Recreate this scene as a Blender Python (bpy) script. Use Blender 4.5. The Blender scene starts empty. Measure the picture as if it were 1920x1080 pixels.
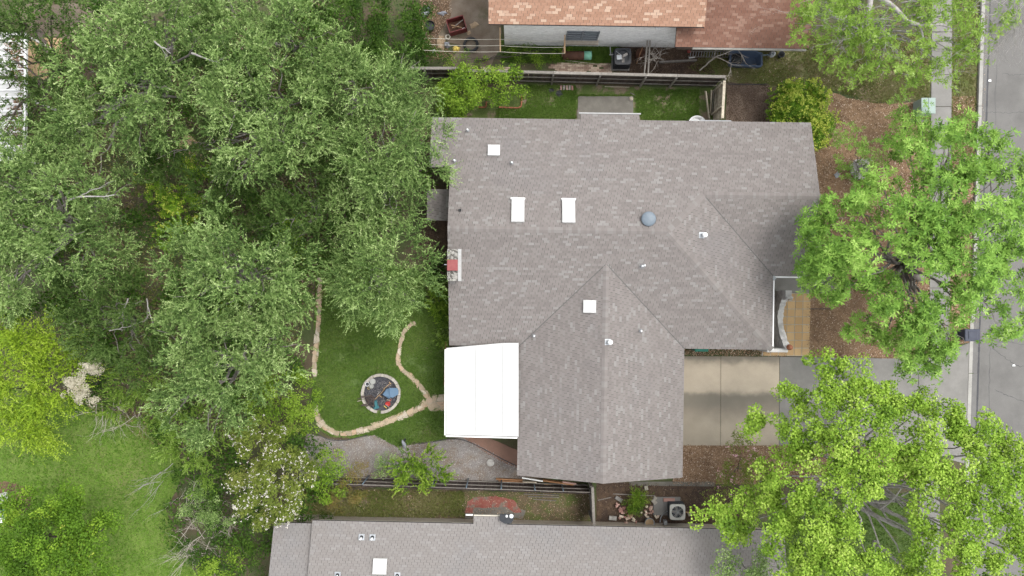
import bpy, math, random
import numpy as np
from mathutils import Vector, Matrix

# ------------------------------------------------------------------ camera, sky, sun, exposure
FPX, CAMH = 1281.0, 38.0
scene = bpy.context.scene
col = scene.collection
cam_d = bpy.data.cameras.new("camera")
cam_d.sensor_width = 36.0
cam_d.lens = 36.0 * FPX / 1920.0
cam_d.clip_start = 0.5
cam_d.clip_end = 1000.0
cam = bpy.data.objects.new("camera", cam_d)
cam.location = (0, 0, CAMH)
cam.rotation_euler = (0, 0, 0)
col.objects.link(cam)
scene.camera = cam

SUN_EL, SUN_AZ = math.radians(60), math.radians(62)     # azimuth measured clockwise from +Y
world = bpy.data.worlds.new("World")
scene.world = world
world.use_nodes = True
wn, wl = world.node_tree.nodes, world.node_tree.links
wn.clear()
w_out = wn.new("ShaderNodeOutputWorld")
w_bg = wn.new("ShaderNodeBackground")
w_sky = wn.new("ShaderNodeTexSky")
w_sky.sky_type = 'NISHITA'
w_sky.sun_disc = False
w_sky.sun_elevation = SUN_EL
w_sky.sun_rotation = SUN_AZ
w_sky.air_density = 1.0
w_sky.dust_density = 1.2
w_sky.ozone_density = 1.0
w_hs = wn.new("ShaderNodeHueSaturation")
w_hs.inputs["Saturation"].default_value = 0.10           # overcast: nearly neutral cloud light
w_bg.inputs["Strength"].default_value = 0.15
wl.new(w_sky.outputs[0], w_hs.inputs["Color"])
wl.new(w_hs.outputs[0], w_bg.inputs["Color"])
wl.new(w_bg.outputs[0], w_out.inputs["Surface"])

sun_d = bpy.data.lights.new("sun", 'SUN')
sun_d.energy = 1.05
sun_d.angle = math.radians(28)
sun_d.color = (1.0, 0.96, 0.9)
sun = bpy.data.objects.new("sun", sun_d)
sdir = Vector((math.sin(SUN_AZ) * math.cos(SUN_EL), math.cos(SUN_AZ) * math.cos(SUN_EL), math.sin(SUN_EL)))
sun.rotation_euler = sdir.to_track_quat('Z', 'Y').to_euler()
sun.location = (0, 0, 60)
col.objects.link(sun)

scene.view_settings.view_transform = 'Standard'
scene.view_settings.look = 'None'
scene.view_settings.gamma = 1.0
scene.view_settings.use_curve_mapping = False
scene.view_settings.exposure = 1.37
scene.render.engine = 'CYCLES'
scene.cycles.use_denoising = True
scene.cycles.use_adaptive_sampling = True
scene.cycles.adaptive_threshold = 0.03
scene.cycles.max_bounces = 4
scene.cycles.diffuse_bounces = 2
scene.cycles.glossy_bounces = 2
scene.cycles.transmission_bounces = 2
scene.cycles.transparent_max_bounces = 4

random.seed(11)
RNG = np.random.default_rng(11)
R = random.uniform

def P(px, py, z=0.0):
    """world point that a place at height z has, read off the aerial photograph"""
    return Vector(((px - 960) / FPX * (CAMH - z), (540 - py) / FPX * (CAMH - z), z))

def P2(px, py, z=0.0):
    p = P(px, py, z)
    return (p.x, p.y)

# ------------------------------------------------------------------ materials
MATS = {}
def mat(name, c1, c2=None, rough=0.85, scale=3.0, detail=5.0, lo=0.35, hi=0.65, c3=None, scale3=0.5, lo3=0.45, hi3=0.65,
        tone=0.0, bump=0.0, bscale=30.0, metallic=0.0, spec=0.3, tone_cols=None, transl=0.0, fine=0.0, fscale=40.0, vor=None):
    """procedural surface: two noise-mixed colours, a third in larger patches, fine grain, bump; 'tone' reads the per-piece attribute"""
    m = bpy.data.materials.new(name)
    m.use_nodes = True
    n, l = m.node_tree.nodes, m.node_tree.links
    b = n["Principled BSDF"]
    b.inputs["Roughness"].default_value = rough
    b.inputs["Metallic"].default_value = metallic
    b.inputs["Specular IOR Level"].default_value = spec
    geo = n.new("ShaderNodeNewGeometry")
    def noise(sc, det=5.0, rg=0.6):
        t = n.new("ShaderNodeTexNoise")
        t.inputs["Scale"].default_value = sc
        t.inputs["Detail"].default_value = det
        t.inputs["Roughness"].default_value = rg
        l.new(geo.outputs["Position"], t.inputs["Vector"])
        return t.outputs["Fac"]
    def ramp(src, a, bb):
        r = n.new("ShaderNodeMapRange")
        r.inputs["From Min"].default_value = a
        r.inputs["From Max"].default_value = bb
        l.new(src, r.inputs["Value"])
        return r.outputs["Result"]
    def mix(fac, a, bcol, mode='MIX'):
        x = n.new("ShaderNodeMix")
        x.data_type = 'RGBA'
        x.blend_type = mode
        if isinstance(fac, float): x.inputs[0].default_value = fac
        else: l.new(fac, x.inputs[0])
        for s, v in ((6, a), (7, bcol)):
            if isinstance(v, tuple): x.inputs[s].default_value = (v[0], v[1], v[2], 1)
            else: l.new(v, x.inputs[s])
        return x.outputs[2]
    cur = c1
    at = None
    if tone_cols or tone:
        a = n.new("ShaderNodeAttribute")
        a.attribute_name = "tone"
        at = a.outputs["Fac"]
    if tone_cols:
        cr = n.new("ShaderNodeValToRGB")
        els = cr.color_ramp.elements
        while len(els) < len(tone_cols): els.new(0.5)
        for i, (p, c) in enumerate(tone_cols):
            els[i].position = p
            els[i].color = (c[0], c[1], c[2], 1)
        l.new(at, cr.inputs[0])
        cur = cr.outputs[0]
    if c2 is not None:
        cur = mix(ramp(noise(scale, detail), lo, hi), cur, c2)
    if c3 is not None:
        cur = mix(ramp(noise(scale3, 6.0, 0.65), lo3, hi3), cur, c3)
    def mult(fac_socket, a, lo_, hi_):
        r = n.new("ShaderNodeMapRange")
        r.inputs["From Min"].default_value = 0.25
        r.inputs["From Max"].default_value = 0.75
        r.inputs["To Min"].default_value = lo_
        r.inputs["To Max"].default_value = hi_
        l.new(fac_socket, r.inputs["Value"])
        c = n.new("ShaderNodeCombineColor")
        for k in range(3): l.new(r.outputs[0], c.inputs[k])
        return mix(1.0, a, c.outputs[0], 'MULTIPLY')
    if fine: cur = mult(noise(fscale, 3.0, 0.7), cur, 1 - fine, 1 + fine)
    if tone and not tone_cols:
        r = n.new("ShaderNodeMapRange")
        r.inputs["To Min"].default_value = 1 - tone
        r.inputs["To Max"].default_value = 1 + tone
        l.new(at, r.inputs["Value"])
        c = n.new("ShaderNodeCombineColor")
        for k in range(3): l.new(r.outputs[0], c.inputs[k])
        cur = mix(1.0, cur, c.outputs[0], 'MULTIPLY')
    if isinstance(cur, tuple): b.inputs["Base Color"].default_value = (*cur, 1)
    else: l.new(cur, b.inputs["Base Color"])
    if bump:
        bp = n.new("ShaderNodeBump")
        bp.inputs["Strength"].default_value = bump
        bp.inputs["Distance"].default_value = 0.03
        l.new(noise(bscale, 4.0, 0.7), bp.inputs["Height"])
        l.new(bp.outputs[0], b.inputs["Normal"])
    if transl:
        out = n["Material Output"]
        tr = n.new("ShaderNodeBsdfTranslucent")
        if isinstance(cur, tuple): tr.inputs["Color"].default_value = (*cur, 1)
        else: l.new(cur, tr.inputs["Color"])
        ms = n.new("ShaderNodeMixShader")
        ms.inputs[0].default_value = transl
        l.new(b.outputs[0], ms.inputs[1])
        l.new(tr.outputs[0], ms.inputs[2])
        l.new(ms.outputs[0], out.inputs["Surface"])
    MATS[name] = m
    return m

# ------------------------------------------------------------------ mesh building
class MB:
    """collects faces in world coordinates; build() links them as one mesh object"""
    def __init__(s):
        s.v, s.f, s.t, s.sm = [], [], [], []
    def add(s, verts, faces, tone=0.5, smooth=False):
        o = len(s.v)
        s.v.extend([tuple(p) for p in verts])
        for f in faces:
            s.f.append([i + o for i in f]); s.t.append(tone); s.sm.append(smooth)
        return s
    def obox(s, mtx, size, tone=0.5, bev=0.0):
        x, y, z = size[0] / 2, size[1] / 2, size[2] / 2
        if bev:
            b = min(bev, x * .9, y * .9, z * .9)
            pts = []
            for (xx, yy, zz) in ((x - b, y - b, -z), (x, y, -z + b), (x, y, z - b), (x - b, y - b, z)):
                pts += [(-xx, -yy, zz), (xx, -yy, zz), (xx, yy, zz), (-xx, yy, zz)]
            fs = [(3, 2, 1, 0), (12, 13, 14, 15)]
            for k in range(3):
                for i in range(4):
                    fs.append((4 * k + i, 4 * k + (i + 1) % 4, 4 * k + 4 + (i + 1) % 4, 4 * k + 4 + i))
        else:
            pts = [(-x, -y, -z), (x, -y, -z), (x, y, -z), (-x, y, -z), (-x, -y, z), (x, -y, z), (x, y, z), (-x, y, z)]
            fs = [(3, 2, 1, 0), (4, 5, 6, 7), (0, 1, 5, 4), (1, 2, 6, 5), (2, 3, 7, 6), (3, 0, 4, 7)]
        return s.add([mtx @ Vector(p) for p in pts], fs, tone)
    def box(s, c, size, rz=0.0, rx=0.0, ry=0.0, tone=0.5, bev=0.0):
        m = Matrix.Translation(c) @ Matrix.Rotation(rz, 4, 'Z') @ Matrix.Rotation(ry, 4, 'Y') @ Matrix.Rotation(rx, 4, 'X')
        return s.obox(m, size, tone, bev)
    def beam(s, a, b, w, h, tone=0.5, up=(0, 0, 1)):
        a, b = Vector(a), Vector(b)
        d = b - a; L = d.length; d = d / L
        u = Vector(up); x = u.cross(d)
        if x.length < 1e-3: x = Vector((1, 0, 0)).cross(d)
        x.normalize(); y = d.cross(x)
        m = Matrix((( x.x, y.x, d.x, 0), (x.y, y.y, d.y, 0), (x.z, y.z, d.z, 0), (0, 0, 0, 1)))
        return s.obox(Matrix.Translation((a + b) / 2) @ m, (w, h, L), tone)
    def prism(s, poly, z0, z1, tone=0.5):
        n = len(poly)
        vs = [(p[0], p[1], z0) for p in poly] + [(p[0], p[1], z1) for p in poly]
        fs = [tuple(range(n - 1, -1, -1)), tuple(range(n, 2 * n))]
        fs += [(i, (i + 1) % n, n + (i + 1) % n, n + i) for i in range(n)]
        return s.add(vs, fs, tone)
    def tube(s, pts, rad, n=6, tone=0.5, cap=True):
        pts = [Vector(p) for p in pts]
        if not isinstance(rad, (list, tuple)): rad = [rad] * len(pts)
        vs, fs = [], []
        prev = None
        for i, p in enumerate(pts):
            d = (pts[min(i + 1, len(pts) - 1)] - pts[max(i - 1, 0)]).normalized()
            x = d.cross(Vector((0, 0, 1)) if abs(d.z) < .9 else Vector((1, 0, 0))).normalized() if prev is None else (prev - d * prev.dot(d)).normalized()
            prev = x; y = d.cross(x)
            for k in range(n):
                a = 2 * math.pi * k / n
                vs.append(p + (x * math.cos(a) + y * math.sin(a)) * rad[i])
        for i in range(len(pts) - 1):
            for k in range(n):
                fs.append((i * n + k, i * n + (k + 1) % n, (i + 1) * n + (k + 1) % n, (i + 1) * n + k))
        if cap:
            fs.append(tuple(range(n - 1, -1, -1)))
            fs.append(tuple(range((len(pts) - 1) * n, len(pts) * n)))
        return s.add(vs, fs, tone, n > 5)
    def lathe(s, prof, mtx, n=20, tone=0.5, a0=0.0, a1=2 * math.pi, flute=0.0, nf=8):
        if not isinstance(mtx, Matrix): mtx = Matrix.Translation(mtx)
        full = abs(a1 - a0 - 2 * math.pi) < 1e-4
        m = n if full else n + 1
        vs, fs = [], []
        for (r, z) in prof:
            for k in range(m):
                a = a0 + (a1 - a0) * k / n
                rr = r * (1 + flute * math.cos(nf * a))
                vs.append(mtx @ Vector((rr * math.cos(a), rr * math.sin(a), z)))
        for i in range(len(prof) - 1):
            for k in range(n):
                k2 = (k + 1) % m
                fs.append((i * m + k, i * m + k2, (i + 1) * m + k2, (i + 1) * m + k))
        return s.add(vs, fs, tone, True)
    def sheet(s, poly, z, tone=0.5):
        return s.add([(p[0], p[1], z) for p in poly], [tuple(range(len(poly)))], tone)
    def build(s, name, m, parent=None, origin=None):
        if origin is None: origin = root_of(parent).location if parent is not None else Vector((0, 0, 0))
        me = bpy.data.meshes.new(name)
        me.from_pydata([(p[0] - origin[0], p[1] - origin[1], p[2] - origin[2]) for p in s.v], [], s.f)
        at = me.attributes.new("tone", 'FLOAT', 'FACE')
        at.data.foreach_set("value", s.t)
        me.polygons.foreach_set("use_smooth", s.sm)
        me.materials.append(m)
        me.update()
        o = bpy.data.objects.new(name, me)
        col.objects.link(o)
        if parent is not None: o.parent = parent
        else: o.location = origin
        return o

def root_of(o):
    while o.parent is not None: o = o.parent
    return o

def thing(name, label, cat, loc=(0, 0, 0), group=None, kind=None):
    o = bpy.data.objects.new(name, None)
    o.empty_display_size = 0.2
    o.location = loc
    col.objects.link(o)
    return tag(o, label, cat, group, kind)

def tag(o, label, cat=None, group=None, kind=None):
    if label: o["label"] = label
    if cat: o["category"] = cat
    if group: o["group"] = group
    if kind: o["kind"] = kind
    return o

def one(name, label, cat, mb, m, base=None, group=None):
    """a thing that is a single mesh, its origin at its base"""
    if base is None:
        a = np.array(mb.v); base = Vector((a[:, 0].mean(), a[:, 1].mean(), a[:, 2].min()))
    return tag(mb.build(name, m, None, base), label, cat, group)

def fast_quads(name, verts, tone, m, parent=None, nv=4, origin=None):
    """many separate faces at once: verts (N, nv, 3)"""
    if origin is None: origin = root_of(parent).location if parent is not None else Vector((0, 0, 0))
    N = len(verts)
    v = (verts.reshape(-1, 3) - np.array(origin)[None, :]).astype(np.float32)
    me = bpy.data.meshes.new(name)
    me.vertices.add(N * nv)
    me.vertices.foreach_set("co", v.ravel())
    me.loops.add(N * nv)
    me.loops.foreach_set("vertex_index", np.arange(N * nv, dtype=np.int32))
    me.polygons.add(N)
    me.polygons.foreach_set("loop_start", np.arange(0, N * nv, nv, dtype=np.int32))
    at = me.attributes.new("tone", 'FLOAT', 'FACE')
    at.data.foreach_set("value", tone.astype(np.float32))
    me.materials.append(m)
    me.update(calc_edges=True)
    o = bpy.data.objects.new(name, me)
    col.objects.link(o)
    if parent is not None: o.parent = parent
    else: o.location = origin
    return o

def put(name, mesh, m4, parent, link=True):
    """another object that shares mesh data, placed by a world matrix below a root that is only translated"""
    o = bpy.data.objects.new(name, mesh)
    col.objects.link(o)
    if parent is not None:
        o.parent = parent
        m4 = Matrix.Translation(-root_of(parent).location) @ m4
    o.matrix_local = m4
    return o

def structure(o):
    o["kind"] = "structure"
    return o

def inside(pts, poly):
    x, y = pts[:, 0], pts[:, 1]
    c = np.zeros(len(pts), bool)
    n = len(poly)
    for i in range(n):
        x1, y1 = poly[i]; x2, y2 = poly[(i + 1) % n]
        if y1 == y2: continue
        k = ((y1 > y) != (y2 > y)) & (x < (x2 - x1) * (y - y1) / (y2 - y1) + x1)
        c ^= k
    return c

def scatter(poly, n):
    a = np.array(poly)
    lo, hi = a.min(0), a.max(0)
    out = np.zeros((0, 2))
    while len(out) < n:
        p = lo + RNG.random((n * 2, 2)) * (hi - lo)
        out = np.vstack([out, p[inside(p, poly)]])
    return out[:n]

def wobble(poly, step=0.35, amp=0.08):
    """subdivide an outline and make it uneven, as a grown or worn edge is"""
    out = []
    n = len(poly)
    for i in range(n):
        a, b = Vector(poly[i]), Vector(poly[(i + 1) % n])
        k = max(1, int((b - a).length / step))
        for j in range(k):
            p = a.lerp(b, j / k)
            out.append((p.x + R(-amp, amp), p.y + R(-amp, amp)))
    return out

def px_poly(pts, z=0.0):
    return [P2(x, y, z) for x, y in pts]

def smooth_line(pts, k=6):
    """Catmull-Rom through points"""
    pts = [Vector(p) for p in pts]
    q = [pts[0] * 2 - pts[1]] + pts + [pts[-1] * 2 - pts[-2]]
    out = []
    for i in range(1, len(q) - 2):
        for j in range(k):
            t = j / k
            a, b, c, d = q[i - 1], q[i], q[i + 1], q[i + 2]
            out.append(0.5 * ((2 * b) + (c - a) * t + (2 * a - 5 * b + 4 * c - d) * t * t + (3 * b - a - 3 * c + d) * t ** 3))
    out.append(pts[-1])
    return out
# ------------------------------------------------------------------ palette
mat('soil', (.075, .055, .036), (.105, .082, .052), scale=1.6, c3=(.06, .08, .028), scale3=.5, lo3=.42, hi3=.58, bump=.6, bscale=18, fine=.35, fscale=22)
mat('litter', (.10, .062, .038), (.17, .115, .07), scale=2.2, c3=(.075, .05, .032), scale3=.8, bump=.6, bscale=25, fine=.4, fscale=24)
mat('lawn', (.07, .115, .026), (.10, .15, .038), scale=1.4, c3=(.135, .115, .065), scale3=.7, lo3=.56, hi3=.72, bump=.8, bscale=22, fine=.4, fscale=14)
mat('lawn_patchy', (.07, .105, .025), (.095, .13, .034), scale=1.6, c3=(.19, .145, .105), scale3=1.1, lo3=.49, hi3=.6, bump=.8, bscale=22, fine=.4, fscale=14)
mat('lawn_bright', (.088, .15, .022), (.13, .195, .036), scale=.9, c3=(.14, .165, .05), scale3=.35, lo3=.5, hi3=.68, bump=.8, bscale=22, fine=.35, fscale=12)
mat('lawn_dry', (.095, .125, .030), (.17, .15, .075), scale=1.0, c3=(.19, .15, .10), scale3=.6, lo3=.5, hi3=.7, bump=.7, bscale=22, fine=.35, fscale=14)
mat('weeds', (.095, .075, .042), (.09, .115, .03), scale=.9, lo=.42, hi=.6, c3=(.15, .11, .07), scale3=1.5, bump=.7, bscale=22, fine=.4, fscale=18)
mat('mulch_bed', (.22, .135, .078), (.32, .21, .13), scale=5, c3=(.16, .10, .06), scale3=.7, bump=.8, bscale=28, fine=.45, fscale=26)
mat('dark_mulch', (.068, .045, .032), (.12, .08, .052), scale=3.0, c3=(.05, .035, .028), scale3=.8, bump=.8, bscale=28, fine=.4, fscale=26)
mat('gravel_grey', (.25, .232, .22), (.21, .165, .13), scale=1.3, lo=.42, hi=.62, c3=(.15, .11, .08), scale3=.6, lo3=.52, hi3=.7, bump=.9, bscale=45, fine=.35, fscale=36)
mat('gravel_brown', (.15, .11, .085), (.19, .145, .11), scale=2.0, c3=(.11, .078, .06), scale3=.7, bump=.9, bscale=45, fine=.3, fscale=34)
mat('char', (.032, .032, .038), (.075, .075, .085), scale=6, c3=(.12, .10, .085), scale3=3.0, lo3=.6, hi3=.75, bump=.9, bscale=40, fine=.4, fscale=36)
mat('dirt_pad', (.20, .165, .13), (.14, .105, .075), scale=1.1, c3=(.10, .09, .05), scale3=.8, lo3=.55, hi3=.7, bump=.4, bscale=20, fine=.2, fscale=30)
mat('slab_old', (.165, .155, .135), (.125, .115, .10), scale=2.2, c3=(.20, .19, .165), scale3=1.1, lo3=.55, hi3=.7, bump=.25, bscale=30, fine=.14, fscale=45)
mat('concrete', (.225, .217, .205), (.195, .187, .176), scale=1.8, c3=(.165, .16, .15), scale3=.5, lo3=.5, hi3=.72, bump=.15, bscale=30, fine=.10, fscale=45, tone=.05)
mat('kerb_white', (.36, .35, .325), (.29, .28, .26), scale=3, bump=.2, bscale=30, fine=.12, fscale=30)
mat('asphalt', (.142, .137, .131), (.16, .155, .148), scale=.9, c3=(.12, .116, .111), scale3=.35, lo3=.5, hi3=.66, bump=.3, bscale=60, fine=.12, fscale=60)
mat('gutter_concrete', (.165, .16, .155), (.14, .136, .132), scale=1.5, bump=.2, bscale=40, fine=.12, fscale=40)
mat('tar', (.045, .045, .05), (.06, .06, .066), scale=4, rough=.6)
mat('red_paint', (.23, .066, .052), (.25, .10, .082), scale=4, c3=(.17, .145, .12), scale3=2.2, lo3=.52, hi3=.62, bump=.2, bscale=30, fine=.12)
mat('red_concrete', (.235, .135, .10), (.20, .12, .09), scale=2, c3=(.16, .12, .085), scale3=1.1, lo3=.55, hi3=.75, bump=.25, bscale=30, fine=.14)
SH = [(0, (.164, .148, .141)), (.2, (.174, .157, .149)), (.45, (.186, .168, .160)), (.62, (.191, .174, .165)), (.8, (.202, .189, .180)), (1, (.226, .215, .206))]
mat('shingle_grey', (.2, .18, .17), tone_cols=SH, rough=.95, spec=.15, fine=.10, fscale=60, c3=(.165, .155, .155), scale3=.22, lo3=.55, hi3=.9, bump=.2, bscale=120)
SP = [(0, (.200, .184, .175)), (.45, (.210, .195, .186)), (.75, (.219, .205, .197)), (1, (.233, .220, .212))]
mat('shingle_pale', (.25, .23, .22), tone_cols=SP, rough=.95, spec=.15, fine=.08, fscale=50, c3=(.185, .182, .184), scale3=.3, lo3=.5, hi3=.85, bump=.2, bscale=120)
SR = [(0, (.275, .158, .108)), (.4, (.305, .180, .125)), (.75, (.335, .205, .145)), (1, (.42, .30, .225))]
mat('shingle_terracotta', (.4, .23, .17), tone_cols=SR, rough=.95, spec=.15, fine=.08, fscale=60, bump=.2, bscale=120)
SR2 = [(0, (.165, .086, .062)), (.4, (.185, .10, .073)), (.75, (.205, .117, .087)), (1, (.25, .155, .118))]
mat('shingle_rust', (.3, .16, .11), tone_cols=SR2, rough=.95, spec=.15, fine=.08, fscale=60, bump=.2, bscale=120)
mat('deck', (.055, .05, .05), rough=.95)
mat('trim_cream', (.56, .52, .44), (.48, .45, .38), scale=4)
mat('brick_wall', (.30, .23, .18), (.24, .18, .14), scale=8, bump=.3, bscale=30, fine=.15)
mat('white_paint', (.78, .78, .77), (.72, .72, .71), scale=2, rough=.5)
mat('white_roof', (.50, .50, .495), (.46, .46, .455), scale=.8, c3=(.46, .455, .44), scale3=1.3, lo3=.6, hi3=.85, rough=.6, fine=.03, fscale=12)
mat('acrylic', (.82, .82, .80), (.78, .78, .76), scale=5, rough=.25, spec=.5)
mat('white_plastic', (.74, .75, .75), rough=.45, spec=.4)
mat('pvc', (.70, .71, .72), rough=.4, spec=.4)
mat('galvanised', (.42, .44, .46), (.34, .36, .38), scale=9, rough=.45, metallic=.6)
mat('vent_blue', (.125, .155, .185), (.14, .17, .20), scale=6, rough=.5, spec=.4)
mat('black_plastic', (.018, .019, .021), rough=.5, spec=.4)
mat('ac_dark', (.022, .024, .029), (.03, .033, .038), scale=6, rough=.5, spec=.4)
mat('fan_grey', (.26, .24, .22), (.2, .19, .18), scale=8, rough=.5, metallic=.3)
mat('ac_cream', (.56, .55, .51), (.48, .47, .43), scale=6, rough=.5, spec=.4)
mat('blue_plastic', (.050, .075, .125), (.065, .092, .145), scale=3, rough=.55, spec=.4, c3=(.11, .13, .165), scale3=2.0, lo3=.6, hi3=.8)
mat('navy_plastic', (.022, .028, .052), (.03, .036, .062), scale=4, rough=.5, spec=.4)
mat('slate_blue', (.105, .175, .26), (.12, .19, .275), scale=4, rough=.6)
mat('teal_plastic', (.04, .14, .16), rough=.5)
mat('green_plastic', (.02, .19, .135), rough=.5)
mat('mint', (.22, .50, .37), rough=.6)
mat('red_plastic', (.42, .045, .04), rough=.5)
mat('red_metal', (.19, .032, .034), (.12, .03, .028), scale=5, rough=.5)
mat('rust', (.085, .042, .03), (.12, .058, .036), scale=5, rough=.8, bump=.3, bscale=30)
mat('yellow', (.72, .55, .14), (.6, .45, .12), scale=5)
mat('wood_grey', (.255, .235, .21), (.185, .168, .15), scale=7, tone=.2, bump=.4, bscale=40, fine=.2, fscale=30)
mat('wood_dark', (.075, .055, .05), (.05, .038, .035), scale=7, tone=.3, bump=.4, bscale=40, fine=.2, fscale=30)
mat('wood_cream', (.50, .45, .36), (.36, .31, .24), scale=7, tone=.15, bump=.4, bscale=40, fine=.2, fscale=30)
mat('wood_orange', (.36, .19, .095), (.27, .14, .07), scale=6, tone=.25, bump=.3, bscale=40, fine=.15)
mat('wood_tan', (.47, .33, .20), (.38, .26, .15), scale=6, tone=.2, bump=.3, bscale=40, fine=.12)
mat('wood_brown', (.09, .066, .06), (.125, .095, .085), scale=6, tone=.2, rough=.7)
mat('steel_post', (.17, .22, .27), (.13, .17, .21), scale=6, rough=.5, metallic=.4)
mat('white_brick', (.83, .82, .80), (.76, .75, .73), scale=7, c3=(.46, .45, .435), scale3=1.2, lo3=.6, hi3=.82, bump=.5, bscale=30, fine=.15, tone=.12)
mat('sill_stone', (.40, .35, .29), (.33, .29, .24), scale=6, bump=.3)
mat('glass_dark', (.10, .115, .13), rough=.15, spec=.6)
mat('frame_grey', (.2, .22, .24), rough=.5)
mat('chimney_cap', (.33, .32, .295), (.085, .08, .072), scale=9, lo=.42, hi=.58, bump=.5, bscale=30, fine=.2)
mat('flue_red', (.23, .06, .062), (.26, .08, .078), scale=5, rough=.6)
FLAG = [(0, (.33, .265, .19)), (.35, (.43, .34, .24)), (.6, (.46, .32, .22)), (.8, (.44, .38, .31)), (1, (.55, .47, .37))]
mat('flagstone', (.34, .27, .2), tone_cols=FLAG, rough=.9, bump=.5, bscale=25, fine=.18, fscale=22, c3=(.16, .15, .10), scale3=2.5, lo3=.58, hi3=.75)
mat('ring_block', (.40, .37, .325), (.34, .31, .27), scale=8, tone=.1, bump=.4, bscale=30, fine=.12)
TIL = [(0, (.43, .275, .125)), (.5, (.48, .315, .15)), (1, (.53, .36, .18))]
mat('patio_tile', (.45, .29, .13), tone_cols=TIL, rough=.55, spec=.4, fine=.08, c3=(.36, .25, .13), scale3=1.3, lo3=.55, hi3=.75)
mat('grout', (.42, .41, .38), (.34, .33, .30), scale=6)
PAV = [(0, (.27, .19, .145)), (.5, (.38, .29, .225)), (1, (.48, .385, .30))]
mat('paver', (.28, .2, .15), tone_cols=PAV, rough=.9, bump=.4, bscale=25, fine=.2, fscale=20)
mat('terracotta', (.33, .135, .075), (.27, .11, .06), scale=6, tone=.15, fine=.1)
RUB = [(0, (.32, .16, .13)), (.4, (.40, .22, .185)), (.7, (.47, .30, .26)), (.85, (.6, .5, .4)), (1, (.7, .62, .5))]
mat('rubble', (.4, .22, .18), tone_cols=RUB, rough=.9, bump=.4, bscale=25, fine=.15)
mat('bark_grey', (.235, .215, .195), (.15, .135, .12), scale=5, bump=.7, bscale=18, fine=.2, fscale=14)
mat('bark_pale', (.36, .345, .325), (.23, .215, .20), scale=4, bump=.6, bscale=18, fine=.2, fscale=12)
mat('bark_dark', (.075, .06, .05), (.11, .09, .075), scale=5, bump=.7, bscale=18, fine=.2, fscale=14)
mat('dry_twig', (.46, .42, .37), (.33, .29, .25), scale=4, fine=.15)
mat('box_green', (.285, .36, .335), (.26, .33, .305), scale=4, rough=.5)
mat('stone_pale', (.44, .425, .40), (.26, .25, .235), scale=5, bump=.5, bscale=20, fine=.15)
mat('cloth_tan', (.35, .26, .17), (.27, .2, .13), scale=6, bump=.5, bscale=14)
mat('cloth_grey', (.2, .21, .24), (.3, .31, .34), scale=6, bump=.5, bscale=14)
mat('char_log', (.03, .028, .027), (.06, .055, .05), scale=8, bump=.6)
mat('plant_pot', (.33, .33, .31), (.27, .275, .26), scale=6)

def leafmat(name, cols, transl=.25, rough=.65):
    return mat(name, cols[1], tone_cols=[(i / (len(cols) - 1), c) for i, c in enumerate(cols)], rough=rough, spec=.18, transl=transl)
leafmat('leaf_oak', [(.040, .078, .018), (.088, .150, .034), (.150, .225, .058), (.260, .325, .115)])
leafmat('leaf_oak_dark', [(0.032, 0.066, 0.013), (0.066, 0.122, 0.025), (0.114, 0.187, 0.045), (0.186, 0.263, 0.081)])  # darker oak leaves; the shade in gaps between crowns is put into the colour
leafmat('leaf_maple', [(0.091, 0.174, 0.024), (0.194, 0.335, 0.035), (0.316, 0.476, 0.062), (0.474, 0.605, 0.136)])
leafmat('leaf_ash', [(0.061, 0.141, 0.019), (0.134, 0.266, 0.037), (0.239, 0.409, 0.068), (0.376, 0.552, 0.134)])
leafmat('leaf_lime', [(0.082, 0.155, 0.021), (0.153, 0.265, 0.033), (0.231, 0.356, 0.058), (0.329, 0.443, 0.128)])
leafmat('leaf_yellow', [(0.124, 0.212, 0.021), (0.221, 0.347, 0.025), (0.333, 0.469, 0.038), (0.461, 0.590, 0.100)])
leafmat('leaf_citrus', [(0.050, 0.112, 0.010), (0.101, 0.205, 0.014), (0.183, 0.317, 0.022), (0.365, 0.488, 0.036)])
leafmat('leaf_vine', [(0.018, 0.048, 0.008), (0.036, 0.085, 0.010), (0.062, 0.130, 0.015), (0.114, 0.197, 0.030)])  # dark vine green, lowered further to paint shade into the gaps below the oaks
leafmat('leaf_fresh', [(0.065, 0.136, 0.018), (0.131, 0.237, 0.021), (0.216, 0.343, 0.035), (0.333, 0.450, 0.075)])
leafmat('leaf_myrtle', [(0.078, 0.111, 0.022), (0.137, 0.186, 0.031), (0.195, 0.253, 0.043), (0.273, 0.275, 0.084)])
leafmat('leaf_autumn', [(.09, .10, .020), (.16, .155, .030), (.22, .17, .055), (.27, .19, .085)])
leafmat('grass_green', [(0.050, 0.101, 0.017), (0.085, 0.157, 0.024), (0.125, 0.210, 0.036), (0.194, 0.245, 0.072)], transl=.15, rough=.7)
leafmat('grass_bright', [(0.073, 0.156, 0.016), (0.107, 0.218, 0.023), (0.147, 0.269, 0.035), (0.198, 0.312, 0.061)], transl=.15, rough=.7)
leafmat('grass_dry', [(0.090, 0.119, 0.030), (0.144, 0.169, 0.042), (0.204, 0.200, 0.078), (0.288, 0.250, 0.144)], transl=.15, rough=.7)
CH = [(0, (.075, .045, .028)), (.25, (.16, .092, .055)), (.5, (.26, .165, .10)), (.75, (.38, .27, .185)), (1, (.62, .53, .44))]
mat('wood_chip', (.2, .12, .07), tone_cols=CH, rough=.9)
CHD = [(0, (.035, .025, .02)), (.5, (.085, .055, .038)), (.85, (.15, .10, .07)), (1, (.28, .22, .17))]
mat('dark_chip', (.1, .07, .05), tone_cols=CHD, rough=.9)
GRV = [(0, (.13, .115, .105)), (.4, (.23, .21, .198)), (.75, (.33, .31, .30)), (1, (.48, .46, .44))]
mat('pebble', (.2, .18, .16), tone_cols=GRV, rough=.9)
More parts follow.
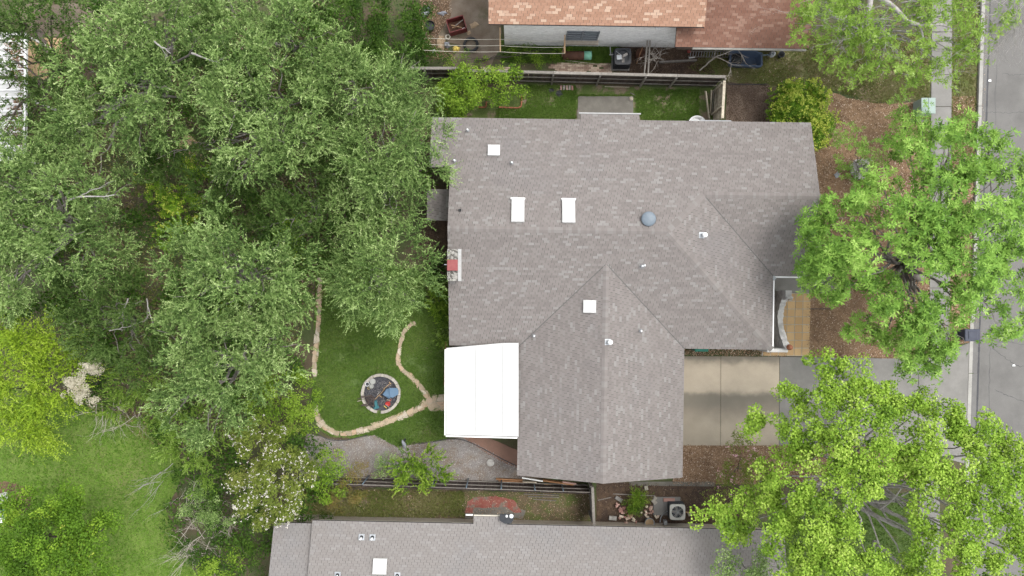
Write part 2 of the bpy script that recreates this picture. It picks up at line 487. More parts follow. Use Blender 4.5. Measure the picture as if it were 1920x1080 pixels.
mat('flower_white', (.72, .68, .62), tone_cols=[(0, (.55, .48, .42)), (1, (.80, .78, .74))], rough=.8, transl=.2)
mat('flower_cream', (.55, .5, .38), tone_cols=[(0, (.36, .32, .22)), (1, (.66, .62, .50))], rough=.8, transl=.2)
mat('flower_pink', (.62, .36, .40), tone_cols=[(0, (.55, .26, .32)), (1, (.75, .55, .56))], rough=.8, transl=.2)
mat('flower_yellow', (.5, .5, .05), tone_cols=[(0, (.26, .36, .04)), (1, (.48, .52, .09))], rough=.8, transl=.2)

mat('rough_stone', (.60, .59, .575), (.48, .47, .46), scale=6, c3=(.30, .295, .29), scale3=1.4, lo3=.52, hi3=.72, bump=.6, bscale=24, fine=.2, tone=.2)
mat('mortar', (.42, .36, .27), (.33, .28, .20), scale=5, c3=(.16, .15, .09), scale3=1.6, lo3=.5, hi3=.68, bump=.4, bscale=25, fine=.25, fscale=24)
leafmat('leaf_oak', [(0.054, 0.103, 0.025), (0.132, 0.221, 0.058), (0.248, 0.362, 0.111), (0.481, 0.608, 0.259)])

mat('roof_seam', (.43, .43, .425), (.39, .39, .385), scale=4)
mat('skylight_frame', (.52, .52, .51), (.44, .44, .43), scale=4, rough=.5)
mat('old_gutter', (.30, .29, .265), (.20, .19, .17), scale=2.5, fine=.15)

leafmat('leaf_broad', [(0.031, 0.070, 0.006), (0.070, 0.149, 0.012), (0.135, 0.254, 0.021), (0.303, 0.443, 0.047)])
mat('boot_grey', (.20, .19, .185), (.16, .155, .15), scale=6)

mat('dull_metal', (.30, .305, .31), (.24, .245, .25), scale=8, rough=.6)
mat('valley_metal', (.095, .09, .088), (.12, .115, .11), scale=8, rough=.8)
mat('whitewash', (.40, .40, .395), (.33, .33, .325), scale=6, fine=.1)
# ------------------------------------------------------------------ the ground and what is laid on it
def area(name, poly, z, m, step=.4, amp=.07, px=True):
    if px: poly = px_poly(poly)
    if amp: poly = wobble(poly, step, amp)
    return structure(MB().sheet(poly, z).build(name, MATS[m]))

structure(MB().sheet([(-260, -220), (260, -220), (260, 220), (-260, 220)], 0).build('ground', MATS['soil']))

BACK_LAWN = [(592, 470), (842, 520), (842, 812), (835, 826), (790, 828), (745, 836), (700, 815), (660, 821), (618, 818), (594, 800), (586, 760), (590, 640)]
LEFT_LAWN = [(-300, 640), (150, 760), (330, 800), (345, 880), (310, 960), (345, 1020), (420, 1200), (-300, 1300)]
SIDE_LAWN = [(798, 152), (1342, 166), (1340, 236), (798, 236)]
NE_LAWN = [(1290, 128), (1365, 60), (1560, 70), (1742, 60), (1742, 185), (1640, 195), (1560, 170), (1440, 160), (1366, 152), (1330, 142)]
VERGE = [(1786, -60), (1836, -60), (1826, 310), (1784, 310)]
UNDER_MAPLE = [(1500, 925), (1718, 925), (1716, 1250), (1450, 1250), (1430, 985)]
S_STRIP = [(560, 915), (1108, 925), (1108, 990), (500, 985)]
area('back_lawn', BACK_LAWN, .004, 'lawn')
area('left_lawn', LEFT_LAWN, .004, 'lawn_bright', 1.0, .2)
area('side_lawn', SIDE_LAWN, .004, 'lawn_patchy', .4, .05)
area('northeast_lawn', NE_LAWN, .004, 'lawn_dry', .5, .15)
area('verge', VERGE, .004, 'lawn_dry', .5, .03)
area('southeast_lawn', UNDER_MAPLE, .004, 'lawn', .5, .1)
area('side_strip', S_STRIP, .004, 'weeds', .5, .08)
GRAVEL = [(575, 812), (612, 822), (650, 826), (680, 818), (702, 815), (745, 838), (790, 831), (845, 823), (878, 822), (920, 846), (985, 882), (985, 912), (700, 905), (560, 905)]
area('gravel_bed', GRAVEL, .008, 'gravel_grey', .4, .05)
SIDE_GRAVEL = [(1362, 156), (1442, 158), (1470, 240), (1360, 240)]
area('side_gravel', SIDE_GRAVEL, .008, 'gravel_brown', .4, .04)
MULCH_FRONT = [(1470, 190), (1560, 175), (1640, 195), (1742, 190), (1744, 672), (1512, 670), (1512, 520), (1500, 240)]
area('front_mulch', MULCH_FRONT, .006, 'mulch_bed', .4, .08)
MULCH_SE = [(1262, 834), (1520, 834), (1722, 838), (1720, 906), (1262, 908)]
area('drive_mulch', MULCH_SE, .006, 'mulch_bed', .4, .04)
MULCH_VERGE = [(1786, 180), (1828, 180), (1822, 640), (1768, 652), (1784, 400)]
area('verge_mulch', MULCH_VERGE, .008, 'mulch_bed', .4, .05)
SOIL_SE = [(1118, 904), (1330, 910), (1420, 918), (1420, 995), (1118, 990)]
area('side_soil', SOIL_SE, .006, 'dark_mulch', .4, .04)
HOUSE_SIDE = [(786, 395), (850, 395), (850, 565), (800, 560), (790, 500)]
area('house_side_bed', HOUSE_SIDE, .008, 'dark_mulch', .4, .06)
N_PAD = [(838, -40), (940, -40), (940, 92), (925, 112), (905, 150), (868, 150), (848, 112), (862, 84), (818, 70), (846, 30)]
area('neighbour_yard_pad', N_PAD, .006, 'dirt_pad', .3, .08)
N_LITTER = [(790, -40), (850, -40), (845, 30), (820, 70), (858, 112), (800, 112), (786, 60)]
area('neighbour_yard_litter', N_LITTER, .005, 'litter', .3, .1)
N_DARK = [(1150, 80), (1310, 84), (1340, 138), (1150, 138)]
area('neighbour_side_soil', N_DARK, .005, 'dark_mulch', .3, .06)
N_GRASS = [(940, 78), (1160, 82), (1160, 120), (940, 116)]
area('neighbour_side_grass', N_GRASS, .004, 'lawn', .3, .1)

# slabs, walks, drive
def slab(name, poly, z0, z1, m, parent=None, tone=.5):
    o = MB().prism(poly, z0, z1, tone).build(name, MATS[m], parent)
    if parent is None: structure(o)
    return o
slab('patio_slab', wobble(px_poly([(1084, 181), (1187, 181), (1187, 226), (1082, 226)]), .3, .015), -.05, .05, 'slab_old')
slab('porch_walk', px_poly([(1436, 512), (1560, 516), (1575, 549), (1436, 549)]), -.05, .03, 'concrete')
slab('red_walk', wobble(px_poly([(868, 819), (905, 816), (990, 852), (990, 886), (946, 868), (905, 845)]), .3, .02), -.05, .02, 'red_concrete')
slab('red_painted_slab', wobble(px_poly([(877, 940), (890, 932), (930, 930), (948, 933), (964, 938), (976, 955), (978, 960), (965, 962), (950, 950), (920, 952), (888, 952), (885, 962), (873, 962)]), .15, .03), -.04, .02, 'red_paint')
slab('worn_slab', wobble(px_poly([(880, 945), (960, 945), (985, 958), (980, 972), (870, 972)]), .2, .05), -.04, .012, 'slab_old')
slab('mow_strip', px_poly([(1180, 903), (1340, 903), (1340, 912), (1180, 910)]), -.04, .02, 'slab_old')
slab('drive_edging', px_poly([(1640, 905), (1722, 905), (1722, 916), (1640, 914)]), -.04, .04, 'slab_old')
sw = bpy.data.objects.new('sidewalk', None); col.objects.link(sw); structure(sw)
ys = [-120, -20, 60, 140, 200, 262, 330, 400, 470, 540, 610, 664]
for a, b in zip(ys[:-1], ys[1:]):
    slab('sidewalk_slab', px_poly([(1747 - a * .008, a + .5), (1785 - a * .008, a + .5), (1785 - b * .008, b - .5), (1747 - b * .008, b - .5)]), -.06, .035, 'concrete', sw, R(.2, .8))
ys = [840, 905, 970, 1040, 1110, 1200]
for a, b in zip(ys[:-1], ys[1:]):
    slab('sidewalk_slab', px_poly([(1724, a + .5), (1762, a + .5), (1761, b - .5), (1723, b - .5)]), -.06, .035, 'concrete', sw, R(.2, .8))

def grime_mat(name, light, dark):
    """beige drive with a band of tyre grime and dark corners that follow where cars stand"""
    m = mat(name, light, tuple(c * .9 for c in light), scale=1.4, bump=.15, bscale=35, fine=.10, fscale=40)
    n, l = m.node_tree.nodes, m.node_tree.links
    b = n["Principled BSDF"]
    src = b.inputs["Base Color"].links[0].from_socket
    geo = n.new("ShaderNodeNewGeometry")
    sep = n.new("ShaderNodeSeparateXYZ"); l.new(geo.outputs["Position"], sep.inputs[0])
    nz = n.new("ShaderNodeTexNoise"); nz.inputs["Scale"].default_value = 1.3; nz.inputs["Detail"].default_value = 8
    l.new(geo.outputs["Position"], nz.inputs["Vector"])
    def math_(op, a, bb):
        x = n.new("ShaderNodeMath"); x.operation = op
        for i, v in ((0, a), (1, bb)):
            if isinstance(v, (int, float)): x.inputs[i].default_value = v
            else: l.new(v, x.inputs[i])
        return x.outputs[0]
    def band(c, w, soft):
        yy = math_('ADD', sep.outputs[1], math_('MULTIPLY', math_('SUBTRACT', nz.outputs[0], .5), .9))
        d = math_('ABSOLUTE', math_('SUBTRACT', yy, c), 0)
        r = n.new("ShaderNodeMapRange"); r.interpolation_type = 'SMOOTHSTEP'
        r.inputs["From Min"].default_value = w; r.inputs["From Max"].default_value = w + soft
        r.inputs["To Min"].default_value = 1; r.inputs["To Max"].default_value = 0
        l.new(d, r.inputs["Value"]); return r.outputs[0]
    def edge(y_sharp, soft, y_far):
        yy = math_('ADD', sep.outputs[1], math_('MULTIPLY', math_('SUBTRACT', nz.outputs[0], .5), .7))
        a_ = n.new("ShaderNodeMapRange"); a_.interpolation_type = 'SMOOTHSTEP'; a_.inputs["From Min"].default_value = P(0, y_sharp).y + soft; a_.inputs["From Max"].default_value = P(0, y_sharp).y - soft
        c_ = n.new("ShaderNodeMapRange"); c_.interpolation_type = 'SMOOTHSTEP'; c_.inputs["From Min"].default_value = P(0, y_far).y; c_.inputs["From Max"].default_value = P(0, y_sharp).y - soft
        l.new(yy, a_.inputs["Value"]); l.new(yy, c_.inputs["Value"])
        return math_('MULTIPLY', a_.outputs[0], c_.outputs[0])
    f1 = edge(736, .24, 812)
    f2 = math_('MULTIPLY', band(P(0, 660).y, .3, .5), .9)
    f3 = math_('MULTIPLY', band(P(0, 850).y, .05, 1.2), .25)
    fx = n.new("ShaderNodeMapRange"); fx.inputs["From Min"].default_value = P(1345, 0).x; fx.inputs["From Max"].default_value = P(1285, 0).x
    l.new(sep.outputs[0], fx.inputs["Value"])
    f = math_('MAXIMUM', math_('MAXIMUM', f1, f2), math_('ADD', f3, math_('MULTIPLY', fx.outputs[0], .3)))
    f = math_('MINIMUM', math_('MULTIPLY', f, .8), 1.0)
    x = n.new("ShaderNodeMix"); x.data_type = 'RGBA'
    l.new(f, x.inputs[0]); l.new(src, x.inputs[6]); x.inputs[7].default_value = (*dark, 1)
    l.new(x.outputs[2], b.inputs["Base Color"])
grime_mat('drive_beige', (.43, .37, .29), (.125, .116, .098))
dv = bpy.data.objects.new('driveway', None); col.objects.link(dv); structure(dv)
slab('drive_slab', px_poly([(1272, 668), (1351, 668), (1350.5, 835), (1272, 835)]), -.08, .03, 'drive_beige', dv)
slab('drive_slab', px_poly([(1351.8, 668), (1461, 669), (1460, 835), (1351.3, 835)]), -.08, .03, 'drive_beige', dv)
slab('drive_slab', px_poly([(1461.8, 669), (1600, 671), (1599, 836), (1460.8, 835)]), -.08, .03, 'concrete', dv, .6)
slab('drive_slab', px_poly([(1600.8, 671), (1722, 673), (1720, 837), (1599.8, 836)]), -.08, .03, 'concrete', dv, .45)
slab('drive_slab', px_poly([(1722.8, 673), (1752, 667), (1818, 642.5), (1812, 870), (1782, 862), (1721, 838)]), -.08, .03, 'concrete', dv, .5)

def line_x(y): return 1836 - (y - 60) * 24 / 745.0
road = structure(MB().sheet(px_poly([(line_x(-400) + 10, -400), (2700, -400), (2700, 1500), (line_x(1500) + 10, 1500)]), .006).build('road', MATS['asphalt']))
gs = bpy.data.objects.new('street_gutter', None); col.objects.link(gs); structure(gs)
kb = bpy.data.objects.new('kerb', None); col.objects.link(kb); structure(kb)
yy = -300
while yy < 1400:
    y2 = yy + 100
    drive = 640 <= yy + 50 <= 870
    slab('kerb_stone', px_poly([(line_x(yy), yy + .6), (line_x(yy) + 6.5, yy + .6), (line_x(y2) + 6.5, y2 - .6), (line_x(y2), y2 - .6)]), -.1, .045 if drive else .14, 'kerb_white', kb)
    slab('gutter_slab', px_poly([(line_x(yy) + 6.7, yy + .6), (line_x(yy) + 18, yy + .6), (line_x(y2) + 18, y2 - .6), (line_x(y2) + 6.7, y2 - .6)]), -.1, .012, 'gutter_concrete', gs)
    yy = y2
tl = MB()
pts = smooth_line([P(line_x(y) + 18.5, y, .0) for y in range(-300, 1401, 60)], 6)
for a, b in zip(pts[:-1], pts[1:]):
    w = .045 + R(-.012, .015)
    tl.add([(a.x - w, a.y, .017), (a.x + w, a.y, .017), (b.x + w, b.y, .017), (b.x - w, b.y, .017)], [(0, 1, 2, 3)])
tl.build('tar_seam', MATS['tar'], gs)
def crack(pp, w):
    mb = MB()
    q = []
    for i in range(len(pp) - 1):
        a, b = P(*pp[i]), P(*pp[i + 1])
        for k in range(8):
            p = a.lerp(b, k / 8)
            q.append(Vector((p.x + R(-.05, .05), p.y + R(-.05, .05), .0102)))
    for a, b in zip(q[:-1], q[1:]):
        d = (b - a).normalized(); nn = Vector((-d.y, d.x, 0)) * w * R(.6, 1.3)
        mb.add([a - nn, a + nn, b + nn, b - nn], [(0, 1, 2, 3)])
    mb.build('crack', MATS['tar'], road)
crack([(1859, 652), (1880, 668), (1905, 685), (1940, 692)], .011)
crack([(1865, 731), (1890, 742), (1925, 757)], .011)
crack([(1855, 612), (1856, 700), (1853, 800)], .009)
crack([(1858, 640), (1890, 642), (1935, 648)], .008)
crack([(1880, 138), (1900, 140), (1940, 136)], .008)
crack([(1850, 210), (1890, 212), (1940, 210)], .007)
crack([(1868, 120), (1866, 250)], .006)

# flagstone path: a sandy bed and every stone on it
fp = structure(MB().sheet([(0, 0), (.01, 0), (0, .01)], -.3).build('flagstone_path', MATS['soil']))
def stones(line, widths, gap=.024, step=(.22, .42), keep=.96):
    pts = smooth_line([Vector((*P2(x, y), 0)) for x, y in line], 10)
    L = [0]
    for a, b in zip(pts[:-1], pts[1:]): L.append(L[-1] + (b - a).length)
    def at(s):
        s = min(max(s, 0), L[-1] - 1e-4)
        i = next(k for k in range(len(L) - 1) if L[k + 1] >= s)
        t = (s - L[i]) / max(L[i + 1] - L[i], 1e-6)
        p = pts[i].lerp(pts[i + 1], t); d = (pts[i + 1] - pts[i]).normalized()
        w = np.interp(s / L[-1], np.linspace(0, 1, len(widths)), widths) / 33.7 / 2
        return p, Vector((-d.y, d.x, 0)), w
    s = 0.0
    skew = 0.0
    while s < L[-1] - .1:
        ds = R(*step)
        sk2 = R(-.13, .13)
        cuts = [-1, 1] if random.random() < (.55 if at(s)[2] < .19 else .3) else [-1, R(-.5, .5), 1]
        for c0, c1 in zip(cuts[:-1], cuts[1:]):
            if random.random() > keep: continue
            poly = []
            for (ss, cc) in ((s, c0), (s, c1), (s + ds, c1), (s + ds, c0)):
                p, nn, w = at(ss + (skew if ss == s else sk2) * cc)
                q = p + nn * w * cc * R(.6, 1.22)
                poly.append(Vector((q.x, q.y, 0)))
            mid = sum(poly, Vector()) / 4
            pl = []
            for i, q in enumerate(poly):
                q = q + (mid - q).normalized() * gap * R(.6, 1.2)
                q2 = poly[(i + 1) % 4]; q2 = q2 + (mid - q2).normalized() * gap * R(.6, 1.2)
                pl.append((q.x, q.y)); e = q.lerp(q2, R(.35, .65)); e = e + (e - mid).normalized() * R(-.012, .02)
                pl.append((e.x, e.y))
            MB().prism(pl, -.02, R(.018, .04), random.random()).build('flagstone', MATS['flagstone'], fp)
        s += ds; skew = sk2
def bed(line, wpx):
    pts = smooth_line([Vector((*P2(x, y), 0)) for x, y in line], 8)
    mb = MB(); w = wpx / 33.7 / 2
    prev = None
    for i in range(len(pts)):
        d = (pts[min(i + 1, len(pts) - 1)] - pts[max(i - 1, 0)]).normalized(); nn = Vector((-d.y, d.x, 0)) * w * R(.85, 1.1)
        cur = (pts[i] + nn, pts[i] - nn)
        if prev: mb.add([(q.x, q.y, .010) for q in (prev[0], prev[1], cur[1], cur[0])], [(0, 1, 2, 3)])
        prev = cur
    mb.build('path_bed', MATS['mortar'], fp)
LA = [(779, 605), (768, 610), (757, 624), (751, 644), (747, 664), (747, 680), (754, 692), (768, 704), (783, 718), (796, 734), (803, 747), (804, 757)]
LB = [(800, 755), (785, 766), (762, 776), (735, 787), (708, 797), (680, 806), (655, 812), (638, 813)]
LC = [(636, 813), (624, 809), (610, 800), (599, 790), (593, 776), (592, 760)]
LD = [(591, 706), (590, 690), (590, 676), (592, 660), (595, 640), (596, 615), (598, 590), (599, 560), (600, 520)]
for L_, w_ in ((LA, 6), (LB, 8), (LC, 9), (LD, 7)): bed(L_, w_)
stones(LA, [11, 8, 8, 9, 12, 13, 14])
stones(LB, [15, 15, 14, 14, 13, 11])
stones(LC, [12, 14, 16, 13], keep=.9)
stones(LD, [8, 13, 12, 10, 12, 12, 12], keep=.9)
# the wider pad beside the patio cover
pad = [[(803, 757), (812, 741), (822, 740), (816, 752)], [(823, 740), (838, 741), (838, 750), (826, 752), (818, 752)], [(800, 760), (815, 754), (824, 762), (812, 769), (803, 768)], [(817, 754), (838, 752), (838, 760), (826, 763)], [(813, 770), (825, 764), (838, 762), (838, 768), (822, 769)]]
MB().sheet(wobble(px_poly([(799, 752), (811, 739), (842, 739), (842, 770), (806, 771)]), .2, .02), .0105).build('path_bed', MATS['mortar'], fp)
for q in pad:
    pl = px_poly(q); cx = sum(p[0] for p in pl) / len(pl); cy = sum(p[1] for p in pl) / len(pl)
    MB().prism([(cx + (p[0] - cx) * .93, cy + (p[1] - cy) * .93) for p in wobble(pl, .25, .015)], -.02, .03, R(.2, .8)).build('flagstone', MATS['flagstone'], fp)

# steel lawn edging along the gravel
def edging(line, label, name='lawn_edging'):
    one(name, label, 'edging', MB().tube([Vector((p.x, p.y, .05)) for p in smooth_line([P(x, y) for x, y in line], 6)], .022, 5), MATS['tar'])
edging([(590, 806), (604, 818), (625, 825), (655, 824), (690, 815)], 'dark curved lawn edging at the left end of the gravel bed')
edging([(785, 832), (812, 828), (840, 823), (865, 824), (888, 832), (915, 846), (945, 862), (975, 876)], 'dark curved lawn edging between gravel bed and red walkway')
edging([(1364, 158), (1400, 159), (1438, 158)], 'straight dark edging strip above the brown side gravel')
edging([(1519, 579), (1560, 579)], 'short dark edging strip in the front mulch beside the tiled patio')
# ------------------------------------------------------------------ roofs
class Frame:
    """a house's own axes: u along the street-to-yard line, v across, turned slightly from the picture's"""
    def __init__(s, deg):
        a = math.radians(deg); s.c, s.s = math.cos(a), math.sin(a)
    def w(s, u, v, z=0.0): return Vector((u * s.c + v * s.s, -u * s.s + v * s.c, z))
    def uv(s, p): return (p[0] * s.c - p[1] * s.s, p[0] * s.s + p[1] * s.c)

def clip_rect(poly, x0, x1, y0, y1):
    def cl(pl, ax, val, keep_gt):
        out = []
        for i in range(len(pl)):
            a, b = pl[i], pl[(i + 1) % len(pl)]
            ia = (a[ax] >= val) if keep_gt else (a[ax] <= val)
            ib = (b[ax] >= val) if keep_gt else (b[ax] <= val)
            if ia: out.append(a)
            if ia != ib:
                t = (val - a[ax]) / (b[ax] - a[ax])
                out.append((a[0] + (b[0] - a[0]) * t, a[1] + (b[1] - a[1]) * t))
        return out
    for ax, val, k in ((0, x0, True), (0, x1, False), (1, y0, True), (1, y1, False)):
        if not poly: return []
        poly = cl(poly, ax, val, k)
    return poly

def parea(p):
    return abs(sum(p[i][0] * p[(i + 1) % len(p)][1] - p[(i + 1) % len(p)][0] * p[i][1] for i in range(len(p)))) / 2

TAB_W, TAB_E = .305, .1275
class Roof:
    def __init__(s, root, fr, m, tones, limit=300):
        s.root, s.fr, s.m, s.tones, s.limit = root, fr, m, tones, limit
        s.full, s.mb = [], MB()
        s.variants = {}
    def plane(s, poly, origin, along, slope, eave_z, deck=True, name='roof_deck', course0=0.0):
        """poly in (u,v); origin on the eave; along = unit vector on the eave; upslope is its left-hand normal"""
        ax = Vector((along[0], along[1])); up = Vector((-ax.y, ax.x))
        k = math.sqrt(1 + slope * slope)
        def to3(a, b, off=0.0):      # a along, b plan distance up the slope
            u = origin[0] + ax.x * a + up.x * b; v = origin[1] + ax.y * a + up.y * b
            p = s.fr.w(u, v, eave_z + slope * b)
            if off:
                nrm = s.fr.w(-up.x * slope, -up.y * slope, 1.0) / k
                p = p + nrm * off
            return p
        loc = [((p[0] - origin[0]) * ax.x + (p[1] - origin[1]) * ax.y, (p[0] - origin[0]) * up.x + (p[1] - origin[1]) * up.y) for p in poly]
        if deck:
            n = len(loc)
            top = [to3(a, b, -.004) for a, b in loc]; bot = [p - Vector((0, 0, .13)) for p in top]
            MB().add(top + bot, [tuple(range(n)), tuple(range(2 * n - 1, n - 1, -1))] + [(i, n + i, n + (i + 1) % n, (i + 1) % n) for i in range(n)]).build(name, MATS['deck'], s.root)
        bmax = max(p[1] for p in loc); a0 = min(p[0] for p in loc); a1 = max(p[0] for p in loc)
        e = TAB_E / k
        rows = int(math.ceil((bmax - min(p[1] for p in loc)) / e)) + 1
        b = min(p[1] for p in loc)
        drift = 0
        for r in range(rows):
            off = (r % 2) * TAB_W / 2 + (0.05 * ((r // 2) % 3))
            kx = int(math.floor((a0 - off) / TAB_W)) - 1
            run = 0; tone = .4
            while kx * TAB_W + off < a1:
                x0 = kx * TAB_W + off + .007; x1 = x0 + TAB_W - .014
                y0, y1 = b + r * e, b + (r + 1) * e - .001
                kx += 1
                pl = clip_rect(loc, x0, x1, y0, y1)
                if len(pl) < 3: continue
                A = parea(pl)
                if A < .0012: continue
                tone = s.tones()
                def h(yy): return .013 - .009 * (yy - y0) / (y1 - y0)
                if A > .999 * (x1 - x0) * (y1 - y0):
                    s.full.append((to3((x0 + x1) / 2, (y0 + y1) / 2), ax, up, slope, k, tone, x1 - x0, y1 - y0, [to3(a, bb, h(bb)) for a, bb in pl], [to3(a, bb, .0) for a, bb in pl]))
                else:
                    s.slab([to3(a, bb, h(bb)) for a, bb in pl], [to3(a, bb, 0) for a, bb in pl], tone)
    def slab(s, top, bot, tone):
        n = len(top)
        s.mb.add(top + bot, [tuple(range(n))] + [(i, n + i, n + (i + 1) % n, (i + 1) % n) for i in range(n)], tone)
    def finish(s, seen=None):
        def proj(q): return ((q.x) / (CAMH - q.z) * FPX + 960, 540 - q.y / (CAMH - q.z) * FPX)
        def size(t):
            pp = [proj(q) for q in t[8]]
            if not all(0 < x < 1920 and 0 < y < 1080 for x, y in pp): return -1
            if seen and not seen(*pp[0]): return -1
            return parea(pp)
        order = sorted(range(len(s.full)), key=lambda i: -size(s.full[i]))
        chosen = set(order[:s.limit])
        for i, (c, ax, up, slope, k, tone, w, h, top, bot) in enumerate(s.full):
            if i not in chosen or s.limit == 0:
                s.slab(top, bot, tone); continue
            tq = round(tone * 9) / 9
            key = (tq, round(w, 3))
            hh = h * k
            if key not in s.variants:
                me = MB().add([(-w / 2, -hh / 2, .013), (w / 2, -hh / 2, .013), (w / 2, hh / 2, .004), (-w / 2, hh / 2, .004), (-w / 2, -hh / 2, 0), (w / 2, -hh / 2, 0), (w / 2, hh / 2, 0), (-w / 2, hh / 2, 0)],
                              [(0, 1, 2, 3), (4, 5, 1, 0), (5, 6, 2, 1), (6, 7, 3, 2), (7, 4, 0, 3)], tq)
                o = me.build('shingle', s.m, None, Vector((0, 0, 0))); s.variants[key] = o.data
                bpy.data.objects.remove(o)
            X = s.fr.w(ax.x, ax.y, 0); Y = s.fr.w(up.x, up.y, slope) / k; Z = X.cross(Y)
            M4 = Matrix(((X.x, Y.x, Z.x, c.x), (X.y, Y.y, Z.y, c.y), (X.z, Y.z, Z.z, c.z), (0, 0, 0, 1)))
            put('shingle', s.variants[key], M4, s.root)
        o = s.mb.build('shingle_courses', s.m, s.root)
        o["kind"] = "stuff"
    def caps(s, a, b, n1, n2, w=.15, step=.145):
        """bent cap shingles along a ridge or hip from a up to b; n1, n2 are the outward plan directions of the two slopes"""
        a, b = Vector(a), Vector(b); L = (b - a).length; d = (b - a) / L
        n1, n2 = Vector(n1), Vector(n2)
        mesh = {}
        for i in range(int(L / step)):
            tq = random.choice((.1, .3, .45, .6, .8))
            if tq not in mesh:
                t0, t1 = .026, .014
                mb = MB()
                vs = []
                for (q, t, hw) in ((0, t0, .5), (step * 1.25, t1, .5)):
                    for side in (n1 * w, Vector((0, 0, 0)), n2 * w):
                        vs.append(d * q + side + Vector((0, 0, t)))
                for (q, t) in ((0, -.005),):
                    for side in (n1 * w, Vector((0, 0, 0)), n2 * w):
                        vs.append(d * q + side + Vector((0, 0, t)))
                mb.add(vs, [(0, 1, 4, 3), (1, 2, 5, 4), (6, 7, 1, 0), (7, 8, 2, 1)], tq)
                o = mb.build('ridge_cap', s.m, None, Vector((0, 0, 0))); mesh[tq] = o.data
                bpy.data.objects.remove(o)
            put('ridge_cap', mesh[tq], Matrix.Translation(a + d * (i * step)), s.root)

def tones_grey():
    r = random.random()
    if r < .10: return R(.85, 1)
    if r < .42: return R(.0, .25)
    return R(.3, .7)
def tones_pale():
    r = random.random()
    return R(.8, 1) if r < .1 else R(.05, .65)
def tones_red():
    r = random.random()
    return R(.88, 1) if r < .16 else R(.05, .7)

# ---- the grey house in the middle
FH = Frame(.8)
E0, SL = 2.75, .30
house = thing('grey_roof_house', 'large L-shaped house with grey shingle roof in the middle', 'house', FH.w(5, 0, 0))
RF = Roof(house, FH, MATS['shingle_grey'], tones_grey)
vN, vS, uE, uW = 8.745, -3.0, 13.45, -3.2
vR = (vN + vS) / 2; run = (vN - vS) / 2; uA = uE - run
vW = .82; vWR = (vN + vW) / 2; uD = uA + (vWR - vR); uG = 15.3
g0, g1, vG = .40, 8.93, -9.66; gm = (g0 + g1) / 2; grun = (g1 - g0) / 2; vGA = vS + grun
N_POLY = [(-4.25, vN), (uG, vN), (uG, vWR), (uD, vWR), (uA, vR), (uW, vR), (uW, 6.03), (-4.25, 6.03)]
RF.plane(N_POLY, (uG, vN), (-1, 0), SL, E0)
RF.plane([(3.42, vN + .30), (6.46, vN + .30), (6.46, vN + .002), (3.42, vN + .002)], (6.46, vN), (-1, 0), SL, E0)
S_POLY = [(uW, vR), (uW, vS), (g0, vS), (gm, vGA), (g1, vS), (uE, vS), (uA, vR)]
RF.plane(S_POLY, (uW, vS), (1, 0), SL, E0)
RF.plane([(uA, vR), (uE, vS), (uE, vW), (uD, vWR)], (uE, vS), (0, 1), SL, E0)
RF.plane([(uD, vWR), (uE, vW), (uG, vW), (uG, vWR)], (uE, vW), (1, 0), SL, E0)
RF.plane([(g0, vS), (gm, vGA), (gm, vG), (g0, vG)], (g0, vS), (0, -1), SL, E0)
RF.plane([(gm, vGA), (g1, vS), (g1, vG), (gm, vG)], (g1, vG), (0, 1), SL, E0)
RF.finish()
zR, zW, zG = E0 + SL * run, E0 + SL * (vWR - vW), E0 + SL * grun
du, dv_ = FH.w(1, 0, 0), FH.w(0, 1, 0)
nN, nS, nE, nW = dv_ - Vector((0, 0, SL)), -dv_ - Vector((0, 0, SL)), du - Vector((0, 0, SL)), -du - Vector((0, 0, SL))
RF.caps(FH.w(uW, vR, zR), FH.w(uA, vR, zR), nN, nS, .15)
RF.caps(FH.w(uD, vWR, zW), FH.w(uG, vWR, zW), nN, nS, .15)
RF.caps(FH.w(gm, vG, zG), FH.w(gm, vGA + .1, zG), nW, nE, .15)
q = Vector((0, 0, -SL / math.sqrt(2)))
RF.caps(FH.w(uE, vS, E0), FH.w(uA, vR, zR), (nE + nN * 0 + dv_ * 0) * .75 + dv_ * .75 - Vector((0, 0, 0)), nS * .75 - du * .75 + Vector((0, 0, 0)), .15)
RF.caps(FH.w(uD, vWR, zW), FH.w(uA, vR, zR), nN * .75 - du * .75, nE * .75 - dv_ * .75, .15)
# open valleys: the dark metal shows as a thin line between the cut shingles
for (a_, b_) in (((g0, vS), (gm, vGA)), ((g1, vS), (gm, vGA)), ((uD, vWR), (uE, vW))):
    za, zb = (E0, zG) if a_ != (uD, vWR) else (zW, E0)
    A_, B_ = FH.w(a_[0], a_[1], za + .017), FH.w(b_[0], b_[1], zb + .017)
    MB().beam(A_, B_, .045, .008, up=(0, 0, 1)).build('valley_flashing', MATS['valley_metal'], house)
# walls below
wall = MB()
def wbox(u0, u1, v0, v1, z0, z1, mb=None, fr=FH):
    (mb or wall).prism([fr.w(a, b)[:2] for a, b in ((u0, v0), (u1, v0), (u1, v1), (u0, v1))], z0, z1)
wbox(uW + .35, uG - .35, vW + .5, vN - .5, 0, E0 - .05)
wbox(uW + .35, uE - .55, vS + .5, vW + .5, 0, E0 - .05)
wbox(g0 + .35, g1 - .45, vG + .4, vS + .5, 0, E0 - .05)
wbox(-3.9, uW + .35, 6.35, vN - .5, 0, E0 - .05)
wall.build('wall', MATS['brick_wall'], house)
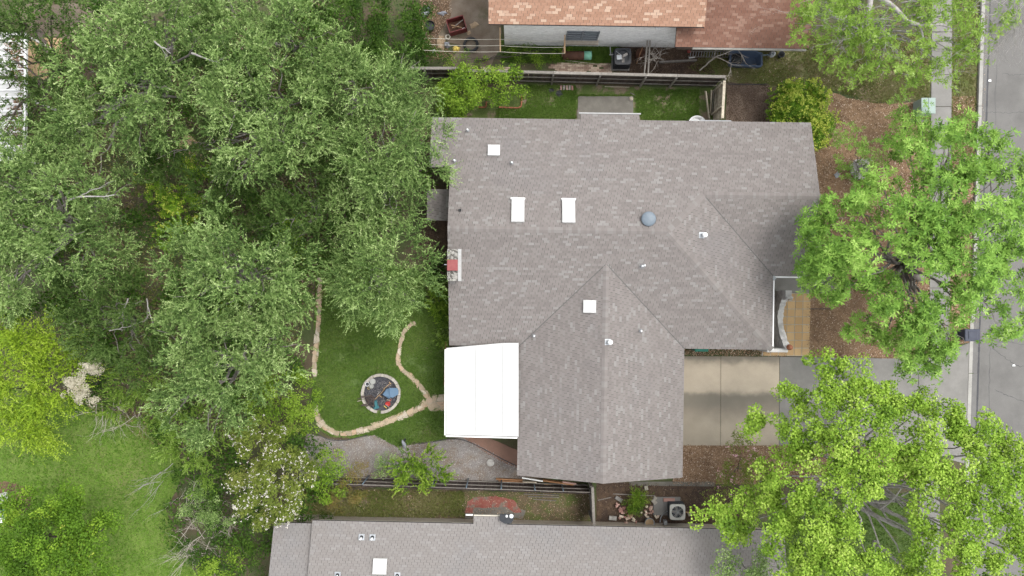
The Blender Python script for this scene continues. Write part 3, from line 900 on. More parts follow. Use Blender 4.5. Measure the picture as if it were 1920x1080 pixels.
# gable infill, fascia and gutters
fa = MB()
def gable(u_or_v, a, m_, b, zt, horiz):
    pts = [(a, E0 - .12), (m_, zt - .14), (b, E0 - .12)]
    vs = []
    for o_ in (0, .05):
        for q_, z_ in pts: vs.append(FH.w(q_, u_or_v + o_, z_) if horiz else FH.w(u_or_v + o_, q_, z_))
    fa.add(vs, [(0, 1, 2), (5, 4, 3), (0, 1, 4, 3), (1, 2, 5, 4), (2, 0, 3, 5)])
gable(vG + .4, g0, gm, g1, zG, True)
gable(uW + .3, vN, vR, vS, zR, False)
gable(uG - .4, vN, vWR, vW, zW, False)
fa.build('gable_end', MATS['trim_cream'], house)
def gutter(a, b, name='gutter', m='white_paint'):
    MB().beam(a, b, .065, .09).build(name, MATS[m], house)
zg = E0 - .05
gutter(FH.w(uE + .06, vS - .02, zg), FH.w(uE + .06, vW - .06, zg))
gutter(FH.w(uE, vW - .06, zg - .002), FH.w(uG, vW - .06, zg - .002))
gutter(FH.w(3.34, vN + .36, zg - .09), FH.w(6.54, vN + .36, zg - .09), 'gutter', 'whitewash')
gutter(FH.w(9.6, vN + .03, zg), FH.w(11.2, vN + .03, zg), 'gutter', 'dull_metal')
gutter(FH.w(g1 - .05, vS - .2, zg - .12), FH.w(g1 - .05, vG + .1, zg - .12), 'fascia', 'trim_cream')
gutter(FH.w(g0 + .05, vS - .2, zg - .12), FH.w(g0 + .05, vG + .1, zg - .12), 'fascia', 'trim_cream')
gutter(FH.w(g1 + .1, vS + .07, zg - .12), FH.w(uE, vS + .07, zg - .12), 'fascia', 'trim_cream')
gutter(FH.w(-4.2, vN - .07, zg - .12), FH.w(3.3, vN - .07, zg - .12), 'fascia', 'trim_cream')
gutter(FH.w(6.6, vN - .07, zg - .12), FH.w(10.1, vN - .07, zg - .12), 'fascia', 'trim_cream')
MB().box(FH.w(uE + .05, vW - .12, zg + .03), (.2, .2, .05), rz=.7).build('gutter_guard', MATS['galvanised'], house)
# sectional garage door facing the drive, and the front door under the porch
gd = MB().prism([FH.w(a, b)[:2] for a, b in ((g1 - .45, -8.6), (g1 - .40, -8.6), (g1 - .40, -3.9), (g1 - .45, -3.9))], 0, 2.2).build('garage_door', MATS['trim_cream'], house)
for k in range(4):
    for j in range(4):
        v0 = -8.5 + j * 1.16
        MB().prism([FH.w(a, b)[:2] for a, b in ((g1 - .398, v0), (g1 - .37, v0), (g1 - .37, v0 + 1.06), (g1 - .398, v0 + 1.06))], .06 + k * .54, .52 + k * .54).build('door_panel', MATS['trim_cream'], gd)
# chimney
zc = 4.75
ch = MB(); c0 = P(838.5, 467, zc); c1 = P(865, 527, zc)
ch.prism([(c0.x + .06, c1.y + .06), (c1.x - .1, c1.y + .06), (c1.x - .1, c0.y - .06), (c0.x + .06, c0.y - .06)], 0, zc - .1)
cho = ch.build('chimney', MATS['white_brick'], house)
MB().prism([(c0.x, c1.y), (c1.x - .17, c1.y), (c1.x - .17, c0.y), (c0.x, c0.y)], zc - .1, zc).build('chimney_cap', MATS['chimney_cap'], cho)
MB().prism([(c1.x - .165, c1.y), (c1.x, c1.y), (c1.x, c0.y), (c1.x - .165, c0.y)], zc - .1, zc + .03).build('flashing', MATS['whitewash'], cho)
fm = P(849, 497.5, zc)
fl = MB()
fl.box(fm + Vector((0, 0, .24)), (.52, .54, .05), bev=.02)
for sx in (-1, 1):
    for sy in (-1, 1): fl.box(fm + Vector((sx * .2, sy * .2, .11)), (.04, .04, .22))
fl.build('flue_cover', MATS['flue_red'], cho)
MB().beam(fm + Vector((-.4, .03, .2)), fm + Vector((-.24, .03, .2)), .03, .03).build('damper_rod', MATS['galvanised'], cho)

def roof_z(u, v):
    """height of the grey roof above a plan place"""
    if v < vS: return E0 + SL * min(u - g0, g1 - u)
    zs = E0 + SL * (v - vS); zn = E0 + SL * (vN - v); ze = E0 + SL * (uE - u)
    z = min(zs, zn, max(ze, min(zn, E0 + SL * (v - vW))) )
    if g0 < u < g1: z = max(z, min(E0 + SL * min(u - g0, g1 - u), zn))
    return z
def on_roof(px, py, fr=FH, fz=None):
    fz = fz or roof_z
    z = 3.5
    for _ in range(12):
        p = P(px, py, z); z = fz(*fr.uv(p))
    return P(px, py, z)
def slope_mtx(p, fr=FH, fz=None, rz=0.0):
    fz = fz or roof_z
    u, v = fr.uv(p); h = .05
    du_ = fr.w(h, 0, fz(u + h, v) - fz(u, v)); dv2 = fr.w(0, h, fz(u, v + h) - fz(u, v))
    n = du_.cross(dv2).normalized(); x = du_.normalized(); y = n.cross(x)
    return Matrix(((x.x, y.x, n.x, p.x), (x.y, y.y, n.y, p.y), (x.z, y.z, n.z, p.z), (0, 0, 0, 1))) @ Matrix.Rotation(rz, 4, 'Z')
def skylight(px, py, w, l, fr=FH, fz=None, root=None, rz=0.0):
    m4 = slope_mtx(on_roof(px, py, fr, fz), fr, fz, rz)
    k = MB().obox(m4 @ Matrix.Translation((0, 0, .06)), (w, l, .12), bev=.01).build('skylight', MATS['skylight_frame'], root or house)
    g = MB(); vs = []
    N = 6
    for j in range(N + 1):
        for i in range(N + 1):
            a, b = i / N * 2 - 1, j / N * 2 - 1
            vs.append(m4 @ Vector((a * (w / 2 - .045), b * (l / 2 - .045), .123 + .07 * (1 - a ** 4) * (1 - b ** 4))))
    g.add(vs, [(j * (N + 1) + i, j * (N + 1) + i + 1, (j + 1) * (N + 1) + i + 1, (j + 1) * (N + 1) + i) for j in range(N) for i in range(N)], smooth=True)
    g.build('skylight_dome', MATS['acrylic'], k)
    return k
skylight(926, 283, .62, .60)
skylight(971, 395.5, .64, 1.22)
skylight(1066, 397, .64, 1.22)
skylight(1106, 574.5, .64, .64)
for (x, y) in ((971, 374), (1066, 375)):
    m4 = slope_mtx(on_roof(x, y)); MB().obox(m4 @ Matrix.Translation((0, 0, .07)), (.72, .07, .16)).build('skylight_flashing', MATS['white_paint'], house)
def pipe(px, py, root=None, fr=FH, fz=None, tilt=0.0, r=.045, h=.3, cap='pvc', plate=.26):
    p = on_roof(px, py, fr, fz); m4 = slope_mtx(p, fr, fz)
    b = MB().obox(m4 @ Matrix.Translation((0, 0, .02)), (plate, plate, .012)).build('vent_flashing', MATS['galvanised' if cap != 'pvc' else 'boot_grey'], root or house)
    c = MB(); q_ = p + Vector((0, 0, h))
    c.tube([p, q_], r, 10); c.build('vent_pipe', MATS['pvc'], b)
    MB().lathe([(r * 1.9, .02), (r * 1.4, .07), (r * 1.05, .1)], p, 12).build('vent_boot', MATS['black_plastic' if cap == 'dark' else 'galvanised'], b)
for (x, y) in ((877, 245), (852.5, 302), (959.5, 306), (1001, 629.5), (1201, 620)): pipe(x, y, plate=.22)
pipe(1203, 499, plate=.3); pipe(1207.5, 498, plate=.12)
def cowl(px, py, r, m, h=.2):
    p = on_roof(px, py)
    o = MB().lathe([(r * .62, -.05), (r * .62, h * .6), (r, h * .62), (r, h * .8), (r * .85, h), (r * .5, h * 1.12), (0.001, h * 1.18)], p, 24).build('roof_vent', MATS[m], house)
    return o
cowl(1215, 411, .365, 'vent_blue', .22)
for (x, y) in ((1319.5, 441), (1143, 641)):
    v_ = cowl(x, y, .13, 'white_plastic', .3)
    p = on_roof(x - 4, y); MB().obox(slope_mtx(p) @ Matrix.Translation((0, 0, .018)), (.3, .3, .012)).build('vent_flashing', MATS['galvanised'], v_)
MB().obox(slope_mtx(on_roof(862.5, 395)) @ Matrix.Translation((0, 0, .05)), (.13, .11, .1)).build('vent_stub', MATS['black_plastic'], house)
# little lower roof on the yard side
RL = Roof(house, FH, MATS['shingle_grey'], tones_grey, 0)
a_ = FH.uv(P(800, 413, 2.3)); b_ = FH.uv(P(846, 355, 2.3))
RL.plane([(a_[0], b_[1]), (a_[0], a_[1]), (uW + .4, a_[1]), (uW + .4, b_[1])], (a_[0], b_[1]), (0, -1), .12, 2.2, name='lower_roof_deck')
RL.finish()
wb = MB(); wbox(a_[0] + .2, uW + .4, a_[1] + .2, b_[1] - .2, 0, 2.15, wb); wb.build('bay_wall', MATS['brick_wall'], house)

# ---- white patio cover
zp = 2.98
pcn = P(905, 735, 0)
cover = thing('patio_cover', 'flat white patio cover in the inner corner of the grey house', 'patio cover', pcn)
pan = [(838, 652.5), (945, 643), (972.5, 643), (970.5, 818.5), (836.5, 815)]
w0 = [P(x, y, zp) for x, y in pan]
xs = [836.5, 892, 943, 972.5]
for i in range(3):
    xa, xb = xs[i] + .12, xs[i + 1] - .12
    def topy(x): return 652.5 + (x - 838) * (-9.5 / 107) if x < 945 else 643
    def boty(x): return 815 + (x - 836.5) * 3.5 / 134
    q4 = [P2(xa, boty(xa), zp), P2(xb, boty(xb), zp), P2(xb, topy(xb), zp), P2(xa, topy(xa), zp)]
    MB().prism(q4, zp - .07, zp - .003 * (i % 2)).build('roof_panel', MATS['white_roof'], cover)
for i in range(1, 3):
    a = P(xs[i], 644 if xs[i] > 945 else 652.5 + (xs[i] - 838) * (-9.5 / 107) + 1, zp); b = P(xs[i], 815.5, zp)
    MB().beam(a + Vector((0, 0, .003)), b + Vector((0, 0, .003)), .03, .02).build('roof_seam', MATS['roof_seam'], cover)
MB().beam(P(836.5, 655, zp) + Vector((-.04, 0, -.05)), P(836, 816, zp) + Vector((-.04, 0, -.05)), .07, .14).build('edge_beam', MATS['white_paint'], cover)
MB().beam(P(836, 816, zp) + Vector((0, -.04, -.05)), P(970, 819.5, zp) + Vector((0, -.04, -.05)), .07, .14).build('edge_beam', MATS['white_paint'], cover)
for (x, y) in ((838, 813), (838, 735), (838, 662), (966, 816)):
    p = P(x, y, zp); MB().box((p.x + .06, p.y, (zp - .1) / 2), (.1, .1, zp - .1)).build('post', MATS['white_paint'], cover)
slab('covered_patio', px_poly([(852, 640), (985, 640), (985, 800), (852, 800)]), -.05, .05, 'slab_old')
# ------------------------------------------------------------------ neighbour at the top: terracotta roofs, white brick wall
FN = Frame(.8)
nh = thing('terracotta_roof_house', 'neighbouring house with terracotta shingle roofs and white painted brick wall', 'house', FN.w(4, 16, 0))
zn0 = 3.9
nv = FN.uv(P(1100, 47.5, zn0))[1]; nu0 = FN.uv(P(916, 45, zn0))[0]; nu1 = FN.uv(P(1321, 49, zn0))[0]
RN = Roof(nh, FN, MATS['shingle_terracotta'], tones_red, 300)
RN.plane([(nu0, nv), (nu1, nv), (nu1, nv + 5), (nu0, nv + 5)], (nu0, nv), (1, 0), .33, zn0)
RN.finish()
RN2 = Roof(nh, FN, MATS['shingle_terracotta'], tones_red, 0)
RN2.plane([(nu0, nv + 5), (nu0, nv + 10), (nu1, nv + 10), (nu1, nv + 5)], (nu1, nv + 10), (-1, 0), .33, zn0)
RN2.finish()
zl = 2.95
lv = FN.uv(P(1380, 89.5, zl))[1]; lu0 = FN.uv(P(1266, 86, zl))[0]; lu1 = FN.uv(P(1516, 92, zl))[0]
RN3 = Roof(nh, FN, MATS['shingle_rust'], tones_red, 0)
RN3.plane([(lu0, lv), (lu1, lv), (lu1, lv + 4.6), (lu0, lv + 4.6)], (lu0, lv), (1, 0), .30, zl, name='lower_roof_deck')
RN3.finish()
RN4 = Roof(nh, FN, MATS['shingle_rust'], tones_red, 0)
RN4.plane([(lu0, lv + 4.6), (lu0, lv + 9.2), (lu1, lv + 9.2), (lu1, lv + 4.6)], (lu1, lv + 9.2), (-1, 0), .30, zl, name='lower_roof_deck')
RN4.finish()
wv = FN.uv(P(1100, 87, 0))[1]
wm = MB(); wbox(nu0 + .75, nu1 - .55, wv, nv + 9.4, 0, zn0 - .06, wm, FN)
nwall = wm.build('wall', MATS['white_brick'], nh)
wm = MB(); wbox(nu1 - .5, lu1 - .5, lv + .9, lv + 8.4, 0, zl + .1, wm, FN); wm.build('garage_wall', MATS['brick_wall'], nh)
# brick course shadows: proud courses on the wall that faces the garden
bc = MB()
for r in range(int((zn0 - .2) / .0775)):
    z = .06 + r * .0775
    off = (r % 2) * .11
    u = nu0 + .76 + off
    while u < nu1 - .8:
        d = R(.004, .016)
        bc.prism([FN.w(a, b)[:2] for a, b in ((u, wv + .005), (u, wv - d), (u + .205, wv - d), (u + .205, wv + .005))], z, z + .064, R(.2, .9))
        u += .2175
o = bc.build('brick_courses', MATS['white_brick'], nwall); o["kind"] = "stuff"
# window low on that wall
def on_wall(px, py):      # point on the wall plane
    u = None
    z = 1.5
    for _ in range(20):
        p = P(px, py, z); z += (FN.uv(p)[1] - wv) * 2.0 * 1.0
        z = max(0, min(z, 5))
    return FN.uv(P(px, py, z))[0], z
wz0, wz1 = 1.05, 2.30
wu0 = FN.uv(P(1063, 72, 1.7))[0]; wu1 = FN.uv(P(1121, 73, 1.7))[0]
def wbar(u0, u1, z0, z1, d0, d1, name, m, par):
    return MB().prism([FN.w(a, b)[:2] for a, b in ((u0, wv - d0), (u0, wv - d1), (u1, wv - d1), (u1, wv - d0))], z0, z1).build(name, MATS[m], par)
win = wbar(wu0, wu1, wz0, wz1, .0165, .02, 'window', 'glass_dark', nh)
for z0 in np.linspace(wz0, wz1 - .05, 5): wbar(wu0 - .03, wu1 + .03, z0, z0 + .05, .018, .06, 'window_rail', 'frame_grey', win)
for u_ in (wu0 - .04, (wu0 + wu1) / 2 - .03, wu1 - .02): wbar(u_, u_ + .06, wz0, wz1, .018, .065, 'window_stile', 'frame_grey', win)
wbar(wu0 - .12, wu1 + .12, wz0 - .14, wz0 - .02, .01, .26, 'window_sill', 'sill_stone', win)
def ngutter(u0, u1, v, z, m='white_brick'):
    MB().beam(FN.w(u0, v, z), FN.w(u1, v, z), .13, .1).build('gutter', MATS[m], nh)
ngutter(lu0 + .9, lu1 - .1, lv - .03, zl - .07, 'old_gutter')
p = FN.w(FN.uv(P(1234, 57, 3.1))[0], wv - .08, 3.0)
fl_ = MB().box(p, (.22, .12, .1)).build('flood_light', MATS['white_plastic'], nh)
for s_ in (-1, 1): MB().lathe([(.03, 0), (.07, .12), (.071, .13)], Matrix.Translation(p) @ Matrix.Rotation(s_ * .8, 4, 'Y') @ Matrix.Rotation(math.pi, 4, 'X'), 10).build('lamp_head', MATS['white_plastic'], fl_)

# ------------------------------------------------------------------ neighbour at the bottom: pale grey roof
FS = Frame(1.2)
sh = thing('pale_roof_house', 'neighbouring house with pale grey shingle roof at the bottom edge', 'house', FS.w(1, -17, 0))
zs0 = 2.75
sv = FS.uv(P(1000, 984.5, zs0))[1]; su0 = FS.uv(P(586, 974, zs0))[0]; su1 = FS.uv(P(1470, 992, zs0))[0]
SSL = .26
RS = Roof(sh, FS, MATS['shingle_pale'], tones_pale, 300)
RS.plane([(su0, sv), (su0, sv - 5.5), (su1, sv - 5.5), (su1, sv)], (su1, sv), (-1, 0), SSL, zs0)
b0 = FS.uv(P(888, 972, zs0))[0]; b1 = FS.uv(P(951, 972, zs0))[0]
RS.plane([(b0, sv + .002), (b1, sv + .002), (b1, sv + .36), (b0, sv + .36)], (b1, sv), (-1, 0), SSL, zs0)
RS.finish(lambda x, y: x < 1290)
RS2 = Roof(sh, FS, MATS['shingle_pale'], tones_pale, 0)
RS2.plane([(su0, sv - 11), (su1, sv - 11), (su1, sv - 5.5), (su0, sv - 5.5)], (su0, sv - 11), (1, 0), SSL, zs0)
lw0 = FS.uv(P(514, 981, 2.6))[0]; lwv = FS.uv(P(540, 980.5, 2.6))[1]
RS2.plane([(lw0, lwv), (lw0, lwv - 5), (su0 - .01, lwv - 5), (su0 - .01, lwv)], (su0, lwv), (-1, 0), SSL, 2.6, name='lower_roof_deck')
RS2.finish()
wm = MB(); wbox(su0 + .4, su1 - .4, sv - 10.5, sv - .68, 0, zs0 + .03, wm, FS); wbox(lw0 + .3, su0 + .4, lwv - 4.6, lwv - .4, 0, 2.5, wm, FS)
wm.build('wall', MATS['sill_stone'], sh)
MB().beam(FS.w(su0 + .3, sv - .03, zs0 - .12), FS.w(b0 - .05, sv - .03, zs0 - .12), .05, .14).build('fascia', MATS['trim_cream'], sh)
MB().beam(FS.w(b1 + .05, sv - .03, zs0 - .12), FS.w(su1, sv - .03, zs0 - .12), .05, .14).build('fascia', MATS['trim_cream'], sh)
MB().beam(FS.w(b0 - .42, sv + .41, zs0 - .16), FS.w(b0 - .05, sv + .41, zs0 - .16), .06, .06).build('gutter', MATS['white_paint'], sh)
MB().beam(FS.w(b0, sv + .40, zs0 - .15), FS.w(b1, sv + .40, zs0 - .15), .05, .1).build('fascia', MATS['trim_cream'], sh)
def zsr(u, v): return zs0 + SSL * (sv - v)
skylight(712.5, 1061.5, .70, .76, FS, zsr, sh)
for (x, y) in ((678, 1007), (698.5, 1007.5), (633, 1078), (745, 1079)): pipe(x, y, sh, FS, zsr, cap='dark', r=.05, h=.32, plate=.3)
# torn dark patch with white liners at the eave
tp = MB(); pc = P(950, 972, 2.9)
tp.prism(wobble([(pc.x - .36, pc.y - .12), (pc.x - .1, pc.y - .3), (pc.x + .25, pc.y - .28), (pc.x + .38, pc.y), (pc.x + .34, pc.y + .22), (pc.x - .36, pc.y + .2)], .12, .03), 2.84, 2.9)
o = tp.build('roof_patch', MATS['ac_dark'], sh)
for dx, w in ((.0, .12), (.24, .2)): MB().lathe([(.0, .06), (w * .5, .06), (w * .55, .0), (w * .5, -.06)], pc + Vector((dx, .12, .0)), 10).build('patch_liner', MATS['white_plastic'], o)

# ------------------------------------------------------------------ white patio roof and deck in the yard at the top left
zt = 2.6
wp = thing('white_patio_roof', 'white panel patio roof with battens and fallen leaves at the left edge', 'patio roof', P(10, 180, 0))
e0, e1 = P(49, 64, zt), P(47, 300, zt)
MB().prism([(e1.x - 7, e1.y), (e1.x - .1, e1.y), (e0.x - .1, e0.y), (e0.x - 7, e0.y)], zt - .12, zt - .05).build('roof_panel', MATS['white_roof'], wp)
MB().beam(e0, e1, .12, .14).build('edge_beam', MATS['white_paint'], wp)
MB().beam(e1, e1 - Vector((7, 0, 0)), .12, .14).build('edge_beam', MATS['white_paint'], wp)
MB().beam(e0, e0 - Vector((7, 0, 0)), .12, .14).build('edge_beam', MATS['white_paint'], wp)
nb = 18
for i in range(1, nb):
    q0 = e0.lerp(e1, i / nb); MB().beam(q0 + Vector((-.07, 0, -.01)), q0 + Vector((-7, 0, -.01)), .045, .08).build('batten', MATS['white_paint'], wp)
for i in (0, .5, 1):
    q0 = e0.lerp(e1, i); MB().box((q0.x - .15, q0.y, zt / 2 - .06), (.1, .1, zt - .14)).build('post', MATS['white_paint'], wp)
dk = thing('timber_deck', 'tan timber deck under the oaks beside the white patio roof', 'deck', P(85, 110, 0))
for i in range(12):
    x0 = 52 + i * 5.6; a = P(x0, 72 + R(-2, 2), .5); b = P(x0, 150 + R(-4, 8), .5)
    MB().box(((a.x + b.x) / 2, (a.y + b.y) / 2, .48), (.145, abs(a.y - b.y), .04), tone=R(.2, .9)).build('plank', MATS['wood_tan'], dk)
for y in (78, 110, 145):
    a, b = P(50, y, .4), P(118, y, .4); MB().beam(a, b, .05, .12).build('joist', MATS['wood_tan'], dk)
structure(MB().sheet(wobble(px_poly([(30, 10), (130, 5), (215, 30), (205, 75), (120, 75), (60, 60)]), .4, .1), .006).build('yard_slab', MATS['dirt_pad']))
# ------------------------------------------------------------------ fences: every picket, rail and post a piece of its own
PICK = {}
def picket_mesh(w, h, tone, m):
    k = (w, h, tone, m)
    if k not in PICK:
        o = MB().add([(-w / 2, -.009, 0), (w / 2, -.009, 0), (w / 2, -.009, h - .03), (w / 2 - .03, -.009, h), (-w / 2 + .03, -.009, h), (-w / 2, -.009, h - .03),
                      (-w / 2, .009, 0), (w / 2, .009, 0), (w / 2, .009, h - .03), (w / 2 - .03, .009, h), (-w / 2 + .03, .009, h), (-w / 2, .009, h - .03)],
                     [(5, 4, 3, 2, 1, 0), (6, 7, 8, 9, 10, 11)] + [(i, (i + 1) % 6, 6 + (i + 1) % 6, 6 + i) for i in range(6)], tone).build('picket', MATS[m], None, Vector((0, 0, 0)))
        PICK[k] = o.data
        bpy.data.objects.remove(o)
    return PICK[k]
def fence(name, label, A, B, h, side, posts, pm='wood_grey', rm='wood_grey', psm='wood_grey', rails=(.28, .98, 1.62), pw=.14, gap=.006, steel=False, lean=0.0, cap=False):
    """A to B on the ground; rails and posts stand on the +side (left of A->B when 1)"""
    A, B = Vector((A[0], A[1], 0)), Vector((B[0], B[1], 0))
    d = B - A; L = d.length; d /= L
    nn = Vector((-d.y, d.x, 0)) * side
    t = thing(name, label, 'fence', (A + B) / 2)
    ang = math.atan2(d.y, d.x)
    k = int(L / (pw + gap))
    for i in range(k):
        p = A + d * ((i + .5) * (pw + gap))
        M4 = Matrix.Translation(p + nn * R(-.004, .004)) @ Matrix.Rotation(ang, 4, 'Z') @ Matrix.Rotation(R(-.012, .012), 4, 'Y') @ Matrix.Rotation(lean * -side + R(-.01, .01), 4, 'X') @ Matrix.Scale(R(.985, 1.01), 4, Vector((0, 0, 1)))
        put('picket', picket_mesh(pw, h, round(R(0, 1) * 5) / 5, pm), M4, t)
    cuts = [0] + [x for x in posts if 0 < x < L] + [L]
    for z in rails:
        for a, b in zip(cuts[:-1], cuts[1:]):
            o_ = nn * (.035 + lean * z)
            MB().beam(A + d * (a + .01) + o_ + Vector((0, 0, z + R(-.02, .02))), A + d * (b - .01) + o_ + Vector((0, 0, z + R(-.02, .02))), .04, .085, R(0, 1)).build('rail', MATS[rm], t)
    if cap:
        for a, b in zip(cuts[:-1], cuts[1:]):
            MB().beam(A + d * (a + .006) + nn * .03 + Vector((0, 0, h + .02)), A + d * (b - .006) + nn * .03 + Vector((0, 0, h + .02)), .035, .14, R(0, 1), up=(nn.x, nn.y, 0)).build('cap_board', MATS[rm], t)
    for x in posts:
        p = A + d * x + nn * .105
        if steel: MB().tube([p, p + nn * lean * h + Vector((0, 0, h - .05))], .035, 8).build('post', MATS[psm], t)
        else: MB().box(p + Vector((0, 0, h / 2 - .05)), (.09, .09, h - .1), rz=ang, tone=R(0, 1)).build('post', MATS[psm], t)
    return t
hf = 1.82
A = P(862, 131, hf); B = P(1361, 143, hf); L = (B - A).length
def along(px_list, A, B):
    return [(P(x, 0, .9).x - A.x) / (B.x - A.x) * (B - A).length for x in px_list]
fence('picket_fence', 'weathered grey picket fence along the top side yard', A, B, hf, -1, along([940, 1036, 1122, 1206, 1262, 1352], A, B), pm='wood_dark', cap=True)
A = P(770, 127, hf); B = P(861, 127, hf)
fence('picket_fence', 'short weathered fence panel by the oak, set back from the long fence', A, B, hf, -1, along([800, 855], A, B), pm='wood_dark', cap=True)
A = P(1361, 146, hf); B = P(1355.5, 222, hf); A = Vector((A.x - .05, A.y - .15, 0))
fence('side_fence', 'cream weathered side fence joining the top fence to the grey house', A, B, hf, -1, [.1, 1.35], pm='wood_cream', rm='wood_cream', psm='wood_cream', cap=True)
A = P(585, 909, hf); B = P(1108, 926.5, hf)
fence('picket_fence', 'dark picket fence with blue steel posts below the gravel bed', A, B, hf, 1, along([620, 686, 749, 813, 876, 940, 1002, 1054], A, B), pm='wood_dark', rm='wood_grey', psm='steel_post', steel=True)
A = P(1112, 912, hf); B = P(1115, 985, hf)
fence('side_fence', 'short grey fence between the steel-post fence and the pale house', A, B, hf, -1, [.05, 1.9], pm='wood_grey', cap=True)
# loose boards
def boards(name, label, items, m, cat='boards', group=None):
    for k, (a, b, w, t_, tone) in enumerate(items):
        one(name, label[k] if isinstance(label, list) else label, cat, MB().beam(a, b, t_, w, tone), MATS[m], group=group)
boards('white_plank', ['left of the two white planks leaning inside the cream side fence', 'shorter white plank nearer the cream side fence'],
       [(P(1323, 171, .9), P(1330, 226, .1), .15, .05, .9), (P(1334, 169, .9), P(1331.5, 212, .1), .10, .05, .6)], 'wood_cream', 'plank')
boards('grey_plank', 'faded grey plank lying next to the shorter white plank', [(P(1337.5, 171, .35), P(1335, 214, .05), .16, .03, .5)], 'wood_grey', 'plank')
# lumber stored between fence and garage gable
for k, (x0, y0, x1, y1, z, w, m, lab) in enumerate([
        (930, 897.5, 980, 900, .25, .16, 'wood_orange', 'orange lumber board sticking out left of the garage gable'),
        (935, 901, 1000, 904, .2, .14, 'wood_orange', 'lower orange lumber board between gravel and steel-post fence'),
        (980, 903, 1006, 904, .5, .2, 'wood_cream', 'pale short board under the white board by the garage'),
        (979, 895.5, 1018, 902, .9, .12, 'white_paint', 'white painted board on the lumber pile by the garage'),
        (1018, 900, 1075, 908, .4, .3, 'wood_orange', 'wide amber plywood offcut on the lumber pile by the garage'),
        (1020, 908, 1085, 914, .3, .2, 'wood_tan', 'tan board beneath the amber plywood by the garage'),
        (1055, 903, 1080, 907, .6, .2, 'rubble', 'pinkish board end at the right of the lumber pile'),
        (1040, 913, 1100, 919, .2, .2, 'wood_brown', 'dark brown board at the right end of the lumber pile')]):
    boards('lumber_board', lab, [(P(x0, y0, z), P(x1, y1, z), w, .06, R(.3, .8))], m, 'board')
# weathered planks on the ground outside the fence
for k, (x0, y0, x1, y1, lab) in enumerate([(982, 926, 1048, 928, 'uppermost grey plank on the soil behind the steel-post fence'), (990, 931, 1049, 932, 'middle grey plank on the soil behind the steel-post fence'), (1000, 936, 1043, 939, 'thin lowest plank on the soil behind the steel-post fence')]):
    boards('grey_plank', lab, [(P(x0, y0, .05 + .02 * k), P(x1, y1, .05 + .02 * k), .13 - .03 * k, .03, R(.3, .9))], 'wood_grey', 'plank')
# ------------------------------------------------------------------ fire ring and what lies in it
fc = P(714.7, 737.5)
fr_ = thing('fire_ring', 'round fire ring of pale blocks filled with dark ash on the lawn', 'fire ring', fc)
MB().lathe([(0.001, .03), (.5, .035), (.95, .02)], fc, 28).build('ash_bed', MATS['char'], fr_)
nbk = 30
bm_ = []
for k in range(3):
    a = math.pi / nbk * .93
    pl = [(.945 * math.cos(t), .945 * math.sin(t)) for t in (-a, 0, a)] + [(1.10 * math.cos(t), 1.10 * math.sin(t)) for t in (a, 0, -a)]
    o = MB().prism(pl, 0, .15, k / 2).build('block', MATS['ring_block'], None, Vector((0, 0, 0))); bm_.append(o.data); bpy.data.objects.remove(o)
for i in range(nbk):
    if i == 22: continue
    put('block', random.choice(bm_), Matrix.Translation(fc + Vector((R(-.012, .012), R(-.012, .012), R(-.02, .01)))) @ Matrix.Rotation(2 * math.pi * i / nbk, 4, 'Z'), fr_)

def FZ(x, y, z=0): return P(660 + x / 11.37, 690 + y / 11.37, z)
c = FZ(820, 540)
t = thing('lawn_chair', 'slate blue low lawn chair standing in the fire ring', 'chair', c)
MB().prism([FZ(x, y, .22)[:2] for x, y in ((800, 425), (965, 425), (992, 480), (990, 560), (870, 632), (815, 620))], .2, .25).build('seat', MATS['slate_blue'], t)
a, b, c_, d_ = FZ(800, 430, .25), FZ(815, 640, .25), FZ(780, 655, .5), FZ(655, 570, .62)
e_ = FZ(740, 445, .6)
MB().add([a, b, c_, d_, e_] + [p + Vector((-.02, 0, -.04)) for p in (a, b, c_, d_, e_)], [(0, 1, 2, 3, 4), (9, 8, 7, 6, 5)] + [(i, (i + 1) % 5, 5 + (i + 1) % 5, 5 + i) for i in range(5)]).build('backrest', MATS['slate_blue'], t)
for x, y in ((815, 440), (970, 445), (830, 610), (975, 550)):
    p = FZ(x, y, 0); MB().beam(p + Vector((0, 0, .03)), p + Vector((0, 0, .2)), .03, .03).build('leg', MATS['steel_post'], t)
c = FZ(380, 680)
t = thing('slatted_chair', 'dark brown slatted wooden chair tipped over the rim of the fire ring', 'chair', c)
for k, (x0, y0, x1, y1) in enumerate(((300, 640, 470, 610), (285, 670, 480, 640), (290, 700, 490, 672), (300, 730, 485, 704), (320, 760, 475, 738))):
    MB().beam(FZ(x0, y0, .22 + .02 * k), FZ(x1, y1, .3 + .02 * k), .02, .085, R(0, 1)).build('seat_slat', MATS['wood_brown'], t)
for (x0, y0, x1, y1, z0, z1) in ((140, 655, 420, 575, .32, .5), (185, 610, 410, 600, .24, .4), (190, 805, 400, 790, .28, .35), (215, 785, 350, 765, .22, .3)):
    MB().beam(FZ(x0, y0, z0), FZ(x1, y1, z1), .03, .11, R(0, 1)).build('arm_board', MATS['wood_brown'], t)
for (x0, y0, x1, y1) in ((410, 590, 470, 640), (400, 790, 470, 800), (330, 650, 360, 760), (450, 625, 470, 780)):
    MB().beam(FZ(x0, y0, .12), FZ(x1, y1, .2), .04, .09, R(0, 1)).build('leg', MATS['wood_brown'], t)
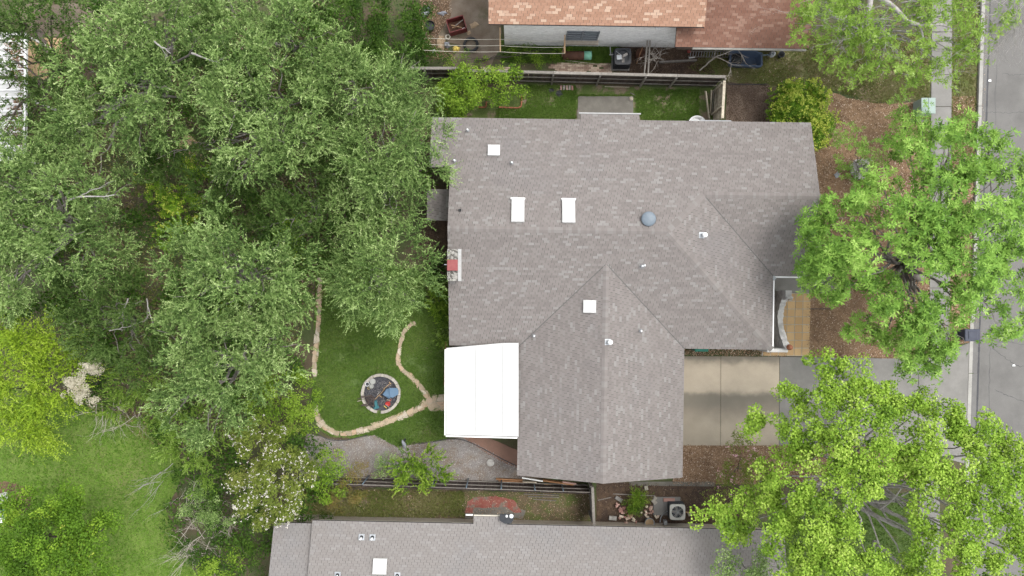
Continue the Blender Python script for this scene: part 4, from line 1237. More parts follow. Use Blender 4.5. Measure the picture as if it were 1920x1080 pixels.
def pot(name, label, x, y, r, h, m, fill='soil', tilt=0.0, z=.03):
    p = FZ(x, y, 0); m4 = Matrix.Translation(p + Vector((0, 0, z))) @ Matrix.Rotation(tilt, 4, 'Y')
    t = thing(name, label, 'pot', p)
    MB().lathe([(r * .72, 0), (r * .95, h * .9), (r * 1.05, h * .9), (r * 1.05, h), (r * .9, h), (r * .85, h * .8)], m4, 18).build('body', MATS[m], t)
    MB().lathe([(0.001, h * .8), (r * .88, h * .8)], m4, 14).build('fill', MATS[fill], t)
pot('plant_pot', 'white round pot with dark centre at the rim of the fire ring', 343, 335, .115, .2, 'white_plastic', 'char')
pot('plant_pot', 'larger grey-green pot beside the white pot in the fire ring', 445, 275, .16, .22, 'plant_pot', 'plant_pot', .15)
pot('plant_pot', 'smaller pale grey pot below the larger grey-green pot', 440, 380, .12, .18, 'plant_pot', 'plant_pot', -.1)
pot('plant_pot', 'tiny yellow ring pot under the white pot in the fire ring', 368, 425, .07, .08, 'yellow', 'char')
tt = MB(); tt.box(FZ(510, 760, .12), (.16, .36, .2), rz=.15, bev=.03); tt.box(FZ(520, 845, .1), (.3, .14, .14), rz=.3, bev=.03)
one('teal_container', 'teal plastic container at the lower edge inside the fire ring', 'container', tt, MATS['teal_plastic'])
rr = MB(); pr = FZ(768, 748, .05)
rr.lathe([(.02, 0), (.13, .03), (.15, .1), (.12, .11), (.1, .05), (.0, .04)], Matrix.Translation(pr) @ Matrix.Rotation(.4, 4, 'X'), 14); rr.beam(pr + Vector((.1, .1, .1)), pr + Vector((.2, .22, .12)), .03, .05)
one('red_scoop', 'small bright red plastic scoop in the fire ring', 'scoop', rr, MATS['red_plastic'])
for (x0, y0, x1, y1, w, m, lab) in ((485, 670, 700, 455, .035, 'wood_tan', 'thin tan stick lying diagonally in the fire ring'), (665, 455, 825, 320, .075, 'wood_tan', 'flat tan stake with a crosspiece end in the fire ring'),
        (740, 675, 830, 695, .07, 'wood_cream', 'short pale stick above the red scoop'), (680, 805, 740, 855, .06, 'yellow', 'short yellow stick below the red scoop'),
        (720, 780, 815, 860, .10, 'wood_grey', 'grey board offcut right of the yellow stick'), (110, 712, 200, 688, .03, 'wood_cream', 'thin pale stick poking out over the rim beside the slatted chair'),
        (545, 560, 590, 510, .12, 'stone_pale', 'pale ash-covered chunk at the middle of the fire ring'), (590, 590, 640, 620, .09, 'wood_tan', 'short tan chunk at the lower end of the long stick')):
    mb = MB().beam(FZ(x0, y0, .08), FZ(x1, y1, .12), .03, w, R(.3, .8))
    if 'crosspiece' in lab: mb.beam(FZ(790, 300, .12), FZ(835, 345, .12), .03, .07)
    one('stick' if w < .09 else 'wood_chunk', lab, 'stick' if w < .09 else 'chunk', mb, MATS[m])

# ------------------------------------------------------------------ tiled patio and swooping brick wall in front of the porch
tp_ = structure(MB().prism(px_poly([(1428, 549.5), (1519, 549.5), (1515.5, 668), (1428, 667)]), -.04, .02).build('tiled_patio', MATS['grout']))
for i in range(6):
    for j in range(8):
        x0 = 1431.6 + i * 14.55; y0 = 550 + j * 14.65
        pl = px_poly([(x0 + .6 - j * .35 + 1.2, y0 + .6), (x0 + 13.95 - j * .35 + 1.2, y0 + .6), (x0 + 13.95 - (j + 1) * .35 + 1.2, y0 + 14.05), (x0 + .6 - (j + 1) * .35 + 1.2, y0 + 14.05)])
        MB().prism(pl, 0, .034 + R(0, .004), random.random()).build('tile', MATS['patio_tile'], tp_)
X0 = P(1463, 608, 1.1).x; Yt = P(0, 553.5, 2.1).y + .25; Yb = P(0, 655, 2.1).y
sw_ = thing('courtyard_wall', 'curved-top white brick wall beside the orange tiled patio', 'wall', (X0, (Yt + Yb) / 2, 0))
def top_h(s):        # s in 0..1 along the wall: high ends, low middle
    return 1.05 + 1.12 * abs(2 * s - 1) ** 1.9 if s > .14 else 2.15
SN = 26
core = MB(); vs = []
for i in range(SN + 1):
    s = i / SN; y = Yt + (Yb - Yt) * s; h = top_h(s) - .05
    for x_, z_ in ((X0 - .09, 0), (X0 - .09, h), (X0 + .12, h), (X0 + .12, 0)): vs.append((x_, y, z_))
core.add(vs, [(4 * i + k, 4 * i + k + 1, 4 * i + 5 + k, 4 * i + 4 + k) for i in range(SN) for k in range(3)] + [(3, 2, 1, 0), tuple(4 * SN + k for k in range(4))])
core.build('wall_core', MATS['rough_stone'], sw_)
bc = MB()
for r in range(30):
    z = .02 + r * .075; y = Yt - (r % 2) * .1
    while y > Yb + .1:
        s = (y - .1 - Yt) / (Yb - Yt)
        if 0 <= s <= 1 and z + .065 < top_h(s) - .07:
            bc.box((X0 - .1, y - .1, z + .033), (.03 + R(-.008, .008), .19, .064), tone=R(.2, .9))
        y -= .2
o = bc.build('brick_courses', MATS['rough_stone'], sw_); o["kind"] = "stuff"
cap = MB()
for i in range(SN):
    s = (i + .5) / SN; y = Yt + (Yb - Yt) * s
    sl_ = (top_h((i + 1) / SN) - top_h(i / SN)) / ((Yb - Yt) / SN)
    MB().box((X0 + .02, y, top_h(s) - .02), (.30 + R(-.05, .05), abs(Yb - Yt) / SN * math.sqrt(1 + sl_ * sl_) - .008, .075), rx=math.atan(sl_), tone=R(.3, .95)).build('coping_brick', MATS['rough_stone'], sw_)
MB().box((X0 - .45, Yb - .08, .95), (1.1, .2, 1.9), bev=.02).build('end_wall', MATS['rough_stone'], sw_)
pt = Vector((X0 + .05, Yb + .12, 2.15)); MB().lathe([(.13, 0), (.16, .05), (.1, .12), (.13, .2), (.07, .3), (0.001, .33)], pt, 14).build('finial', MATS['terracotta'], sw_)
MB().box((X0 + .12, Yt - .42, 2.1), (.22, .26, .12), rz=.3, bev=.03).build('lantern_base', MATS['sill_stone'], sw_)

# ------------------------------------------------------------------ street bin, utility box, front ornament
def wheeled_bin(px, py, zt_, label):
    p = P(px, py, zt_); p.z = 0
    t = thing('wheeled_bin', label, 'bin', p)
    mb = MB(); vs = []
    for z, wx, wy in ((.06, .27, .22), (.95, .38, .30)): vs += [(p.x + sx * wx, p.y + sy * wy, z) for sx, sy in ((-1, -1), (1, -1), (1, 1), (-1, 1))]
    mb.add(vs, [(3, 2, 1, 0), (4, 5, 6, 7)] + [(i, (i + 1) % 4, 4 + (i + 1) % 4, 4 + i) for i in range(4)]); mb.build('body', MATS['navy_plastic'], t)
    lid = MB().box(p + Vector((0, 0, .985)), (.84, .66, .06), bev=.03).build('lid', MATS['navy_plastic'], t)
    MB().box(p + Vector((.02, 0, 1.02)), (.5, .42, .03), bev=.015).build('lid_panel', MATS['navy_plastic'], lid)
    MB().beam(p + Vector((.44, -.25, .93)), p + Vector((.44, .25, .93)), .035, .035).build('handle', MATS['rust'], t)
    for s_ in (-1, 1): MB().lathe([(0.001, -.03), (.13, -.03), (.13, .03), (.001, .03)], Matrix.Translation(p + Vector((.25, s_ * .26, .13))) @ Matrix.Rotation(math.pi / 2, 4, 'X'), 14).build('wheel', MATS['black_plastic'], t)
wheeled_bin(1823.5, 628.5, 1.0, 'navy wheeled bin standing on the kerb at the driveway mouth')
p = P(1741, 198, .85); p.z = 0
t = thing('utility_box', 'pale green utility box beside the sidewalk', 'utility box', p)
MB().box(p + Vector((0, 0, .4)), (.72, .80, .8), bev=.02).build('cabinet', MATS['box_green'], t)
for s_ in (-1, 1): MB().box(p + Vector((s_ * .197, 0, .825)), (.385, .86, .05), bev=.012).build('lid', MATS['box_green'], t)
MB().box(p + Vector((-.1, -.62, .03)), (1.0, .18, .1)).build('base_edge', MATS['slab_old'], t)
p = P(1611, 318, .3); p.z = 0
t = thing('shell_fountain', 'weathered grey-white shell fountain half hidden by leaves in the front bed', 'fountain', p)
MB().lathe([(.22, 0), (.2, .2), (.5, .3), (.58, .42), (.55, .44), (.45, .36), (0.001, .3)], p, 26, flute=.05, nf=9).build('basin', MATS['stone_pale'], t)
for (dx, dy, r, z, rz) in ((.12, .28, .34, .62, .6), (.17, -.02, .24, .6, -.5), (-.28, -.08, .3, .46, 2.6)):
    MB().lathe([(0.02, .02), (r * .5, .03), (r * .9, .12), (r, .2), (r * .95, .2), (r * .8, .13), (0.02, .06)], Matrix.Translation(p + Vector((dx, dy, z))) @ Matrix.Rotation(rz, 4, 'Z') @ Matrix.Rotation(.5, 4, 'X'), 18, a0=0, a1=4.2, flute=.07, nf=12).build('shell', MATS['stone_pale'], t)
MB().lathe([(.1, .4), (.08, .6), (.12, .75), (.06, .9), (0.001, .93)], p + Vector((.1, .1, 0)), 14).build('spout', MATS['stone_pale'], t)
one('slate_piece', 'dark slate piece on the mulch left of the shell fountain', 'slate', MB().prism(wobble(px_poly([(1563, 328), (1571, 321), (1574, 331), (1567, 335)]), .1, .02), 0, .05), MATS['cloth_grey'])
one('paper_scrap', 'small white scrap lying on the road below the bin', 'scrap', MB().prism(wobble(px_poly([(1897, 683.5), (1902, 683), (1903, 686), (1898, 687)]), .04, .015), .012, .04), MATS['white_plastic'])
one('paper_scrap', 'small white scrap on the road near the top right branches', 'scrap', MB().prism(wobble(px_poly([(1852.5, 149.5), (1857, 149), (1858, 153), (1853, 153.5)]), .04, .015), .012, .04), MATS['white_plastic'])
p = P(1316, 654, .9); p.z = 0
t = thing('green_crate', 'green plastic crate under the eave by the driveway', 'crate', p + Vector((0, .12, 0)))
MB().box(p + Vector((0, .12, .4)), (.68, .5, .8), bev=.03).build('body', MATS['green_plastic'], t)
MB().box(p + Vector((0, .12, .83)), (.74, .56, .05), bev=.02).build('lid', MATS['green_plastic'], t)
p = P(1308, 231, .6); p.z = 0
t = thing('plastic_tub', 'pale grey oval plastic tub under the top eave', 'tub', p)
MB().lathe([(.3, 0), (.42, .5), (.45, .52), (.4, .53), (.32, .1), (0.001, .08)], Matrix.Translation(p) @ Matrix.Scale(1.1, 4, Vector((1, 0, 0))), 20).build('body', MATS['pvc'], t)
MB().lathe([(0.001, .3), (.36, .3)], Matrix.Translation(p) @ Matrix.Scale(1.1, 4, Vector((1, 0, 0))), 16).build('dark_hollow', MATS['glass_dark'], t)  # dark disc that paints the shade in the tub's hollow

# ------------------------------------------------------------------ air conditioners
def blades(parent, c, r, n, m, pitch=.35, w=.16):
    for i in range(n):
        a = 2 * math.pi * i / n + .5
        MB().obox(Matrix.Translation(c) @ Matrix.Rotation(a, 4, 'Z') @ Matrix.Translation((r * .55, 0, 0)) @ Matrix.Rotation(pitch, 4, 'X'), (r * .72, w, .012), bev=.004).build('fan_blade', MATS[m], parent)
def ac(label, px, py, zt_, s_, body, topm, blm, nbl, pad, rim=.06, grille=0, hubm='fan_grey'):
    p = P(px, py, zt_); p.z = 0
    t = thing('air_conditioner', label, 'air conditioner', p)
    MB().box(p + Vector((pad[0], pad[1], .05)), (pad[2], pad[3], .1), bev=.01).build('pad', MATS['concrete'], t)
    MB().box(p + Vector((0, 0, .1 + (zt_ - .2) / 2)), (s_ * .96, s_ * .96, zt_ - .2), bev=.03).build('cabinet', MATS[body], t)
    for k in range(9):
        z = .2 + k * (zt_ - .35) / 9
        MB().box(p + Vector((0, 0, z)), (s_ * .985, s_ * .985, .018), bev=.02).build('louvre', MATS[body], t)
    tm = MB(); N = 32; rr_ = s_ * .39; vs = []
    for i in range(N):
        a = 2 * math.pi * i / N
        ca, sa = math.cos(a), math.sin(a)
        k = 1 / (abs(ca) ** 8 + abs(sa) ** 8) ** (1 / 8)
        vs += [p + Vector((rr_ * ca, rr_ * sa, zt_)), p + Vector((s_ * .5 * ca * k, s_ * .5 * sa * k, zt_)), p + Vector((s_ * .5 * ca * k, s_ * .5 * sa * k, zt_ - .09)), p + Vector((rr_ * ca, rr_ * sa, zt_ - .1))]
    fs = []
    for i in range(N):
        j = (i + 1) % N
        fs += [(4 * i + a, 4 * j + a, 4 * j + (a + 1) % 4, 4 * i + (a + 1) % 4) for a in range(4)]
    tp2 = tm.add(vs, fs).build('top_cover', MATS[topm], t)
    MB().lathe([(0.001, zt_ - .14), (rr_ + .02, zt_ - .14)], p, 24).build('fan_well', MATS['black_plastic'], t)
    fanp = p + Vector((0, 0, zt_ - .09))
    fan = MB().lathe([(.07, -.04), (.07, .03), (.001, .05)], fanp, 12).build('fan_hub', MATS[hubm], t)
    blades(fan, fanp, rr_, nbl, blm, w=.2 if nbl < 4 else .15)
    for k in range(grille):
        a = math.pi * k / grille
        d = Vector((math.cos(a), math.sin(a), 0)) * rr_
        MB().beam(p - d + Vector((0, 0, zt_ + .004)), p + d + Vector((0, 0, zt_ + .004)), .008, .008).build('grille_bar', MATS['galvanised'], tp2)
    return t, p
t, p = ac('black air conditioner with open fan beside the white brick wall', 1168, 105.5, .95, .90, 'ac_dark', 'ac_dark', 'fan_grey', 3, (0, 0, 1.0, 1.0))
MB().box(p + Vector((-.2, -.05, .93)), (.26, .24, .03), rz=.1).build('capacitor_plate', MATS['galvanised'], t)
MB().beam(p + Vector((-.36, .27, .955)), p + Vector((-.05, .03, .955)), .02, .02).build('fan_stay', MATS['galvanised'], t)
MB().tube(smooth_line([p + Vector((-.46, .25, .5)), p + Vector((-.62, .3, .3)), p + Vector((-.55, .45, .1)), p + Vector((-.6, .75, .3))], 5), .022, 6).build('hose', MATS['pvc'], t)
t, p = ac('cream air conditioner on a grey pad by the pale roof house', 1270.5, 960.5, .80, .84, 'ac_dark', 'ac_cream', 'fan_grey', 5, (-.42, .1, 1.5, 1.0), grille=8)
MB().tube(smooth_line([p + Vector((-.44, -.1, .3)), p + Vector((-.6, -.3, .12)), p + Vector((-.75, -.5, .1)), p + Vector((-.85, -.72, .3))], 5), .025, 6).build('hose', MATS['galvanised'], t)
MB().box(p + Vector((-.62, -.62, .55)), (.16, .2, .3)).build('switch_box', MATS['galvanised'], t)
one('pink_block', 'pinkish brick slab behind the cream air conditioner', 'block', MB().box(P(1254, 937, .1), (.62, .17, .2), bev=.015, tone=.5), MATS['rubble'])

# ------------------------------------------------------------------ neighbour's side yard at the top
p = P(1083, 104, .25)
t = thing('drum', 'brown drum with mint green end lying by the white wall', 'drum', (p.x, p.y, 0))
def lying(name, x0, x1, r, y, z, m, par):
    MB().lathe([(0.001, 0), (r, 0), (r, abs(x1 - x0)), (0.001, abs(x1 - x0))], Matrix.Translation((x0, y, z)) @ Matrix.Rotation(math.pi / 2, 4, 'Y'), 22).build(name, MATS[m], par)
xa, xb, xc = P(1056, 0, .3).x, P(1095, 0, .3).x, P(1109, 0, .3).x
lying('body', xa, xb, .235, p.y, .235, 'rust', t); lying('end_cap', xb + .003, xc, .24, p.y, .24, 'mint', t)
for q_ in (.33, .66): lying('hoop', xa + (xb - xa) * q_, xa + (xb - xa) * q_ + .03, .245, p.y, .235, 'rust', t)
boards('white_plank', 'thin white strip of wood lying below the brown drum', [(P(1060, 113.5, .05), P(1135, 122, .05), .06, .03, .8)], 'wood_cream', 'plank')
p = P(1200, 103, .3); p.z = 0
t = thing('rust_barrel', 'rust brown barrel right of the black air conditioner', 'barrel', p)
MB().lathe([(.26, 0), (.28, .3), (.26, .6), (.24, .6), (.24, .4), (0.001, .4)], p, 18).build('body', MATS['rust'], t)
boards('brown_plank', 'brown plank leaning across the rust barrel', [(P(1205, 88, 1.0), P(1193.5, 119, .2), .09, .03, .6)], 'wood_orange', 'plank')
boards('timber_post', ['left of two grey-green timbers leaning on the top fence', 'right of two grey-green timbers leaning on the top fence'],
       [(P(1214, 76, 1.3), P(1208, 138, 1.0), .10, .07, .4), (P(1218.5, 76, 1.3), P(1215, 139, 1.0), .13, .07, .6)], 'wood_grey', 'timber')
# blue tub trailer
z_ = .75
c = P(1401, 112, .5); c.z = 0
t = thing('tub_trailer', 'blue plastic tub trailer holding a dark heap beside the rust-coloured roof', 'trailer', c)
o1 = [P(x, y, z_) for x, y in ((1369, 94), (1378, 92), (1415, 94), (1430, 99), (1430, 122), (1427, 126), (1372, 123), (1367, 120))]
i1 = [P(x, y, z_ - .005) for x, y in ((1371.5, 97), (1379, 95), (1414, 97), (1427.5, 101.5), (1427, 121), (1425, 122.5), (1374, 119.5), (1370.5, 117))]
cx = sum((q for q in o1), Vector()) / 8
bo = [Vector((cx.x + (q.x - cx.x) * .9, cx.y + (q.y - cx.y) * .82, .25)) for q in o1]
bi = [Vector((cx.x + (q.x - cx.x) * .82, cx.y + (q.y - cx.y) * .72, .32)) for q in i1]
fs = []
vs = bo + o1 + i1 + bi
for k in range(3): fs += [(8 * k + i, 8 * k + (i + 1) % 8, 8 * k + 8 + (i + 1) % 8, 8 * k + 8 + i) for i in range(8)]
fs += [tuple(range(7, -1, -1)), tuple(range(24, 32))]
MB().add(vs, fs).build('tub', MATS['blue_plastic'], t)
MB().lathe([(.42, .30), (.38, .42), (.22, .52), (0.001, .55)], Matrix.Translation((P(1380, 109, .4).x, P(1380, 109, .4).y, 0)), 14).build('heap', MATS['black_plastic'], t)
MB().beam(P(1430, 104, .4), P(1452, 101, .4), .06, .06).build('drawbar', MATS['steel_post'], t)
for (x, y) in ((1385, 124), (1385, 95)):
    MB().lathe([(.1, -.05), (.2, -.05), (.2, .05), (.1, .05)], Matrix.Translation((P(x, y, .2).x, P(x, y, .2).y, .2)) @ Matrix.Rotation(math.pi / 2, 4, 'X'), 16).build('wheel', MATS['black_plastic'], t)
p = P(1447, 102, .35); p.z = 0
one('hose_reel', 'grey metal reel right of the blue tub trailer', 'reel', MB().lathe([(.1, .3), (.16, .3), (.16, .34), (.06, .36), (.06, .5), (.16, .52), (.1, .54)], p, 14).beam(p + Vector((-.1, 0, 0)), p + Vector((-.1, 0, .35)), .04, .04).beam(p + Vector((.1, 0, 0)), p + Vector((.1, 0, .35)), .04, .04), MATS['galvanised'])
p = P(1464, 103, .2); p.z = 0
one('dark_bucket', 'dark bucket at the right end under the rust-coloured roof', 'bucket', MB().lathe([(.12, 0), (.17, .32), (.185, .33), (.16, .33), (.11, .04), (0.001, .04)], p, 16), MATS['ac_dark'])
# metal rack lying along the wall
p = P(1330, 101, .1); p.z = 0
t = thing('ladder', 'grey ladder lying along the foot of the rust-roofed wall', 'ladder', p)
for y in (96, 106.5): MB().beam(P(1290, y, .12), P(1368, y + 1, .12), .03, .06, .6).build('ladder_rail', MATS['wood_grey'], t)
for i in range(15):
    x = 1294 + i * 5.1; MB().beam(P(x + 1.5, 96.5, .12), P(x, 106, .12), .03, .03, .6).build('rung', MATS['galvanised'], t)
one('white_tube', 'short white tube on the soil below the ladder', 'tube', MB().tube([P(1292, 108.5, .1), P(1303, 106.5, .1)], .05, 8), MATS['white_plastic'])
one('orange_scrap', 'small orange plastic scrap beside the ladder', 'scrap', MB().prism(wobble(px_poly([(1288, 96), (1293, 95), (1294, 99), (1289, 100)]), .05, .02), .05, .14), MATS['red_plastic'])
boards('fallen_timber', 'old grey timber lying on the soil below the ladder', [(P(1236, 117, .08), P(1306, 113, .08), .16, .1, .5)], 'wood_grey', 'timber')
# clothesline
c = P(900, 75, 0)
t = thing('clothesline', 'tan timber clothesline with three crossbars and stretched lines', 'clothesline', c)
zz = 1.9
bars = [((793, 49), (793, 94)), ((937.5, 52), (938, 97)), ((1059, 66), (1059, 100))]
for (a, b) in bars:
    A_, B_ = P(*a, zz), P(*b, zz)
    MB().beam(A_, B_, .06, .09, R(.3, .8)).build('crossbar', MATS['wood_tan'], t)
    m_ = (A_ + B_) / 2; MB().box((m_.x, m_.y, zz / 2 - .04), (.09, .09, zz - .06), tone=.5).build('post', MATS['wood_tan'], t)
def cl(a, b):
    A_, B_ = P(*a, zz + .04), P(*b, zz + .04)
    MB().tube([A_.lerp(B_, k / 8) - Vector((0, 0, .12 * (1 - (k / 4 - 1) ** 2))) for k in range(9)], .012, 4).build('line', MATS['trim_cream'], t)
for (a, b) in (((793, 71), (937, 73.5)), ((793, 82.5), (937, 85.5)), ((793, 94), (938, 97)), ((938, 85.5), (1059, 88.5)), ((938, 97), (1059, 100)), ((938, 73.5), (1059, 77))): cl(a, b)
# red box of sticks
c = P(856, 47, .4); c.z = 0; rz = math.radians(16)
t = thing('red_box', 'dark red open metal box with sticks on the bare yard', 'box', c)
for (dx, dy, w, h) in ((0, .36, .95, .04), (0, -.36, .95, .04), (-.475, 0, .04, .76), (.475, 0, .04, .76)):
    MB().obox(Matrix.Translation(c) @ Matrix.Rotation(rz, 4, 'Z') @ Matrix.Translation((dx, dy, .3)), (w, h, .56)).build('side_panel', MATS['red_metal'], t)
MB().obox(Matrix.Translation(c) @ Matrix.Rotation(rz, 4, 'Z') @ Matrix.Translation((0, 0, .05)), (.93, .7, .05)).build('bottom', MATS['rust'], t)
for (a, b, z) in (((846, 47), (866, 52), .3), ((853, 49), (868, 37), .45), ((848, 52), (860, 49), .25)):
    boards('stick', ['tan stick across the dark red box', 'grey stick rising to the right side of the red box', 'short tan stick at the bottom of the red box'][int(z * 10) % 3], [(P(*a, z), P(*b, z), .04, .03, .7)], 'wood_tan' if z != .45 else 'wood_grey', 'stick')
def tub(name, label, px, py, r, h, m, fill, sx=1.0, rz=0.0, cat='tub'):
    p = P(px, py, h); p.z = 0
    m4 = Matrix.Translation(p) @ Matrix.Rotation(rz, 4, 'Z') @ Matrix.Scale(sx, 4, Vector((1, 0, 0)))
    t = thing(name, label, cat, p)
    MB().lathe([(r * .8, 0), (r, h), (r * 1.06, h), (r * .94, h * .97), (r * .8, h * .3), (0.001, h * .3)], m4, 20).build('body', MATS[m], t)
    MB().lathe([(0.001, h * .7), (r * .92, h * .7)], m4, 16).build('fill', MATS[fill], t)
tub('black_tub', 'black round tub at the foot of the vines', 806, 47.5, .26, .4, 'black_plastic', 'ac_dark')
tub('grey_tub', 'dark oval tub holding something pale by the vines', 798, 21, .22, .3, 'black_plastic', 'cloth_grey', 1.5, 1.0)
p = P(883, 84, .1); p.z = 0
t = tag(MB().lathe([(.30, .02), (.40, .0), (.44, .1), (.40, .2), (.30, .18), (.29, .1), (.30, .02)], p, 28).build('old_tyre', MATS['black_plastic'], None, p), 'old black tyre lying under the clothesline', 'tyre')
def heap(name, label, cat, poly, h, m, n=1):
    pl = wobble(px_poly(poly), .12, .03)
    cx = sum(q[0] for q in pl) / len(pl); cy = sum(q[1] for q in pl) / len(pl)
    vs = [(x, y, .01) for x, y in pl] + [(cx + (x - cx) * .65, cy + (y - cy) * .65, h * R(.5, 1)) for x, y in pl] + [(cx, cy, h)]
    N = len(pl)
    one(name, label, cat, MB().add(vs, [(i, (i + 1) % N, N + (i + 1) % N, N + i) for i in range(N)] + [(N + i, N + (i + 1) % N, 2 * N) for i in range(N)], random.random()), MATS[m])
heap('tarp_heap', 'crumpled tan tarpaulin heap under the clothesline', 'tarpaulin', [(817, 80), (822, 66), (832, 68), (836, 80), (832, 98), (820, 98)], .3, 'cloth_tan')
heap('grey_bag', 'crumpled blue-grey bag beside the tan tarpaulin', 'bag', [(833, 80), (842, 78), (845, 87), (838, 92), (832, 88)], .3, 'cloth_grey')
heap('white_bag', 'small white bag at the left end of the clothesline', 'bag', [(808, 94), (815, 92), (818, 97), (812, 101)], .2, 'white_plastic')
heap('yellow_toy', 'bright yellow plastic heap below the clothesline', 'plastic heap', [(848, 89), (856, 86), (864, 90), (860, 98), (850, 98)], .2, 'yellow')
heap('cardboard', 'flattened tan cardboard pieces right of the red box', 'cardboard', [(880, 46), (890, 40), (898, 46), (892, 53), (884, 54)], .06, 'cloth_tan')
heap('cardboard', 'single tan cardboard piece below the red box', 'cardboard', [(874, 60), (881, 57), (884, 62), (877, 66)], .05, 'cloth_tan')
heap('grey_tarp', 'grey flattened tarpaulin on the bare yard above the red box', 'tarpaulin', [(819, 25), (834, 20), (840, 25), (830, 30), (822, 28)], .12, 'cloth_grey')
one('white_can', 'white container leaning on the front of the red box', 'container', MB().box(P(869.5, 56, .2), (.18, .14, .3), rz=.5, bev=.03), MATS['white_plastic'])
one('plastic_ring', 'small cream plastic ring above the blue-grey bag', 'ring', MB().lathe([(.1, .05), (.16, .05), (.16, .1), (.1, .1), (.1, .05)], P(840, 70, .05), 5), MATS['trim_cream'])
# brick walk
bw = structure(MB().sheet(wobble(px_poly([(885, 124), (1162, 122), (1162, 137), (890, 134)]), .3, .05), .007).build('brick_walk', MATS['soil']))
pm_ = []
for k in range(5):
    o = MB().box((0, 0, 0), (.225, .105, .06), tone=k / 4, bev=.008).build('paver', MATS['paver'], None, Vector((0, 0, 0))); pm_.append(o.data); bpy.data.objects.remove(o)
for r in range(6):
    for k in range(36):
        x = 905 + k * 7.95 + (r % 2) * 4; y = 119.5 + r * 3.75 + (x - 905) * .012 - (2 if x > 1030 else 0)
        if x > 1150: continue
        if x < 1030 and (r < 2 or (960 < x < 985)): continue
        if 985 <= x < 1035 and random.random() < .8: continue
        if random.random() < .07: continue
        put('paver', random.choice(pm_), Matrix.Translation(P(x, y, .015 + R(-.01, .012))) @ Matrix.Rotation(R(-.05, .05), 4, 'Z'), bw)

# ------------------------------------------------------------------ own side yard at the top: bricks, ash, edging
for i, x in enumerate((1052, 1057.5, 1063, 1068, 1073)):
    one('loose_brick', ('leftmost', 'second', 'middle', 'fourth', 'rightmost')[i] + ' loose brick in the row of five beside the ash patch', 'brick', MB().box(P(x, 164.5 + R(-.6, .6), .05), (.105, .25, .09), rz=R(-.15, .15), bev=.008, tone=R(.4, 1)), MATS['ring_block' if i % 2 else 'rubble'], group='bricks laid in a row beside the ash')
heap('ash_patch', 'left dark ash patch on the top side lawn', 'ash patch', [(1028, 166), (1036, 164), (1041, 171), (1034, 176), (1028, 172)], .06, 'char')
heap('ash_patch', 'right dark ash patch on the top side lawn', 'ash patch', [(1041, 172), (1050, 168), (1056, 177), (1048, 184), (1042, 180)], .06, 'char')
def tube_edge(label, pts):
    t = thing('clay_edging', label, 'edging', P(*pts[0]))
    for a, b in zip(pts[:-1], pts[1:]):
        A_, B_ = P(*a, .06), P(*b, .06); n = max(1, round((B_ - A_).length / .3))
        for k in range(n):
            MB().beam(A_.lerp(B_, (k + .04) / n), A_.lerp(B_, (k + .96) / n), .07, .1, R(.2, .9)).build('edging_brick', MATS['terracotta'], t)
tube_edge('terracotta edging around the bed under the right-hand lime shrub', [(935, 201), (972, 202.5), (977.5, 199), (978.5, 180)])
tube_edge('short terracotta edging corner under the left-hand lime shrub', [(896, 201.5), (911, 201), (912.5, 190)])
tube_edge('row of terracotta bricks along the left edge of the white patio cover', [(836, 640), (833.5, 722)])
one('stepping_disc', 'small pale round stone on the slab corner by the porch', 'stone', MB().lathe([(.12, .05), (.12, .085), (.001, .09)], P(1183, 185.5, 0), 12), MATS['sill_stone'])
boards('pale_strip', 'pale broken strip lying on the top side lawn', [(P(1134, 162.5, .03), P(1180, 163.5, .03), .05, .03, .8)], 'wood_cream', 'strip')
boards('pale_strip', 'short grey strip angled on the side lawn above the slab', [(P(1182, 174, .03), P(1191, 179, .03), .06, .03, .5)], 'wood_grey', 'strip')

# ------------------------------------------------------------------ gravel bed ornaments, rubble on the right
p = P(919.5, 867.5, 0)
one('stepping_stone', 'round pebbled stepping stone on the gravel bed', 'stepping stone', MB().lathe([(.20, 0), (.215, .04), (.19, .06), (.001, .065)], p, 20), MATS['stone_pale'])
p = P(761, 829, 0)
t = thing('heron_ornament', 'dark metal heron ornament at the edge of the gravel bed', 'ornament', p)
MB().lathe([(0.001, -.3), (.07, -.2), (.11, 0), (.08, .17), (0.001, .3)], Matrix.Translation(p + Vector((-.03, -.02, .45))) @ Matrix.Rotation(math.radians(20), 4, 'Z') @ Matrix.Rotation(-1.35, 4, 'X'), 12).build('body', MATS['cloth_grey'], t)
MB().tube(smooth_line([p + Vector((.0, .18, .5)), p + Vector((.06, .3, .68)), p + Vector((.05, .33, .82)), p + Vector((.1, .46, .84))], 5), [.05] * 6 + [.03] * 6 + [.03, .02, .014, .008], 7).build('neck', MATS['ac_dark'], t)
for s_ in (-1, 1): MB().tube([p + Vector((s_ * .04, 0, 0)), p + Vector((s_ * .03, 0, .4))], .012, 5).build('leg', MATS['ac_dark'], t)
rp = thing('rubble_pile', 'pile of broken pink bricks left of the green grass clump', 'rubble', P(1172, 962, 0))
for k in range(34):
    x, y = random.gauss(1174, 8), random.gauss(964, 10)
    x += (y - 964) * .35
    MB().box(P(x, min(y, 980), .06 + R(0, .14)), (R(.08, .24), R(.07, .16), R(.05, .1)), rz=R(0, 3), rx=R(-.4, .4), ry=R(-.4, .4), tone=R(0, 1), bev=.01).build('brick_fragment', MATS['rubble'], rp)
rp = thing('rubble_pile', 'smaller pile of cream and pink bricks right of the grass clump', 'rubble', P(1215, 960, 0))
